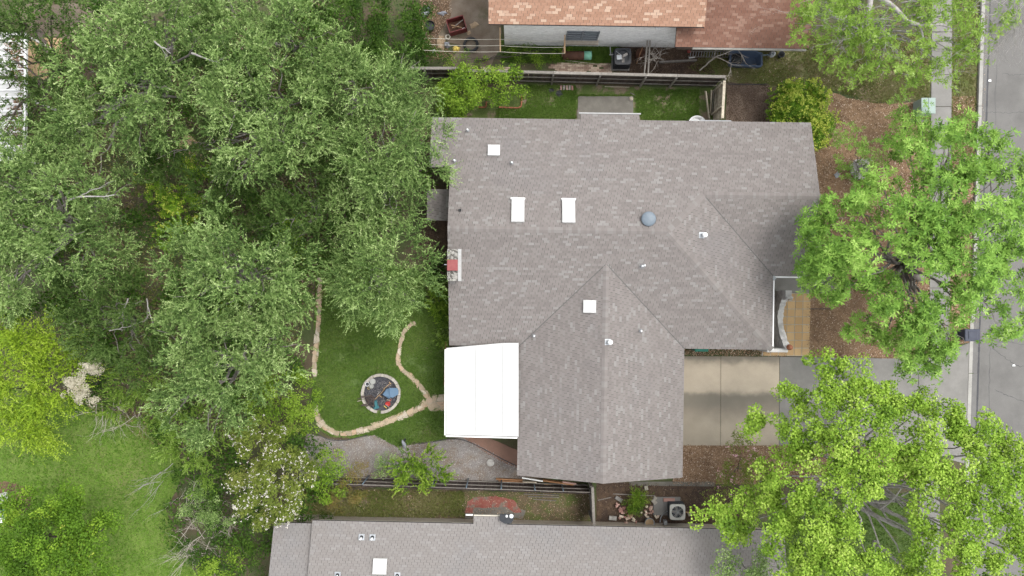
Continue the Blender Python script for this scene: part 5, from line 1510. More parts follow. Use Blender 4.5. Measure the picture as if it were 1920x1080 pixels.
for k in range(16):
    MB().box(P(random.gauss(1217, 7), random.gauss(961, 6), .05 + R(0, .1)), (R(.1, .24), R(.08, .13), R(.05, .1)), rz=R(0, 3), rx=R(-.3, .3), tone=R(.5, 1), bev=.01).build('brick_fragment', MATS['rubble'], rp)
for (x, y, w, l, rz, m, lab) in ((1160, 935.5, .42, .2, -.55, 'concrete', 'grey concrete block upper left of the grass clump'), (1149, 971.5, .42, .22, -.1, 'stone_pale', 'greenish flat block below the pink rubble'),
        (1211.5, 915, .2, .22, .2, 'ring_block', 'single cream block near the garage gable'), (1226.5, 940.5, .22, .3, .7, 'ring_block', 'larger cream block right of the grass clump'), (1228.5, 933.5, .18, .14, -.6, 'ring_block', 'smaller cream block above the larger one'),
        (1293, 964, .2, .17, .2, 'sill_stone', 'tan block right of the cream air conditioner')):
    one('stone_block', lab, 'block', MB().box(P(x, y, .06), (w, l, .12), rz=rz, bev=.015), MATS[m])
p = P(1217, 979, .2)
t = thing('bucket', 'rusty grey bucket at the eave below the small rubble pile', 'bucket', (p.x, p.y, 0))
MB().lathe([(.2, 0), (.27, .38), (.285, .39), (.25, .39), (.19, .05), (0.001, .05)], Matrix.Translation((p.x, p.y, 0)), 16).build('body', MATS['galvanised'], t)
MB().lathe([(0.001, .3), (.24, .3)], Matrix.Translation((p.x, p.y, 0)), 12).build('fill', MATS['wood_tan'], t)
boards('stick', 'grey stick lying above the grass clump', [(P(1150, 926, .04), P(1228, 929.5, .04), .06, .04, .6)], 'wood_grey', 'stick')
boards('stick', 'slanted brown stick left of the grass clump', [(P(1121, 938, .04), P(1146, 932.5, .04), .05, .04, .3)], 'wood_grey', 'stick')
boards('stick', 'two-tone stick right of the cream air conditioner', [(P(1285, 960, .05), P(1304, 960.5, .05), .06, .04, .9)], 'wood_tan', 'stick')
# yard clutter at the lower left edge
one('white_canopy', 'white plastic sheet edge at the lower left border', 'sheet', MB().prism(px_poly([(-40, 972), (16, 971), (4, 980), (-40, 985)], .5), .46, .5), MATS['white_plastic'])
p = P(6, 962, .5)
t = thing('teal_stand', 'teal metal stand standing at the lower left border', 'stand', (p.x, p.y, 0))
for (a, b) in (((-20, 955), (30, 957)), ((-20, 970), (22, 968)), ((14, 953), (8, 971)), ((-2, 953), (-4, 971)), ((6, 952), (24, 966))): MB().beam(P(*a, .5), P(*b, .5), .04, .06).build('bar', MATS['teal_plastic'], t)
for (x, y) in ((-18, 962), (18, 962)): MB().beam(P(x, y, 0), P(x, y, .5), .04, .04).build('leg', MATS['teal_plastic'], t)
MB().prism(px_poly([(-20, 957), (12, 957), (18, 968), (-20, 969)], .42), .4, .43).build('panel', MATS['box_green'], t)
p = P(0, 937, .5)
one('white_box', 'white box with dark trim at the lower left border', 'box', MB().box((p.x - .05, p.y, .3), (.22, .55, .6), rz=.1, bev=.02), MATS['white_plastic'])
one('black_bag', 'black bag below the white box at the lower left border', 'bag', MB().lathe([(.2, 0), (.24, .12), (.12, .3), (0.001, .33)], P(1, 950, 0), 10, flute=.1, nf=5), MATS['black_plastic'])
structure(MB().sheet(wobble(px_poly([(-60, 900), (30, 905), (62, 925), (55, 955), (40, 965), (-60, 965)]), .3, .08), .008).build('bare_patch', MATS['litter']))
# dark things glimpsed under the oaks
one('wooden_crate', 'brown wooden crate glimpsed through the oak gap', 'crate', MB().box(P(352, 268, .2), (.75, .6, .4), rz=.8, tone=.6).box(P(345, 283, .1), (.7, .4, .2), rz=-.75, tone=.3), MATS['wood_tan'])
# ------------------------------------------------------------------ vegetation
def unit(a): return a / np.maximum(np.linalg.norm(a, axis=1, keepdims=True), 1e-9)
def rdir(n): return unit(RNG.normal(size=(n, 3)))

def leaf_quads(pos, axis, nrm, L, W, fold=.18):
    """one folded rhombic leaf per row"""
    axis = unit(axis)
    side = unit(np.cross(axis, nrm))
    nn = np.cross(side, axis)
    L = L[:, None]; W = W[:, None]
    a = pos
    b = pos + axis * L * .48 + side * W * .5 + nn * W * fold
    c = pos + axis * L
    d = pos + axis * L * .48 - side * W * .5 + nn * W * fold
    return np.stack([a, b, c, d], 1)

BT = np.zeros(1)
def shell_points(lobes, per_m2, inner=.45, zmin=-.35, flat=1.0):
    """leaf clumps gathered into boughs that sit in the outer part of each ellipsoid lobe; returns points, outward directions, bough tone"""
    P_, D_, T_ = [], [], []
    for (cx, cy, cz, rx, ry, rz) in lobes:
        area_ = math.pi * rx * ry
        nb = max(4, int(1.25 * area_ + 2))
        bd = rdir(nb * 6); bd = bd[bd[:, 2] > zmin][:nb]; nb = len(bd)
        br = inner + (1 - inner) * RNG.random(nb) ** .6
        bc_ = bd * br[:, None] * np.array([rx, ry, rz]) * .86
        rb = np.minimum(RNG.uniform(.38, .72, nb), .5 * min(rx, ry))
        n = max(6, int(per_m2 * area_))
        k = RNG.integers(0, nb, n)
        o = rdir(n)
        o[:, 2] = np.where(o[:, 2] < -.3, -o[:, 2], o[:, 2])
        rr = .35 + .65 * RNG.random(n) ** .6
        p = bc_[k] + o * (rb[k] * rr)[:, None] * np.array([1, 1, .62]) + np.array([cx, cy, cz])
        P_.append(p); D_.append(unit(o * .8 + bd[k] * .55 + np.array([0, 0, .15])))
        T_.append(np.clip(RNG.normal(.46, .10, nb), 0, 1)[k])
    return np.vstack(P_), np.vstack(D_), np.concatenate(T_)

def cull(p, d, bt, lobes, amount=.55):
    """drop most clumps buried deep in a neighbouring lobe"""
    deep = np.zeros(len(p), bool)
    for (cx, cy, cz, rx, ry, rz) in lobes:
        q = (p - np.array([cx, cy, cz])) / np.array([rx, ry, rz])
        deep |= np.linalg.norm(q, axis=1) < .55
    keep = ~deep | (RNG.random(len(p)) > amount)
    return p[keep], d[keep], bt[keep]

def feather(p, d, sprigs=7, leaves=15, sl=(.35, .75), L=.085, W=.034, up=.25, droop=.25, spread=.8):
    """twig sprays set with small leaves"""
    n = len(p)
    base = np.repeat(p, sprigs, 0) + RNG.normal(size=(n * sprigs, 3)) * .13
    dir_ = unit(np.repeat(d, sprigs, 0) * .75 + rdir(n * sprigs) * spread + np.array([0, 0, up]))
    ln = RNG.uniform(sl[0], sl[1], n * sprigs)
    st = np.clip(np.repeat(BT + RNG.normal(0, .08, n), sprigs) + RNG.normal(0, .17, n * sprigs), 0, 1)
    m = n * sprigs
    t = (np.tile(np.arange(leaves), m) + RNG.random(m * leaves)) / leaves
    B = np.repeat(base, leaves, 0); D = np.repeat(dir_, leaves, 0); LN = np.repeat(ln, leaves)
    pos = B + D * (LN * t)[:, None]
    pos[:, 2] -= droop * LN * t * t
    ax = unit(D * .9 + rdir(m * leaves) * .75)
    nr = unit(rdir(m * leaves) * .8 + np.array([0, 0, 1.0]))
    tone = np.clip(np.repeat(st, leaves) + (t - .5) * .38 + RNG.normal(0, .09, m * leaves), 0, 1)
    s = (1.15 - .4 * t) * RNG.uniform(.75, 1.2, m * leaves)
    return leaf_quads(pos, ax, nr, L * s, W * s), tone

def rosettes(p, d, n_l=8, L=.21, W=.06, k=4, spread=.3, up=.5):
    """whorls of long leaves at twig ends"""
    n = len(p)
    c = np.repeat(p, k, 0) + RNG.normal(size=(n * k, 3)) * spread
    a = unit(np.repeat(d, k, 0) * .6 + rdir(n * k) * .45 + np.array([0, 0, up]))
    st = np.clip(np.repeat(BT + RNG.normal(0, .09, n), k) + RNG.normal(0, .12, n * k), 0, 1)
    m = n * k
    x = unit(np.cross(a, rdir(m))); y = np.cross(a, x)
    ph = np.tile(np.arange(n_l) * 2 * np.pi / n_l, m) + np.repeat(RNG.random(m) * 6.28, n_l) + RNG.normal(0, .22, m * n_l)
    A = np.repeat(a, n_l, 0)
    rad = np.repeat(x, n_l, 0) * np.cos(ph)[:, None] + np.repeat(y, n_l, 0) * np.sin(ph)[:, None]
    lift = RNG.uniform(-.15, .55, m * n_l)[:, None]
    s = RNG.uniform(.65, 1.15, m * n_l) * np.repeat(RNG.uniform(.8, 1.15, m), n_l)
    tone = np.clip(np.repeat(st, n_l) + RNG.normal(0, .1, m * n_l), 0, 1)
    pos = np.repeat(c, n_l, 0) + rad * .015
    return leaf_quads(pos, rad + A * lift, A + rdir(m * n_l) * .25, L * s, W * s), tone

def puffs(p, d, r=.34, leaves=60, L=.11, W=.095, flat=.75, var=.12):
    """dense round leaf clusters"""
    n = len(p)
    rr = r * RNG.uniform(.65, 1.25, n)
    o = rdir(n * leaves); o[:, 2] = np.abs(o[:, 2]) * .9 - .15
    o = unit(o)
    pos = np.repeat(p, leaves, 0) + o * (np.repeat(rr, leaves) * (.55 + .45 * RNG.random(n * leaves) ** .5))[:, None] * np.array([1, 1, flat])
    ax = unit(o * .5 + rdir(n * leaves) * .9)
    nr = unit(o * .9 + rdir(n * leaves) * .45 + np.array([0, 0, .45]))
    tone = np.clip(np.repeat(BT + RNG.normal(0, .10, n), leaves) + RNG.normal(0, var, n * leaves) + .14 * o[:, 2], 0, 1)  # upward leaves toned lighter, lower ones darker: shading put into the leaf colour
    s = RNG.uniform(.7, 1.2, n * leaves)
    return leaf_quads(pos, ax, nr, L * s, W * s, .12), tone

def lobe(px, py, z, rpx, rz=None, ry=None):
    """a lobe read off the photograph: centre, height, radius in pixels"""
    c = P(px, py, z); k = (CAMH - z) / FPX
    rx = rpx * k
    return (c.x, c.y, z, rx, (ry * k if ry else rx), rz if rz else rx * .8)

def branch(mb, a, b, r0, r1, wig=.12, n=5, sides=6):
    a, b = Vector(a), Vector(b)
    L = (b - a).length
    pts = [a.lerp(b, i / n) + (Vector((R(-1, 1), R(-1, 1), R(-.5, .5))) * wig * L / n if 0 < i < n else Vector()) + Vector((0, 0, .08 * L * math.sin(math.pi * i / n))) for i in range(n + 1)]
    mb.tube(pts, [r0 + (r1 - r0) * i / n for i in range(n + 1)], sides, cap=False)
    return pts
def twig_tree(mb, a, d, L, r, depth, spread=.7, kids=3, up=.05, sides=4, curl=.25):
    d = d.normalized()
    pts = [Vector(a)]
    n = 4
    for i in range(n):
        d = (d + Vector((R(-curl, curl), R(-curl, curl), R(-curl, curl) * .6 + up))).normalized()
        pts.append(pts[-1] + d * L / n)
    mb.tube(pts, [r * (1 - .55 * i / n) for i in range(n + 1)], sides, cap=False)
    if depth > 0:
        for k in range(kids):
            q = pts[random.randint(1, n)]
            dd = (d + Vector((R(-1, 1), R(-1, 1), R(-.6, .8))) * spread).normalized()
            twig_tree(mb, q, dd, L * R(.5, .8), r * R(.4, .6), depth - 1, spread, kids, up, sides, curl)

def plant(name, label, cat, base, lobes, gen, lmat, bark='bark_grey', trunk_r=.2, group=None, per_m2=2.0, inner=.45, zmin=-.35, extra=None, fork=.35, limbs=True, sub=2, cullamt=.6, crown='crown', trunk_name='trunk'):
    base = Vector(base)
    t = thing(name, label, cat, base, group)
    if limbs:
        mb = MB()
        top = sum((Vector(l[:3]) for l in lobes), Vector()) / len(lobes)
        fk = base.lerp(Vector((top.x, top.y, max(top.z * .55, .3))), fork * 2)
        fk.z = max(top.z * fork, .15)
        mb.tube([base - Vector((0, 0, .1)), base.lerp(fk, .4) + Vector((R(-.1, .1), R(-.1, .1), 0)) * trunk_r * 3, fk], [trunk_r * 1.25, trunk_r, trunk_r * .85], 8, cap=False)
        for l in lobes:
            e = Vector((l[0], l[1], l[2] + l[5] * .35))
            pts = branch(mb, fk, e, trunk_r * .4, trunk_r * .09, .25, 6)
            for k in range(sub):
                q = pts[random.randint(2, 5)]
                a = R(0, 6.28)
                e2 = Vector((l[0] + math.cos(a) * l[3] * .8, l[1] + math.sin(a) * l[4] * .8, l[2] + l[5] * R(.1, .6)))
                p3 = branch(mb, q, e2, trunk_r * .14, .01, .3, 5, 5)
        mb.build(trunk_name, MATS[bark], t)
    global BT
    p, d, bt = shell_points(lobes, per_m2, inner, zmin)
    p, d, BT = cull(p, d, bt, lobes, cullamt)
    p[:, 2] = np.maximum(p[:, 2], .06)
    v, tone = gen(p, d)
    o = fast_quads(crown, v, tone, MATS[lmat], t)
    if extra: extra(t, p, d)
    return t

f_oak = lambda p, d: feather(p, d, 8, 15, (.30, .70), .10, .044)
f_oak_long = lambda p, d: feather(p, d, 8, 17, (.45, .95), .10, .042, .15, .35, .7)

# ---- the grey-green oaks on the left (heights of 6 to 10 m)
OAKS = 'grey-green oaks filling the left of the yard'
def oak(label, base, lobes, g=f_oak, m='leaf_oak', dens=8, r=.22, bark='bark_grey', **k):
    plant('oak_tree', label, 'tree', P(*base), [lobe(l[0], l[1], l[2] + R(-.4, .4), l[3] * 1.1) for l in lobes], g, m, bark, r, OAKS, dens, **k)
oak('feathery oak overhanging the upper left corner of the grey roof', (690, 330),
    [(742, 262, 6.8, 72), (690, 300, 6.2, 58), (792, 322, 6.0, 46), (730, 350, 5.8, 60), (662, 372, 5.2, 46), (742, 402, 4.8, 42), (690, 412, 5.0, 44), (800, 262, 5.8, 34)], f_oak_long, r=.2)
oak('feathery oak left of the chimney, above the open lawn', (700, 520),
    [(730, 492, 5.6, 72), (678, 520, 5.4, 56), (768, 532, 5.4, 46), (712, 556, 5.2, 56), (655, 552, 4.8, 34), (748, 572, 4.8, 36)], f_oak_long, r=.18)
oak('oak reaching over the top fence behind the lime shrubs', (660, 190),
    [(640, 150, 6.8, 60), (700, 160, 7.0, 58), (758, 150, 6.4, 50), (770, 182, 6.0, 40), (650, 205, 6.2, 48)], f_oak_long, r=.2)
oak('tall oak near the top centre-left with bright upper boughs', (500, 210),
    [(468, 128, 8.6, 66), (530, 165, 8.2, 62), (440, 195, 8.4, 62), (520, 225, 8.4, 62), (470, 262, 8.0, 60), (570, 235, 7.4, 50), (540, 290, 7.2, 50), (455, 320, 6.8, 44)], r=.26)
oak('oak at the top edge beside the dark vine thicket', (530, 60),
    [(500, 30, 7.6, 58), (560, 55, 7.8, 62), (600, 95, 7.0, 46), (430, 40, 7.2, 50), (470, 80, 7.0, 40)], r=.22)
oak('broad oak at the top left beside the timber deck', (250, 130),
    [(300, 40, 8.0, 66), (240, 85, 8.4, 62), (330, 105, 8.0, 64), (180, 140, 8.0, 58), (270, 165, 8.6, 66), (350, 190, 7.6, 54), (205, 215, 8.0, 62), (140, 235, 7.2, 50), (285, 240, 7.8, 54), (105, 280, 6.8, 46), (165, 300, 6.8, 46), (395, 60, 7.2, 46), (260, 20, 7.4, 46), (350, 20, 7.4, 46)], r=.3)
oak('oak at the left border above the yellow willow', (70, 430),
    [(55, 345, 7.6, 66), (120, 372, 7.8, 62), (50, 430, 7.8, 64), (125, 455, 7.6, 62), (40, 510, 7.0, 56), (190, 490, 6.6, 50), (185, 400, 6.6, 44), (225, 360, 6.2, 34), (20, 290, 6.8, 50), (90, 300, 7.0, 44), (10, 570, 6.0, 46)], r=.28)
oak('large round oak in the middle of the left thicket', (420, 520),
    [(405, 440, 8.0, 54), (360, 490, 8.0, 56), (440, 500, 8.6, 66), (385, 555, 8.2, 60), (500, 520, 8.0, 58), (545, 490, 7.2, 48), (480, 575, 7.6, 56), (560, 545, 7.0, 46)], r=.28)
oak('oak above the bright green shrubs, left of the lawn', (410, 690),
    [(355, 640, 7.4, 58), (420, 650, 7.8, 60), (480, 640, 7.4, 56), (535, 625, 6.8, 48), (370, 705, 7.4, 58), (440, 715, 7.6, 62), (345, 760, 6.4, 46), (400, 780, 6.4, 46), (505, 690, 6.6, 46)], r=.26)
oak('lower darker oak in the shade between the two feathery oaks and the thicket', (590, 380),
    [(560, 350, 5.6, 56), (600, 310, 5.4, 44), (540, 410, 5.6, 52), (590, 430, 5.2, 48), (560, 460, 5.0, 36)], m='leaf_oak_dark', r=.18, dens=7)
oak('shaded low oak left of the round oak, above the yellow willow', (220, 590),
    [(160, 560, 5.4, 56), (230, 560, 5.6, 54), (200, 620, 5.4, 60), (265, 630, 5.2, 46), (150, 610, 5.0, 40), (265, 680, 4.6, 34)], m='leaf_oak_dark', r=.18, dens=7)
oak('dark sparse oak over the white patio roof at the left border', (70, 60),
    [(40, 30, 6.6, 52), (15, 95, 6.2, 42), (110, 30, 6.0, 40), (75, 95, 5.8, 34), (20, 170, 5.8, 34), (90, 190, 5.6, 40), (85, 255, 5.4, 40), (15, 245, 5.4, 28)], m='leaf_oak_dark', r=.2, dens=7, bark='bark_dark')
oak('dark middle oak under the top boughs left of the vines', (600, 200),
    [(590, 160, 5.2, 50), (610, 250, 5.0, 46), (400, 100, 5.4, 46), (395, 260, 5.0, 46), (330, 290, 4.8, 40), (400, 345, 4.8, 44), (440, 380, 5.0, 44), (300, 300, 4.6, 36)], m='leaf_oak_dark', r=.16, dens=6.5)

# ---- thicket below: vines and shrubs
def shrub(name, label, base, lobes, g, m, dens=4.0, r=.05, cat='shrub', bark='bark_dark', group=None, **k):
    return plant(name, label, cat, P(*base), [lobe(*l) for l in lobes], g, m, bark, r, group, dens * 2.4, fork=.25, crown='foliage', trunk_name='stem', sub=1, **k)
f_leafy = lambda p, d: puffs(p, d, .26, 34, .095, .06)
f_small = lambda p, d: puffs(p, d, .2, 36, .07, .045)
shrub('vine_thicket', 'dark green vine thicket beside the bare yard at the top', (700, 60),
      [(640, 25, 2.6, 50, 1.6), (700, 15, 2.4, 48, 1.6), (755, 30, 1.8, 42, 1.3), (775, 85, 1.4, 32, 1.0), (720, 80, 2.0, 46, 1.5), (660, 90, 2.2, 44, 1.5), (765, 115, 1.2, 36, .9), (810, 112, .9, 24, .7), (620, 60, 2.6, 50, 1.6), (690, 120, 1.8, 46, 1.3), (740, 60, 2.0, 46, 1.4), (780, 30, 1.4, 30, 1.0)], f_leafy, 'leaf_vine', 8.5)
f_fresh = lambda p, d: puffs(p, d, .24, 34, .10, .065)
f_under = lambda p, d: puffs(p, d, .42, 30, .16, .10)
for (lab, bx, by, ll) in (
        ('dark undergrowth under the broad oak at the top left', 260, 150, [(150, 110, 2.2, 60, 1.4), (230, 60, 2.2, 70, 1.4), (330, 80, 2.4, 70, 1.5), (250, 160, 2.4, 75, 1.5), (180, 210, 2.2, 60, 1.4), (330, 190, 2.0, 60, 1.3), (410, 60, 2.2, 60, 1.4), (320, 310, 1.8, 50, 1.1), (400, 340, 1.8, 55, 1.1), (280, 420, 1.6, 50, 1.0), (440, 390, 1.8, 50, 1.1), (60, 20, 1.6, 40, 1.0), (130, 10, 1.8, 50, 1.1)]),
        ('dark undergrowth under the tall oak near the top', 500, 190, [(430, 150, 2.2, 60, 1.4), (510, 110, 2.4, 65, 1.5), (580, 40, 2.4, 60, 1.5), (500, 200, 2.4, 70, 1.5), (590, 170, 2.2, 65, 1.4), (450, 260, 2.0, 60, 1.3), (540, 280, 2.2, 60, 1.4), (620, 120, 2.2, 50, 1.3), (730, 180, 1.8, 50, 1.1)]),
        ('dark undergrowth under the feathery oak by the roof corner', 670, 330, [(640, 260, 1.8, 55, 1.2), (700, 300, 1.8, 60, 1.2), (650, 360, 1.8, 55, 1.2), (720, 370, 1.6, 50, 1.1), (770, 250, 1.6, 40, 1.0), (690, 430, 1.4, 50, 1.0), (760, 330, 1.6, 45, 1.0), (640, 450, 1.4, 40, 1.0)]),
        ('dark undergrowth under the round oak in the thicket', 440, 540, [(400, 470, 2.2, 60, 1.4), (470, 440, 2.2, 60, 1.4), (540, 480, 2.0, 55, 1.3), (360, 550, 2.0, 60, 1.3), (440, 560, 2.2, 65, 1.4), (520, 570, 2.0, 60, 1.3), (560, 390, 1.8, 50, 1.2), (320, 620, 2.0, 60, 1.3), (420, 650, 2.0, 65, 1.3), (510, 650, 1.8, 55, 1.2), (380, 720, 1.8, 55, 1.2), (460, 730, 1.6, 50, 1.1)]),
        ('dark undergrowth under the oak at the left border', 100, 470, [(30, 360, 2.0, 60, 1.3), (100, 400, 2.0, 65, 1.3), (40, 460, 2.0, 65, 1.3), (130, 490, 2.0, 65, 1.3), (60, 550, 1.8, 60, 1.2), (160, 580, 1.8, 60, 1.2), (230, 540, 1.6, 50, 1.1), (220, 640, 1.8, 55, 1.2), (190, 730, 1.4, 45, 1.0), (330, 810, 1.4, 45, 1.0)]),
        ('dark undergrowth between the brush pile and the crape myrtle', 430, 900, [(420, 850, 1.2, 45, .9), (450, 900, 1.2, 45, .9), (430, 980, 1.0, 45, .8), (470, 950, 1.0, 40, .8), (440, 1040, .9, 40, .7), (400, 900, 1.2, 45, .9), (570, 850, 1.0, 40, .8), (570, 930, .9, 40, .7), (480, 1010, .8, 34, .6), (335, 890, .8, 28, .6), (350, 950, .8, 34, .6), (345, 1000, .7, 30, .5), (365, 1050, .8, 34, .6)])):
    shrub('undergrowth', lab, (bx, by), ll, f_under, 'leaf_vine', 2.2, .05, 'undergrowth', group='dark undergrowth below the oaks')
shrub('lime_shrub', 'left-hand lime green shrub between top fence and grey roof', (862, 180), [(850, 165, 1.5, 30, 1.2), (878, 155, 1.7, 28, 1.2), (855, 195, 1.2, 30, 1.0), (885, 185, 1.3, 26, 1.0), (835, 180, 1.2, 22, 1.0), (865, 178, 1.6, 30, 1.1), (840, 205, 1.0, 20, .8)], f_fresh, 'leaf_fresh', 10)
shrub('lime_shrub', 'right-hand lime green shrub hanging over the terracotta bed', (945, 165), [(930, 152, 1.6, 26, 1.0), (960, 155, 1.5, 26, 1.0), (942, 178, 1.2, 22, .8), (968, 165, 1.3, 18, .8), (915, 165, 1.2, 18, .8)], f_fresh, 'leaf_fresh', 8.0)
shrub('weed_clump', 'green weeds sprouting under the clothesline by the fence', (885, 115), [(870, 112, .5, 22, .5), (900, 118, .5, 18, .4), (850, 118, .5, 18, .4), (975, 100, .25, 20, .25), (1010, 98, .25, 24, .25), (1050, 98, .2, 20, .2)], f_small, 'leaf_fresh', 5.0)
def yellow_tips(k, size=.05, m='flower_yellow', name='blossom', z=.05, dens=None):
    def ex(t, p, d):
        sel = d[:, 2] > .1
        pp, dd = p[sel], d[sel]
        idx = RNG.integers(0, len(pp), k)
        q = pp[idx] + dd[idx] * .2 + RNG.normal(size=(k, 3)) * .1 + np.array([0, 0, z])
        rep = 5
        pos = np.repeat(q, rep, 0) + RNG.normal(size=(k * rep, 3)) * size * .5
        v = leaf_quads(pos, rdir(k * rep), unit(rdir(k * rep) * .6 + np.array([0, 0, 1.])), size * RNG.uniform(.8, 1.5, k * rep), size * RNG.uniform(.7, 1.2, k * rep), .1)
        fast_quads(name, v, RNG.random(k * rep), MATS[m], t)
    return ex
f_citrus = lambda p, d: rosettes(p, d, 7, .13, .06, 4, .16, .6)
shrub('round_shrub', 'round shrub with yellow-green tips at the upper right roof corner', (1497, 222), [(1497, 215, .95, 55, 1.15, 50), (1475, 235, .9, 35, .9), (1525, 245, .9, 32, .9), (1500, 185, .9, 32, .8)], f_citrus, 'leaf_citrus', 20, extra=yellow_tips(900, .085, z=.10))
shrub('citrus_shrub', 'yellow-flecked shrub deep in the gap of the oak thicket', (320, 390), [(300, 365, 2.2, 40, 1.4), (345, 395, 2.2, 42, 1.4), (330, 440, 1.8, 34, 1.2), (370, 330, 2.0, 34, 1.2)], f_citrus, 'leaf_citrus', 6, extra=yellow_tips(160, .07))
shrub('citrus_shrub', 'smaller yellow-flecked shrub right of the oak thicket gap', (540, 430), [(540, 430, 2.2, 36, 1.2), (570, 470, 1.8, 26, 1.0), (430, 590, 2.0, 30, 1.0)], f_citrus, 'leaf_citrus', 5, extra=yellow_tips(50, .06))
f_willow = lambda p, d: feather(p, d, 6, 20, (.6, 1.3), .11, .05, .1, .55, .6)
shrub('willow', 'yellow-green drooping willow at the left border', (50, 720), [(45, 660, 4.6, 56, 1.6), (110, 650, 4.2, 46, 1.4), (35, 730, 4.8, 56, 1.6), (105, 725, 4.4, 52, 1.5), (40, 790, 4.0, 46, 1.4), (100, 785, 3.6, 36, 1.2), (15, 620, 4.2, 40, 1.3)], f_willow, 'leaf_yellow', 4.6, .12, 'tree')
f_plume = lambda p, d: puffs(p, d, .17, 60, .055, .035)
shrub('cream_shrub', 'pale cream plumed shrub right of the yellow willow', (165, 725), [(186, 684, 5.4, 15, .5), (168, 706, 5.5, 20, .5), (145, 728, 5.4, 23, .5), (160, 750, 5.2, 19, .5)], f_plume, 'flower_cream', 14)
f_sprout = lambda p, d: feather(p, d, 6, 16, (.35, .8), .085, .045, .35, .3, .6)
shrub('sprouting_shrub', 'bright green sprouting shrub below the cream plumed shrub', (265, 740), [(245, 720, 2.6, 34, 1.2), (285, 700, 2.6, 34, 1.2), (260, 770, 2.2, 32, 1.0), (310, 760, 2.2, 30, 1.0), (225, 755, 2.0, 24, .9)], f_sprout, 'leaf_lime', 4.5, .06)
shrub('dense_bush', 'dense mid-green bush left of the flagstone border', (545, 745), [(530, 725, 1.6, 40, 1.2), (565, 755, 1.4, 34, 1.1), (525, 780, 1.3, 38, 1.0), (490, 745, 1.6, 32, 1.1), (572, 700, 1.0, 24, .8), (560, 790, 1.0, 28, .8), (580, 735, .9, 20, .7), (545, 812, .9, 26, .7), (500, 800, 1.3, 34, 1.0), (575, 770, .8, 20, .7)], f_fresh, 'leaf_fresh', 6)
f_myr = lambda p, d: puffs(p, d, .2, 40, .085, .055)
shrub('crape_myrtle', 'crape myrtle covered with white blossoms at the lower left of the yard', (500, 890), [(480, 830, 3.6, 44, 1.3), (540, 840, 3.4, 42, 1.2), (460, 875, 3.6, 42, 1.3), (520, 885, 3.8, 52, 1.4), (560, 890, 3.2, 34, 1.1), (480, 930, 3.4, 42, 1.2), (530, 935, 3.3, 42, 1.2), (500, 960, 3.0, 28, .9)], f_myr, 'leaf_myrtle', 11, .05, 'tree', extra=yellow_tips(520, .045, 'flower_white', 'blossom', .08))
shrub('lime_shrub', 'vivid lime shrub between the crape myrtle and the gravel bed', (625, 880), [(610, 868, 1.9, 24, .9), (632, 885, 2.0, 28, .9), (605, 895, 1.6, 22, .8), (640, 862, 1.6, 16, .7), (625, 915, 1.4, 24, .8)], f_fresh, 'leaf_fresh', 6.5)
shrub('bronze_shrub', 'olive-bronze shrub right of the vivid lime shrub', (665, 905), [(668, 890, 1.7, 24, .8), (660, 915, 1.6, 28, .8), (640, 940, 1.3, 26, .7), (675, 925, 1.2, 16, .6)], f_small, 'leaf_autumn', 6.5)
f_compound = lambda p, d: feather(p, d, 5, 18, (.35, .6), .10, .05, .25, .3, .6)
shrub('compound_shrub', 'bright green feathery shrub leaning over the steel-post fence', (775, 880), [(765, 868, 1.5, 30, .9), (795, 862, 1.5, 28, .8), (815, 890, 1.4, 24, .7), (780, 892, 1.4, 28, .8)], f_compound, 'leaf_fresh', 6.5)
shrub('grey_shrub', 'small grey-green shrub left of the bright feathery shrub', (725, 880), [(722, 872, 1.1, 20, .7), (735, 855, 1.1, 16, .6), (715, 888, 1.0, 14, .5)], f_small, 'leaf_oak', 6.5)
f_dense = lambda p, d: puffs(p, d, .34, 60, .105, .075, .7, .06)
plant('broadleaf_tree', 'dense round broadleaf tree at the lower left corner', 'tree', P(80, 1040), [lobe(*l) for l in [(120, 935, 4.6, 42), (60, 960, 4.8, 44), (150, 975, 5.2, 48), (90, 1000, 5.8, 56), (30, 1020, 5.4, 54), (165, 1030, 5.2, 50), (110, 1060, 5.8, 60), (40, 1085, 5.4, 56), (175, 1085, 5.0, 46), (205, 985, 4.4, 26)]], f_dense, 'leaf_broad', 'bark_dark', .2, None, 15, extra=yellow_tips(9, .09))
shrub('sprouting_shrub', 'bright sprouts among the bare twigs left of the crape myrtle', (385, 860), [(360, 850, 2.6, 30, 1.0), (330, 830, 2.4, 24, .9), (375, 885, 2.4, 30, 1.0), (350, 800, 3.0, 34, 1.1), (410, 835, 2.4, 26, .9)], f_sprout, 'leaf_lime', 4.5, .06)
shrub('olive_shrub', 'olive green shrub above the brush pile', (400, 945), [(390, 935, 2.2, 34, 1.0), (425, 950, 2.2, 30, 1.0), (360, 960, 1.8, 26, .8), (385, 990, 1.8, 26, .8)], f_small, 'leaf_oak', 5.5)
shrub('lime_shrub', 'lime shrub at the bottom edge below the brush pile', (400, 1055), [(395, 1050, 1.5, 28, .8), (430, 1065, 1.4, 26, .7), (370, 1075, 1.2, 26, .7), (445, 1035, 1.0, 18, .6)], f_fresh, 'leaf_fresh', 5.5)
shrub('hedge_weeds', 'rough green weeds along the left end of the pale roof house', (480, 1030), [(470, 1000, .9, 34, .7), (485, 1040, .8, 28, .6), (470, 1080, .8, 30, .6), (545, 968, .8, 34, .5), (600, 965, .6, 24, .4)], f_small, 'leaf_vine', 6.0)
f_fern = lambda p, d: feather(p, d, 8, 16, (.3, .6), .09, .04, .3, .4, .8)
shrub('fern_clump', 'upper bright fern clump at the left wall below the chimney', (822, 560), [(822, 560, .5, 18, .45), (825, 585, .5, 16, .4)], f_fern, 'leaf_fresh', 9)
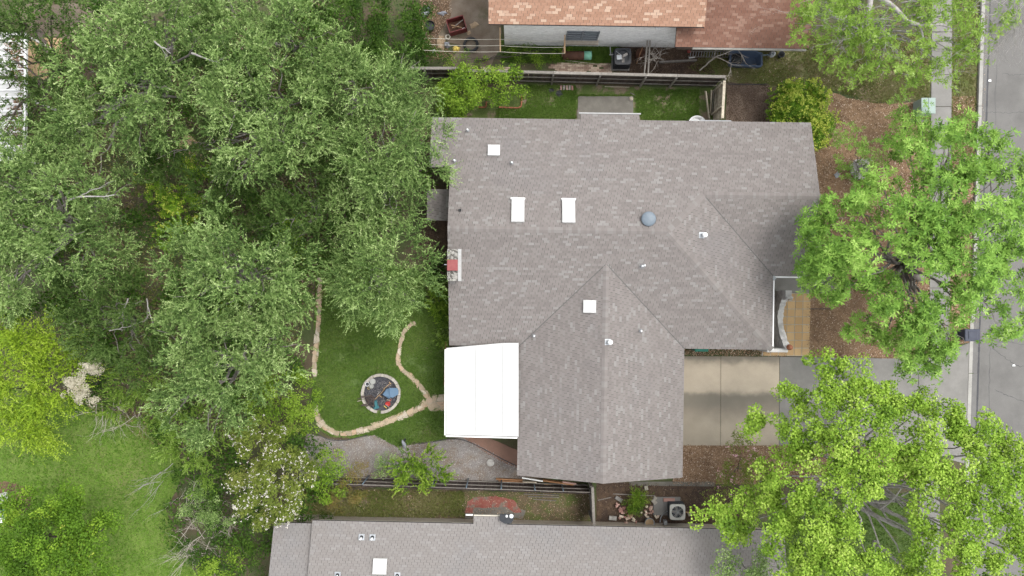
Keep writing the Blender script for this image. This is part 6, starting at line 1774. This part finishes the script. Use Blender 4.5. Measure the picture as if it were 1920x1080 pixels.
shrub('fern_clump', 'lower spiky fern clump at the left wall near the patio cover', (826, 632), [(826, 630, .35, 11, .35), (832, 612, .4, 10, .35)], f_fern, 'leaf_lime', 9)
shrub('fern_clump', 'dark fern tuft in the bed beside the chimney', (826, 505), [(826, 505, .6, 14, .5), (815, 525, .5, 10, .4)], f_fern, 'leaf_vine', 9)
f_grass = lambda p, d: feather(p, d, 14, 9, (.35, .6), .13, .022, .5, .5, .7)
shrub('grass_clump', 'arching green grass clump among the rubble by the pale roof house', (1192, 940), [(1192, 938, .3, 16, .35)], f_grass, 'leaf_fresh', 16, limbs=False)

# ---- the front trees on the right
f_ash = lambda p, d: rosettes(p, d, 8, .24, .068, 3, .22, .7)
plant('ash_tree', 'wide open-branched tree with star-shaped leaf whorls over the front bed', 'tree', P(1728, 520),
      [lobe(*l) for l in [(1535, 395, 5.4, 40), (1525, 440, 5.0, 34), (1530, 500, 5.2, 38), (1560, 470, 5.6, 52), (1590, 530, 5.4, 46), (1600, 400, 6.0, 48), (1620, 480, 6.6, 54), (1650, 350, 5.4, 42), (1680, 420, 7.0, 60), (1660, 560, 6.0, 50), (1720, 310, 5.8, 50), (1740, 380, 7.2, 56), (1730, 480, 7.4, 60), (1720, 590, 6.2, 48), (1690, 660, 4.6, 38), (1800, 300, 6.2, 52), (1810, 400, 7.2, 62), (1800, 490, 7.2, 60), (1800, 570, 6.2, 50), (1880, 330, 6.4, 56), (1880, 430, 7.0, 60), (1870, 520, 6.6, 56), (1890, 600, 5.6, 40), (1610, 620, 4.8, 30), (1740, 690, 4.2, 26), (1700, 262, 4.8, 34), (1770, 262, 5.0, 34), (1850, 275, 5.4, 38), (1950, 470, 6.4, 60), (1950, 370, 6.2, 56), (1520, 545, 4.6, 24), (1735, 640, 5.0, 34), (1775, 640, 5.0, 34), (1700, 620, 5.2, 34), (1650, 640, 4.6, 28), (1790, 240, 4.6, 26)]],
      f_ash, 'leaf_ash', 'bark_grey', .22, None, 15, inner=.25, sub=2, fork=.3)
shrub('leafy_sapling', 'leafy sapling around the shell fountain in the front bed', (1620, 300), [(1590, 265, 1.6, 30, .8), (1620, 285, 1.8, 28, .8), (1585, 300, 1.4, 20, .6), (1640, 320, 1.4, 26, .7), (1600, 345, 1.3, 22, .6)], lambda p, d: rosettes(p, d, 8, .18, .05, 3, .22, .7), 'leaf_ash', 3.2)
shrub('leafy_sapling', 'leafy saplings crowding the left side of the utility box', (1700, 240), [(1690, 200, 1.2, 24, .7), (1700, 240, 1.4, 30, .8), (1720, 270, 1.3, 26, .7), (1680, 265, 1.2, 24, .7), (1725, 215, .9, 16, .5)], lambda p, d: rosettes(p, d, 8, .18, .05, 3, .22, .7), 'leaf_ash', 4.5)
f_sparse = lambda p, d: rosettes(p, d, 7, .20, .06, 3, .25, .6)
def grey_twigs(n, lobes, r=.012, L=1.1, m='bark_pale', name='bare_twigs', depth=2, kids=3):
    def ex(t, p, d):
        mb = MB()
        for k in range(n):
            l = random.choice(lobes); l = lobe(*l)
            a = Vector((l[0] + R(-.6, .6) * l[3], l[1] + R(-.6, .6) * l[4], l[2] + l[5] * R(.2, .8)))
            dd = Vector((R(-1, 1), R(-1, 1), R(-.2, .4)))
            twig_tree(mb, a, dd, L * R(.6, 1.2), r * R(.7, 1.5), depth, .7, kids)
        mb.build(name, MATS[m], t)["kind"] = "stuff"
    return ex
TR = [(1545, 30, 5.6, 44), (1590, 80, 5.6, 40), (1560, 95, 5.0, 30), (1640, 50, 6.2, 52), (1660, 110, 5.6, 42), (1720, 40, 6.4, 52), (1740, 110, 5.4, 36), (1790, 40, 6.0, 44), (1810, 90, 5.2, 34), (1600, 10, 6.0, 50), (1860, 10, 5.6, 44), (1700, -30, 6.4, 60), (1800, -40, 6.0, 60), (1510, 10, 5.4, 36), (1620, 130, 5.0, 36), (1700, 140, 4.8, 34), (1770, 130, 4.6, 30), (1500, 60, 5.0, 26)]
plant('thinning_tree', 'half-bare tree with bright leaves and pale branches at the top right', 'tree', P(1640, -40), [lobe(*l) for l in TR], f_sparse, 'leaf_lime', 'bark_pale', .16, None, 10.0, inner=.3, sub=4, extra=grey_twigs(46, TR))
mb = MB()
for a, b, r0, r1 in (((1640, -10, 6.5), (1700, 40, 6.8), .13, .10), ((1700, 40, 6.8), (1725, 48, 6.8), .10, .09), ((1725, 48, 6.8), (1765, 46, 6.6), .085, .06), ((1725, 50, 6.8), (1730, 70, 6.5), .05, .04), ((1730, 70, 6.5), (1708, 84, 6.2), .035, .02), ((1560, 30, 6.3), (1610, 55, 6.2), .08, .04), ((1690, 5, 6.8), (1760, 0, 6.8), .04, .02), ((1700, 13, 6.8), (1745, 14, 6.8), .04, .02), ((1720, 33, 6.9), (1760, 30, 6.8), .03, .015)):
    branch(mb, P(*a), P(*b), r0, r1, .15, 5)
one('pale_bough', 'thick pale bare bough showing through the half-bare tree', 'bough', mb, MATS['bark_pale'])
mb = MB()
for k in range(34):
    a = P(1900 + R(-25, 40), 40 + R(-50, 30), 5.0); twig_tree(mb, a, Vector((R(-.9, .4), R(-1.3, -.1), R(-.3, .1))), R(1.0, 1.9), .014, 2, .5, 3)
one('bare_branches', 'grey leafless branches hanging over the road at the top right', 'branches', mb, MATS['bark_pale'])["kind"] = "stuff"
MP = [(1540, 690, 5.6, 30), (1590, 700, 5.8, 30), (1480, 740, 5.4, 34), (1540, 740, 6.2, 42), (1600, 745, 6.4, 42), (1660, 745, 5.6, 34), (1440, 790, 5.2, 34), (1500, 800, 6.2, 46), (1560, 800, 7.0, 50), (1630, 800, 7.2, 52), (1700, 780, 6.4, 46), (1760, 780, 6.2, 44), (1830, 820, 6.4, 50), (1890, 840, 6.2, 46),
      (1480, 845, 5.8, 38), (1560, 860, 7.4, 50), (1640, 850, 7.8, 50), (1720, 830, 7.2, 48), (1780, 850, 7.0, 52), (1420, 900, 5.4, 36), (1440, 930, 5.6, 42), (1500, 905, 6.8, 50), (1560, 930, 7.6, 50), (1620, 905, 7.6, 36), (1340, 960, 4.8, 36), (1370, 990, 4.8, 38), (1400, 960, 5.2, 34), (1460, 1000, 6.4, 50), (1520, 985, 7.2, 50), (1580, 1000, 7.4, 44),
      (1500, 1050, 6.6, 50), (1560, 1060, 7.0, 50), (1620, 1060, 6.8, 36), (1780, 940, 6.6, 46), (1840, 900, 6.8, 52), (1900, 930, 6.4, 50), (1720, 975, 6.4, 34), (1740, 1040, 6.6, 46), (1800, 1000, 6.8, 52), (1870, 1000, 6.6, 54), (1920, 1060, 6.2, 56), (1820, 1070, 6.4, 52), (1700, 1090, 6.0, 40), (1960, 980, 6.0, 60), (1695, 895, 6.4, 34), (1740, 905, 6.8, 42), (1655, 1050, 6.0, 28), (1690, 850, 6.8, 36)]
f_maple = lambda p, d: puffs(p, d, .30, 62, .11, .095, .7, .085)
plant('maple_tree', 'broad yellow-green maple with round leaf clusters at the lower right', 'tree', P(1600, 940), [lobe(l[0], l[1], l[2], l[3] * 1.06) for l in MP], f_maple, 'leaf_maple', 'bark_pale', .2, None, 9.0, inner=.4, zmin=-.1, sub=0, cullamt=.4, fork=.4)
mb = MB()
for a, b, r0, r1 in (((1600, 945, 3.6), (1690, 990, 5.6), .14, .08), ((1610, 930, 3.6), (1700, 975, 5.6), .13, .07), ((1605, 935, 3.6), (1680, 940, 6.0), .12, .06), ((1690, 990, 5.6), (1760, 1040, 6.2), .08, .03), ((1640, 1015, 4.2), (1700, 1070, 5.6), .1, .05), ((1640, 1015, 4.2), (1625, 1080, 5.4), .1, .05), ((1650, 955, 5.0), (1690, 915, 6.4), .05, .03), ((1690, 930, 6.0), (1740, 900, 6.6), .04, .02), ((1740, 990, 6.0), (1810, 1000, 6.4), .05, .02)):
    branch(mb, P(*a), P(*b), r0, r1, .1, 6, 7)
one('maple_boughs', 'pale grey boughs showing in the gap of the yellow-green maple', 'boughs', mb, MATS['bark_pale'])
f_deep = lambda p, d: puffs(p, d, .26, 40, .10, .07)
plant('small_tree', 'smaller deep green tree behind the maple near the sidewalk', 'tree', P(1730, 760), [lobe(*l) for l in [(1725, 745, 4.2, 22), (1715, 775, 4.4, 24), (1740, 765, 4.0, 18)]], f_deep, 'leaf_citrus', 'bark_grey', .08, None, 10)
f_airy = lambda p, d: puffs(p, d, .22, 30, .095, .06)
shrub('rose_bush', 'loose bush with scattered pink flowers left of the maple', (1390, 880), [(1385, 825, 1.4, 26, .7), (1410, 850, 1.5, 30, .8), (1380, 870, 1.5, 30, .8), (1350, 890, 1.2, 26, .7), (1420, 880, 1.4, 28, .8), (1390, 915, 1.3, 28, .7), (1345, 925, 1.0, 22, .6)], f_airy, 'leaf_myrtle', 3.6, .04, extra=yellow_tips(42, .07, 'flower_pink'))
plant('small_tree', 'deep green small tree over the right end of the pale roof', 'tree', P(1400, 1090), [lobe(*l) for l in [(1355, 1055, 4.4, 26), (1400, 1060, 4.8, 34), (1440, 1050, 4.6, 30), (1370, 1090, 4.6, 34), (1430, 1095, 4.6, 36)]], f_deep, 'leaf_oak', 'bark_grey', .1, None, 9)

# ---- dead wood
mb = MB()
for k in range(30):
    a = P(375 + R(-45, 45), 985 + R(-75, 75), R(.2, 1.0)); ang = R(0, 6.28)
    twig_tree(mb, a, Vector((math.cos(ang), math.sin(ang), R(-.05, .35))), R(.8, 1.7), R(.012, .026), 2, .55, 3)
one('brush_pile', 'grey-brown tangle of dead twigs left of the pale roof house', 'brush', mb, MATS['dry_twig'])["kind"] = "stuff"
mb = MB()
for k in range(6):
    a = P(320 + R(-25, 40), 900 + R(-40, 40), R(.5, 1.6)); ang = R(2.2, 4.2)
    twig_tree(mb, a, Vector((math.cos(ang), math.sin(ang), R(-.1, .3))), R(.8, 1.6), R(.01, .02), 2, .5, 3)
one('bare_twigs', 'pale bare twigs reaching left over the bright lawn', 'twigs', mb, MATS['bark_pale'])["kind"] = "stuff"
mb = MB()
for k in range(14):
    a = P(215 + R(-40, 50), 765 + R(-25, 25), R(1.0, 2.2)); twig_tree(mb, a, Vector((R(-.6, .6), R(-1, .1), R(-.1, .3))), R(.8, 1.5), R(.01, .02), 2, .5, 3)
one('bare_twigs', 'dark bare twigs below the cream plumed shrub', 'twigs', mb, MATS['dry_twig'])["kind"] = "stuff"
def dead_limb(label, items, m='bark_pale', tw=6, seed=0):
    t = thing('dead_branch', label, 'branch', P(*items[0][0]))
    for a, b, r0, r1 in items:
        mb = MB()
        pts = branch(mb, P(*a), P(*b), r0, r1, .2, 6)
        for k in range(tw): twig_tree(mb, random.choice(pts[2:]), (P(*b) - P(*a)).normalized() + Vector((R(-.6, .6), R(-.6, .6), R(0, .4))), R(.25, .6), .01, 1, .6, 3)
        mb.build('limb', MATS[m], t)
dead_limb('long pale dead branch lying from the fence over the blue trailer', [((1312, 132, .6), (1342, 106, 1.2), .035, .03), ((1342, 106, 1.2), (1385, 91, 1.5), .03, .02), ((1342, 106, 1.2), (1371, 120, 1.3), .028, .018), ((1371, 120, 1.3), (1366, 142, 1.7), .018, .01), ((1384, 92, 1.5), (1398, 118, 1.2), .018, .01), ((1395, 88, 2.4), (1402, 62, 3.0), .02, .01)], 'dry_twig', 5)
mb = MB()
for k in range(22):
    a = P(1226 + R(-10, 12), 105 + R(-8, 10), R(.6, 1.2)); twig_tree(mb, a, Vector((R(-1, 1), R(-1, 1), R(.0, .5))), R(.3, .75), .018, 1, .7, 3)
one('cut_branches', 'bleached cut branches heaped over the two leaning timbers', 'branches', mb, MATS['dry_twig'])["kind"] = "stuff"
dead_limb('bare pale limb poking out of the broad oak at the top left', [((360, 100, 9.2), (400, 115, 9.4), .05, .02), ((290, 78, 9.5), (320, 100, 9.5), .04, .02)], tw=3)
dead_limb('bare pale limb at the thicket gap below the broad oak', [((130, 375, 8.6), (215, 365, 8.8), .05, .02), ((150, 368, 8.7), (190, 352, 8.8), .03, .015)], tw=4)
dead_limb('bare pale limb hanging in the dark gap above the sprouting shrub', [((240, 560, 5.6), (228, 600, 6.0), .04, .02), ((205, 620, 6.0), (245, 612, 6.0), .03, .015), ((275, 560, 6.0), (285, 600, 6.2), .03, .015)], tw=4)
dead_limb('dark curving limb crossing the white patio roof', [((0, 145, 4.2), (85, 155, 4.6), .09, .06), ((30, 115, 4.4), (80, 150, 4.8), .06, .04), ((0, 225, 4.0), (40, 212, 4.4), .09, .05)], 'bark_dark', 3)

# ------------------------------------------------------------------ ground cover nobody could count
def chips(name, label, cat, poly, n, m, size=(.035, .10), z=.012, tilt=.45, asp=(.35, .7), bias=None):
    p = scatter(px_poly(poly), n)
    N = len(p)
    pos = np.column_stack([p, RNG.uniform(z, z + .03, N)])
    a = RNG.random(N) * 6.28
    ax = np.column_stack([np.cos(a), np.sin(a), RNG.normal(0, .2, N)])
    nr = unit(np.column_stack([RNG.normal(0, tilt, N), RNG.normal(0, tilt, N), np.ones(N)]))
    L = RNG.uniform(size[0], size[1], N)
    v = leaf_quads(pos, ax, nr, L, L * RNG.uniform(*asp, N), .1)
    tone = RNG.beta(1.8, 1.6, N)
    o = fast_quads(name, v, tone, MATS[m])
    tag(o, label, cat, None, 'stuff')
chips('wood_chips', 'brown bark chips covering the front bed', 'wood chips', MULCH_FRONT, 30000, 'wood_chip')
chips('wood_chips', 'brown bark chips along the lower edge of the driveway', 'wood chips', MULCH_SE, 13000, 'wood_chip')
chips('wood_chips', 'bark chips in the narrow bed under the driveway-side eave', 'wood chips', [(1285, 650), (1475, 654), (1475, 668), (1285, 666)], 1200, 'wood_chip')
chips('wood_chips', 'bark chips on the verge between sidewalk and kerb', 'wood chips', MULCH_VERGE, 5000, 'wood_chip')
chips('leaf_litter', 'dark leaf litter beside the cream air conditioner', 'leaf litter', SOIL_SE, 5000, 'dark_chip')
chips('leaf_litter', 'dark leaf litter in the bed left of the chimney', 'leaf litter', HOUSE_SIDE, 1800, 'dark_chip')
chips('leaf_litter', 'dry leaf litter in the strip behind the steel-post fence', 'leaf litter', S_STRIP, 5000, 'wood_chip', (.03, .08))
chips('leaf_litter', 'dry leaf litter on the neighbour soil by the black air conditioner', 'leaf litter', N_DARK, 3500, 'dark_chip')
chips('leaf_litter', 'dry leaf litter on the bare yard beside the vines', 'leaf litter', N_LITTER, 2500, 'wood_chip', (.03, .08))
chips('leaf_litter', 'fallen leaves sprinkled over the northeast lawn', 'leaf litter', NE_LAWN, 2500, 'wood_chip', (.03, .08))
chips('leaf_litter', 'brown fallen leaves under the left oaks', 'leaf litter', [(0, 200), (600, 0), (640, 500), (420, 900), (150, 760)], 9000, 'wood_chip', (.05, .12))
chips('pebbles', 'grey pebbles of the curved gravel bed', 'gravel', GRAVEL, 16000, 'pebble', (.025, .06), .012, .6, (.6, .95))
chips('pebbles', 'brown pebbles of the side gravel', 'gravel', SIDE_GRAVEL, 4500, 'dark_chip', (.025, .06), .012, .6, (.6, .95))
chips('pebbles', 'pale specks in the dark ash of the fire ring', 'gravel', [(690, 715), (735, 712), (745, 740), (735, 762), (700, 765), (685, 745)], 500, 'pebble', (.02, .045), .035, .6, (.6, .95))
chips('leaf_litter', 'dry leaves drifted along the street gutter', 'leaf litter', [(1842, -20), (1852, -20), (1834, 640), (1824, 640)], 500, 'wood_chip', (.03, .07), .016)
# leaves on the white patio roof
n = 8000
q = np.column_stack([RNG.uniform(e1.x - 3.5, e1.x - .1, n), RNG.uniform(e1.y, e0.y, n)])
w_ = np.exp(-np.maximum(e1.x - q[:, 0] - .5 - .3 * np.sin(q[:, 1] * 1.7) - .2 * np.sin(q[:, 1] * 4.1), 0) / .12)
q = q[RNG.random(n) < w_ * 1.2]
N = len(q); a = RNG.random(N) * 6.28
v = leaf_quads(np.column_stack([q, RNG.uniform(zt - .045, zt - .01, N)]), np.column_stack([np.cos(a), np.sin(a), np.zeros(N)]), unit(RNG.normal(size=(N, 3)) * .4 + np.array([0, 0, 1.])), RNG.uniform(.06, .13, N), RNG.uniform(.04, .08, N))
tag(fast_quads('roof_leaves', v, RNG.random(N) * .5, MATS['wood_chip']), 'brown leaves gathered along the edge of the white patio roof', 'leaf litter', None, 'stuff')

def turf(name, label, poly, n, m, h=(.05, .12), w=.016, avoid=(), thin=0.0):
    p = scatter(px_poly(poly), n)
    for (cx, cy, r) in avoid: p = p[(p[:, 0] - cx) ** 2 + (p[:, 1] - cy) ** 2 > r * r]
    keep = np.ones(len(p), bool)
    for L_, w2 in PATHS:
        for a_, b_ in zip(L_[:-1], L_[1:]):
            ab = b_ - a_; t_ = np.clip(((p - a_) @ ab) / (ab @ ab), 0, 1)
            dd = np.linalg.norm(p - (a_ + t_[:, None] * ab), axis=1)
            keep &= dd > w2 * RNG.uniform(.55, 1.05, len(p))
    p = p[keep]
    if thin: # bare patches where the turf has worn
        K_ = int(thin * 1.1 * (p[:, 0].max() - p[:, 0].min()) * (p[:, 1].max() - p[:, 1].min())) + 3
        cen = p[RNG.integers(0, len(p), K_)]
        rad_ = RNG.uniform(.12, .55, K_)
        bare = np.zeros(len(p))
        for c_, r_ in zip(cen, rad_):
            q_ = (p - c_) / r_
            bare = np.maximum(bare, 1.15 - np.linalg.norm(q_ * np.array([1, 1.3]), axis=1))
        p = p[bare < RNG.random(len(p)) * 1.1]
    k = 4
    N = len(p) * k
    pos = np.column_stack([np.repeat(p, k, 0) + RNG.normal(0, .03, (N, 2)), np.full(N, .003)])
    a = RNG.random(N) * 6.28
    hh = RNG.uniform(h[0], h[1], N)
    lean = RNG.uniform(.4, 1.3, N)
    d = np.column_stack([np.cos(a) * lean, np.sin(a) * lean, np.ones(N)])
    d = d / np.linalg.norm(d, axis=1, keepdims=True)
    s = np.column_stack([-np.sin(a), np.cos(a), np.zeros(N)]) * w
    v = np.stack([pos - s, pos + s, pos + d * hh[:, None]], 1)
    base_t = .5 + .22 * np.sin(p[:, 0] * 1.3 + 2 * np.sin(p[:, 1] * .9)) * np.cos(p[:, 1] * 1.1) + RNG.normal(0, .12, len(p))
    tone = np.clip(np.repeat(base_t, k) + RNG.normal(0, .12, N), 0, 1)
    tag(fast_quads(name, v, tone, MATS[m], nv=3), label, 'grass', None, 'stuff')
PATHS = [([np.array(P2(x, y)) for x, y in L_], w2 / 33.7 / 2) for L_, w2 in ((LA, 9), (LB, 10), (LC, 11), (LD, 9))]
PATHS.append(([np.array(P2(805, 756)), np.array(P2(836, 755))], .45))
turf('grass', 'short green grass of the back lawn around the fire ring', BACK_LAWN, 30000, 'grass_green', avoid=((fc.x, fc.y, 1.12),), thin=.12)
turf('grass', 'bright green grass of the lower left lawn', LEFT_LAWN[:], 24000, 'grass_bright', (.06, .14), .022)
turf('grass', 'patchy grass between the top fence and the grey roof', [(990, 160), (1080, 160), (1080, 178), (1190, 178), (1190, 168), (1310, 168), (1310, 226), (1192, 226), (1192, 182), (1080, 182), (1080, 226), (930, 226), (930, 205), (985, 203)], 9000, 'grass_green', thin=.45)
turf('grass', 'thin olive grass of the northeast lawn', NE_LAWN, 14000, 'grass_dry', (.04, .10), thin=.3)
turf('grass', 'thin grass on the verge by the road', VERGE, 4500, 'grass_dry', (.04, .10))
turf('grass', 'rough weeds in the strip behind the steel-post fence', [(560, 918), (870, 922), (870, 968), (540, 968)], 4500, 'grass_dry', (.08, .2), .02, thin=.5)
turf('grass', 'grass under the maple', UNDER_MAPLE, 9000, 'grass_green')
turf('grass', 'rough grass below the clothesline along the white wall', N_GRASS, 4000, 'grass_green', (.08, .2), .02)
turf('grass', 'shaded weeds on the ground beneath the oaks', [(0, 210), (600, 10), (640, 500), (420, 900), (150, 760)], 9000, 'grass_dry', (.08, .2), .03)
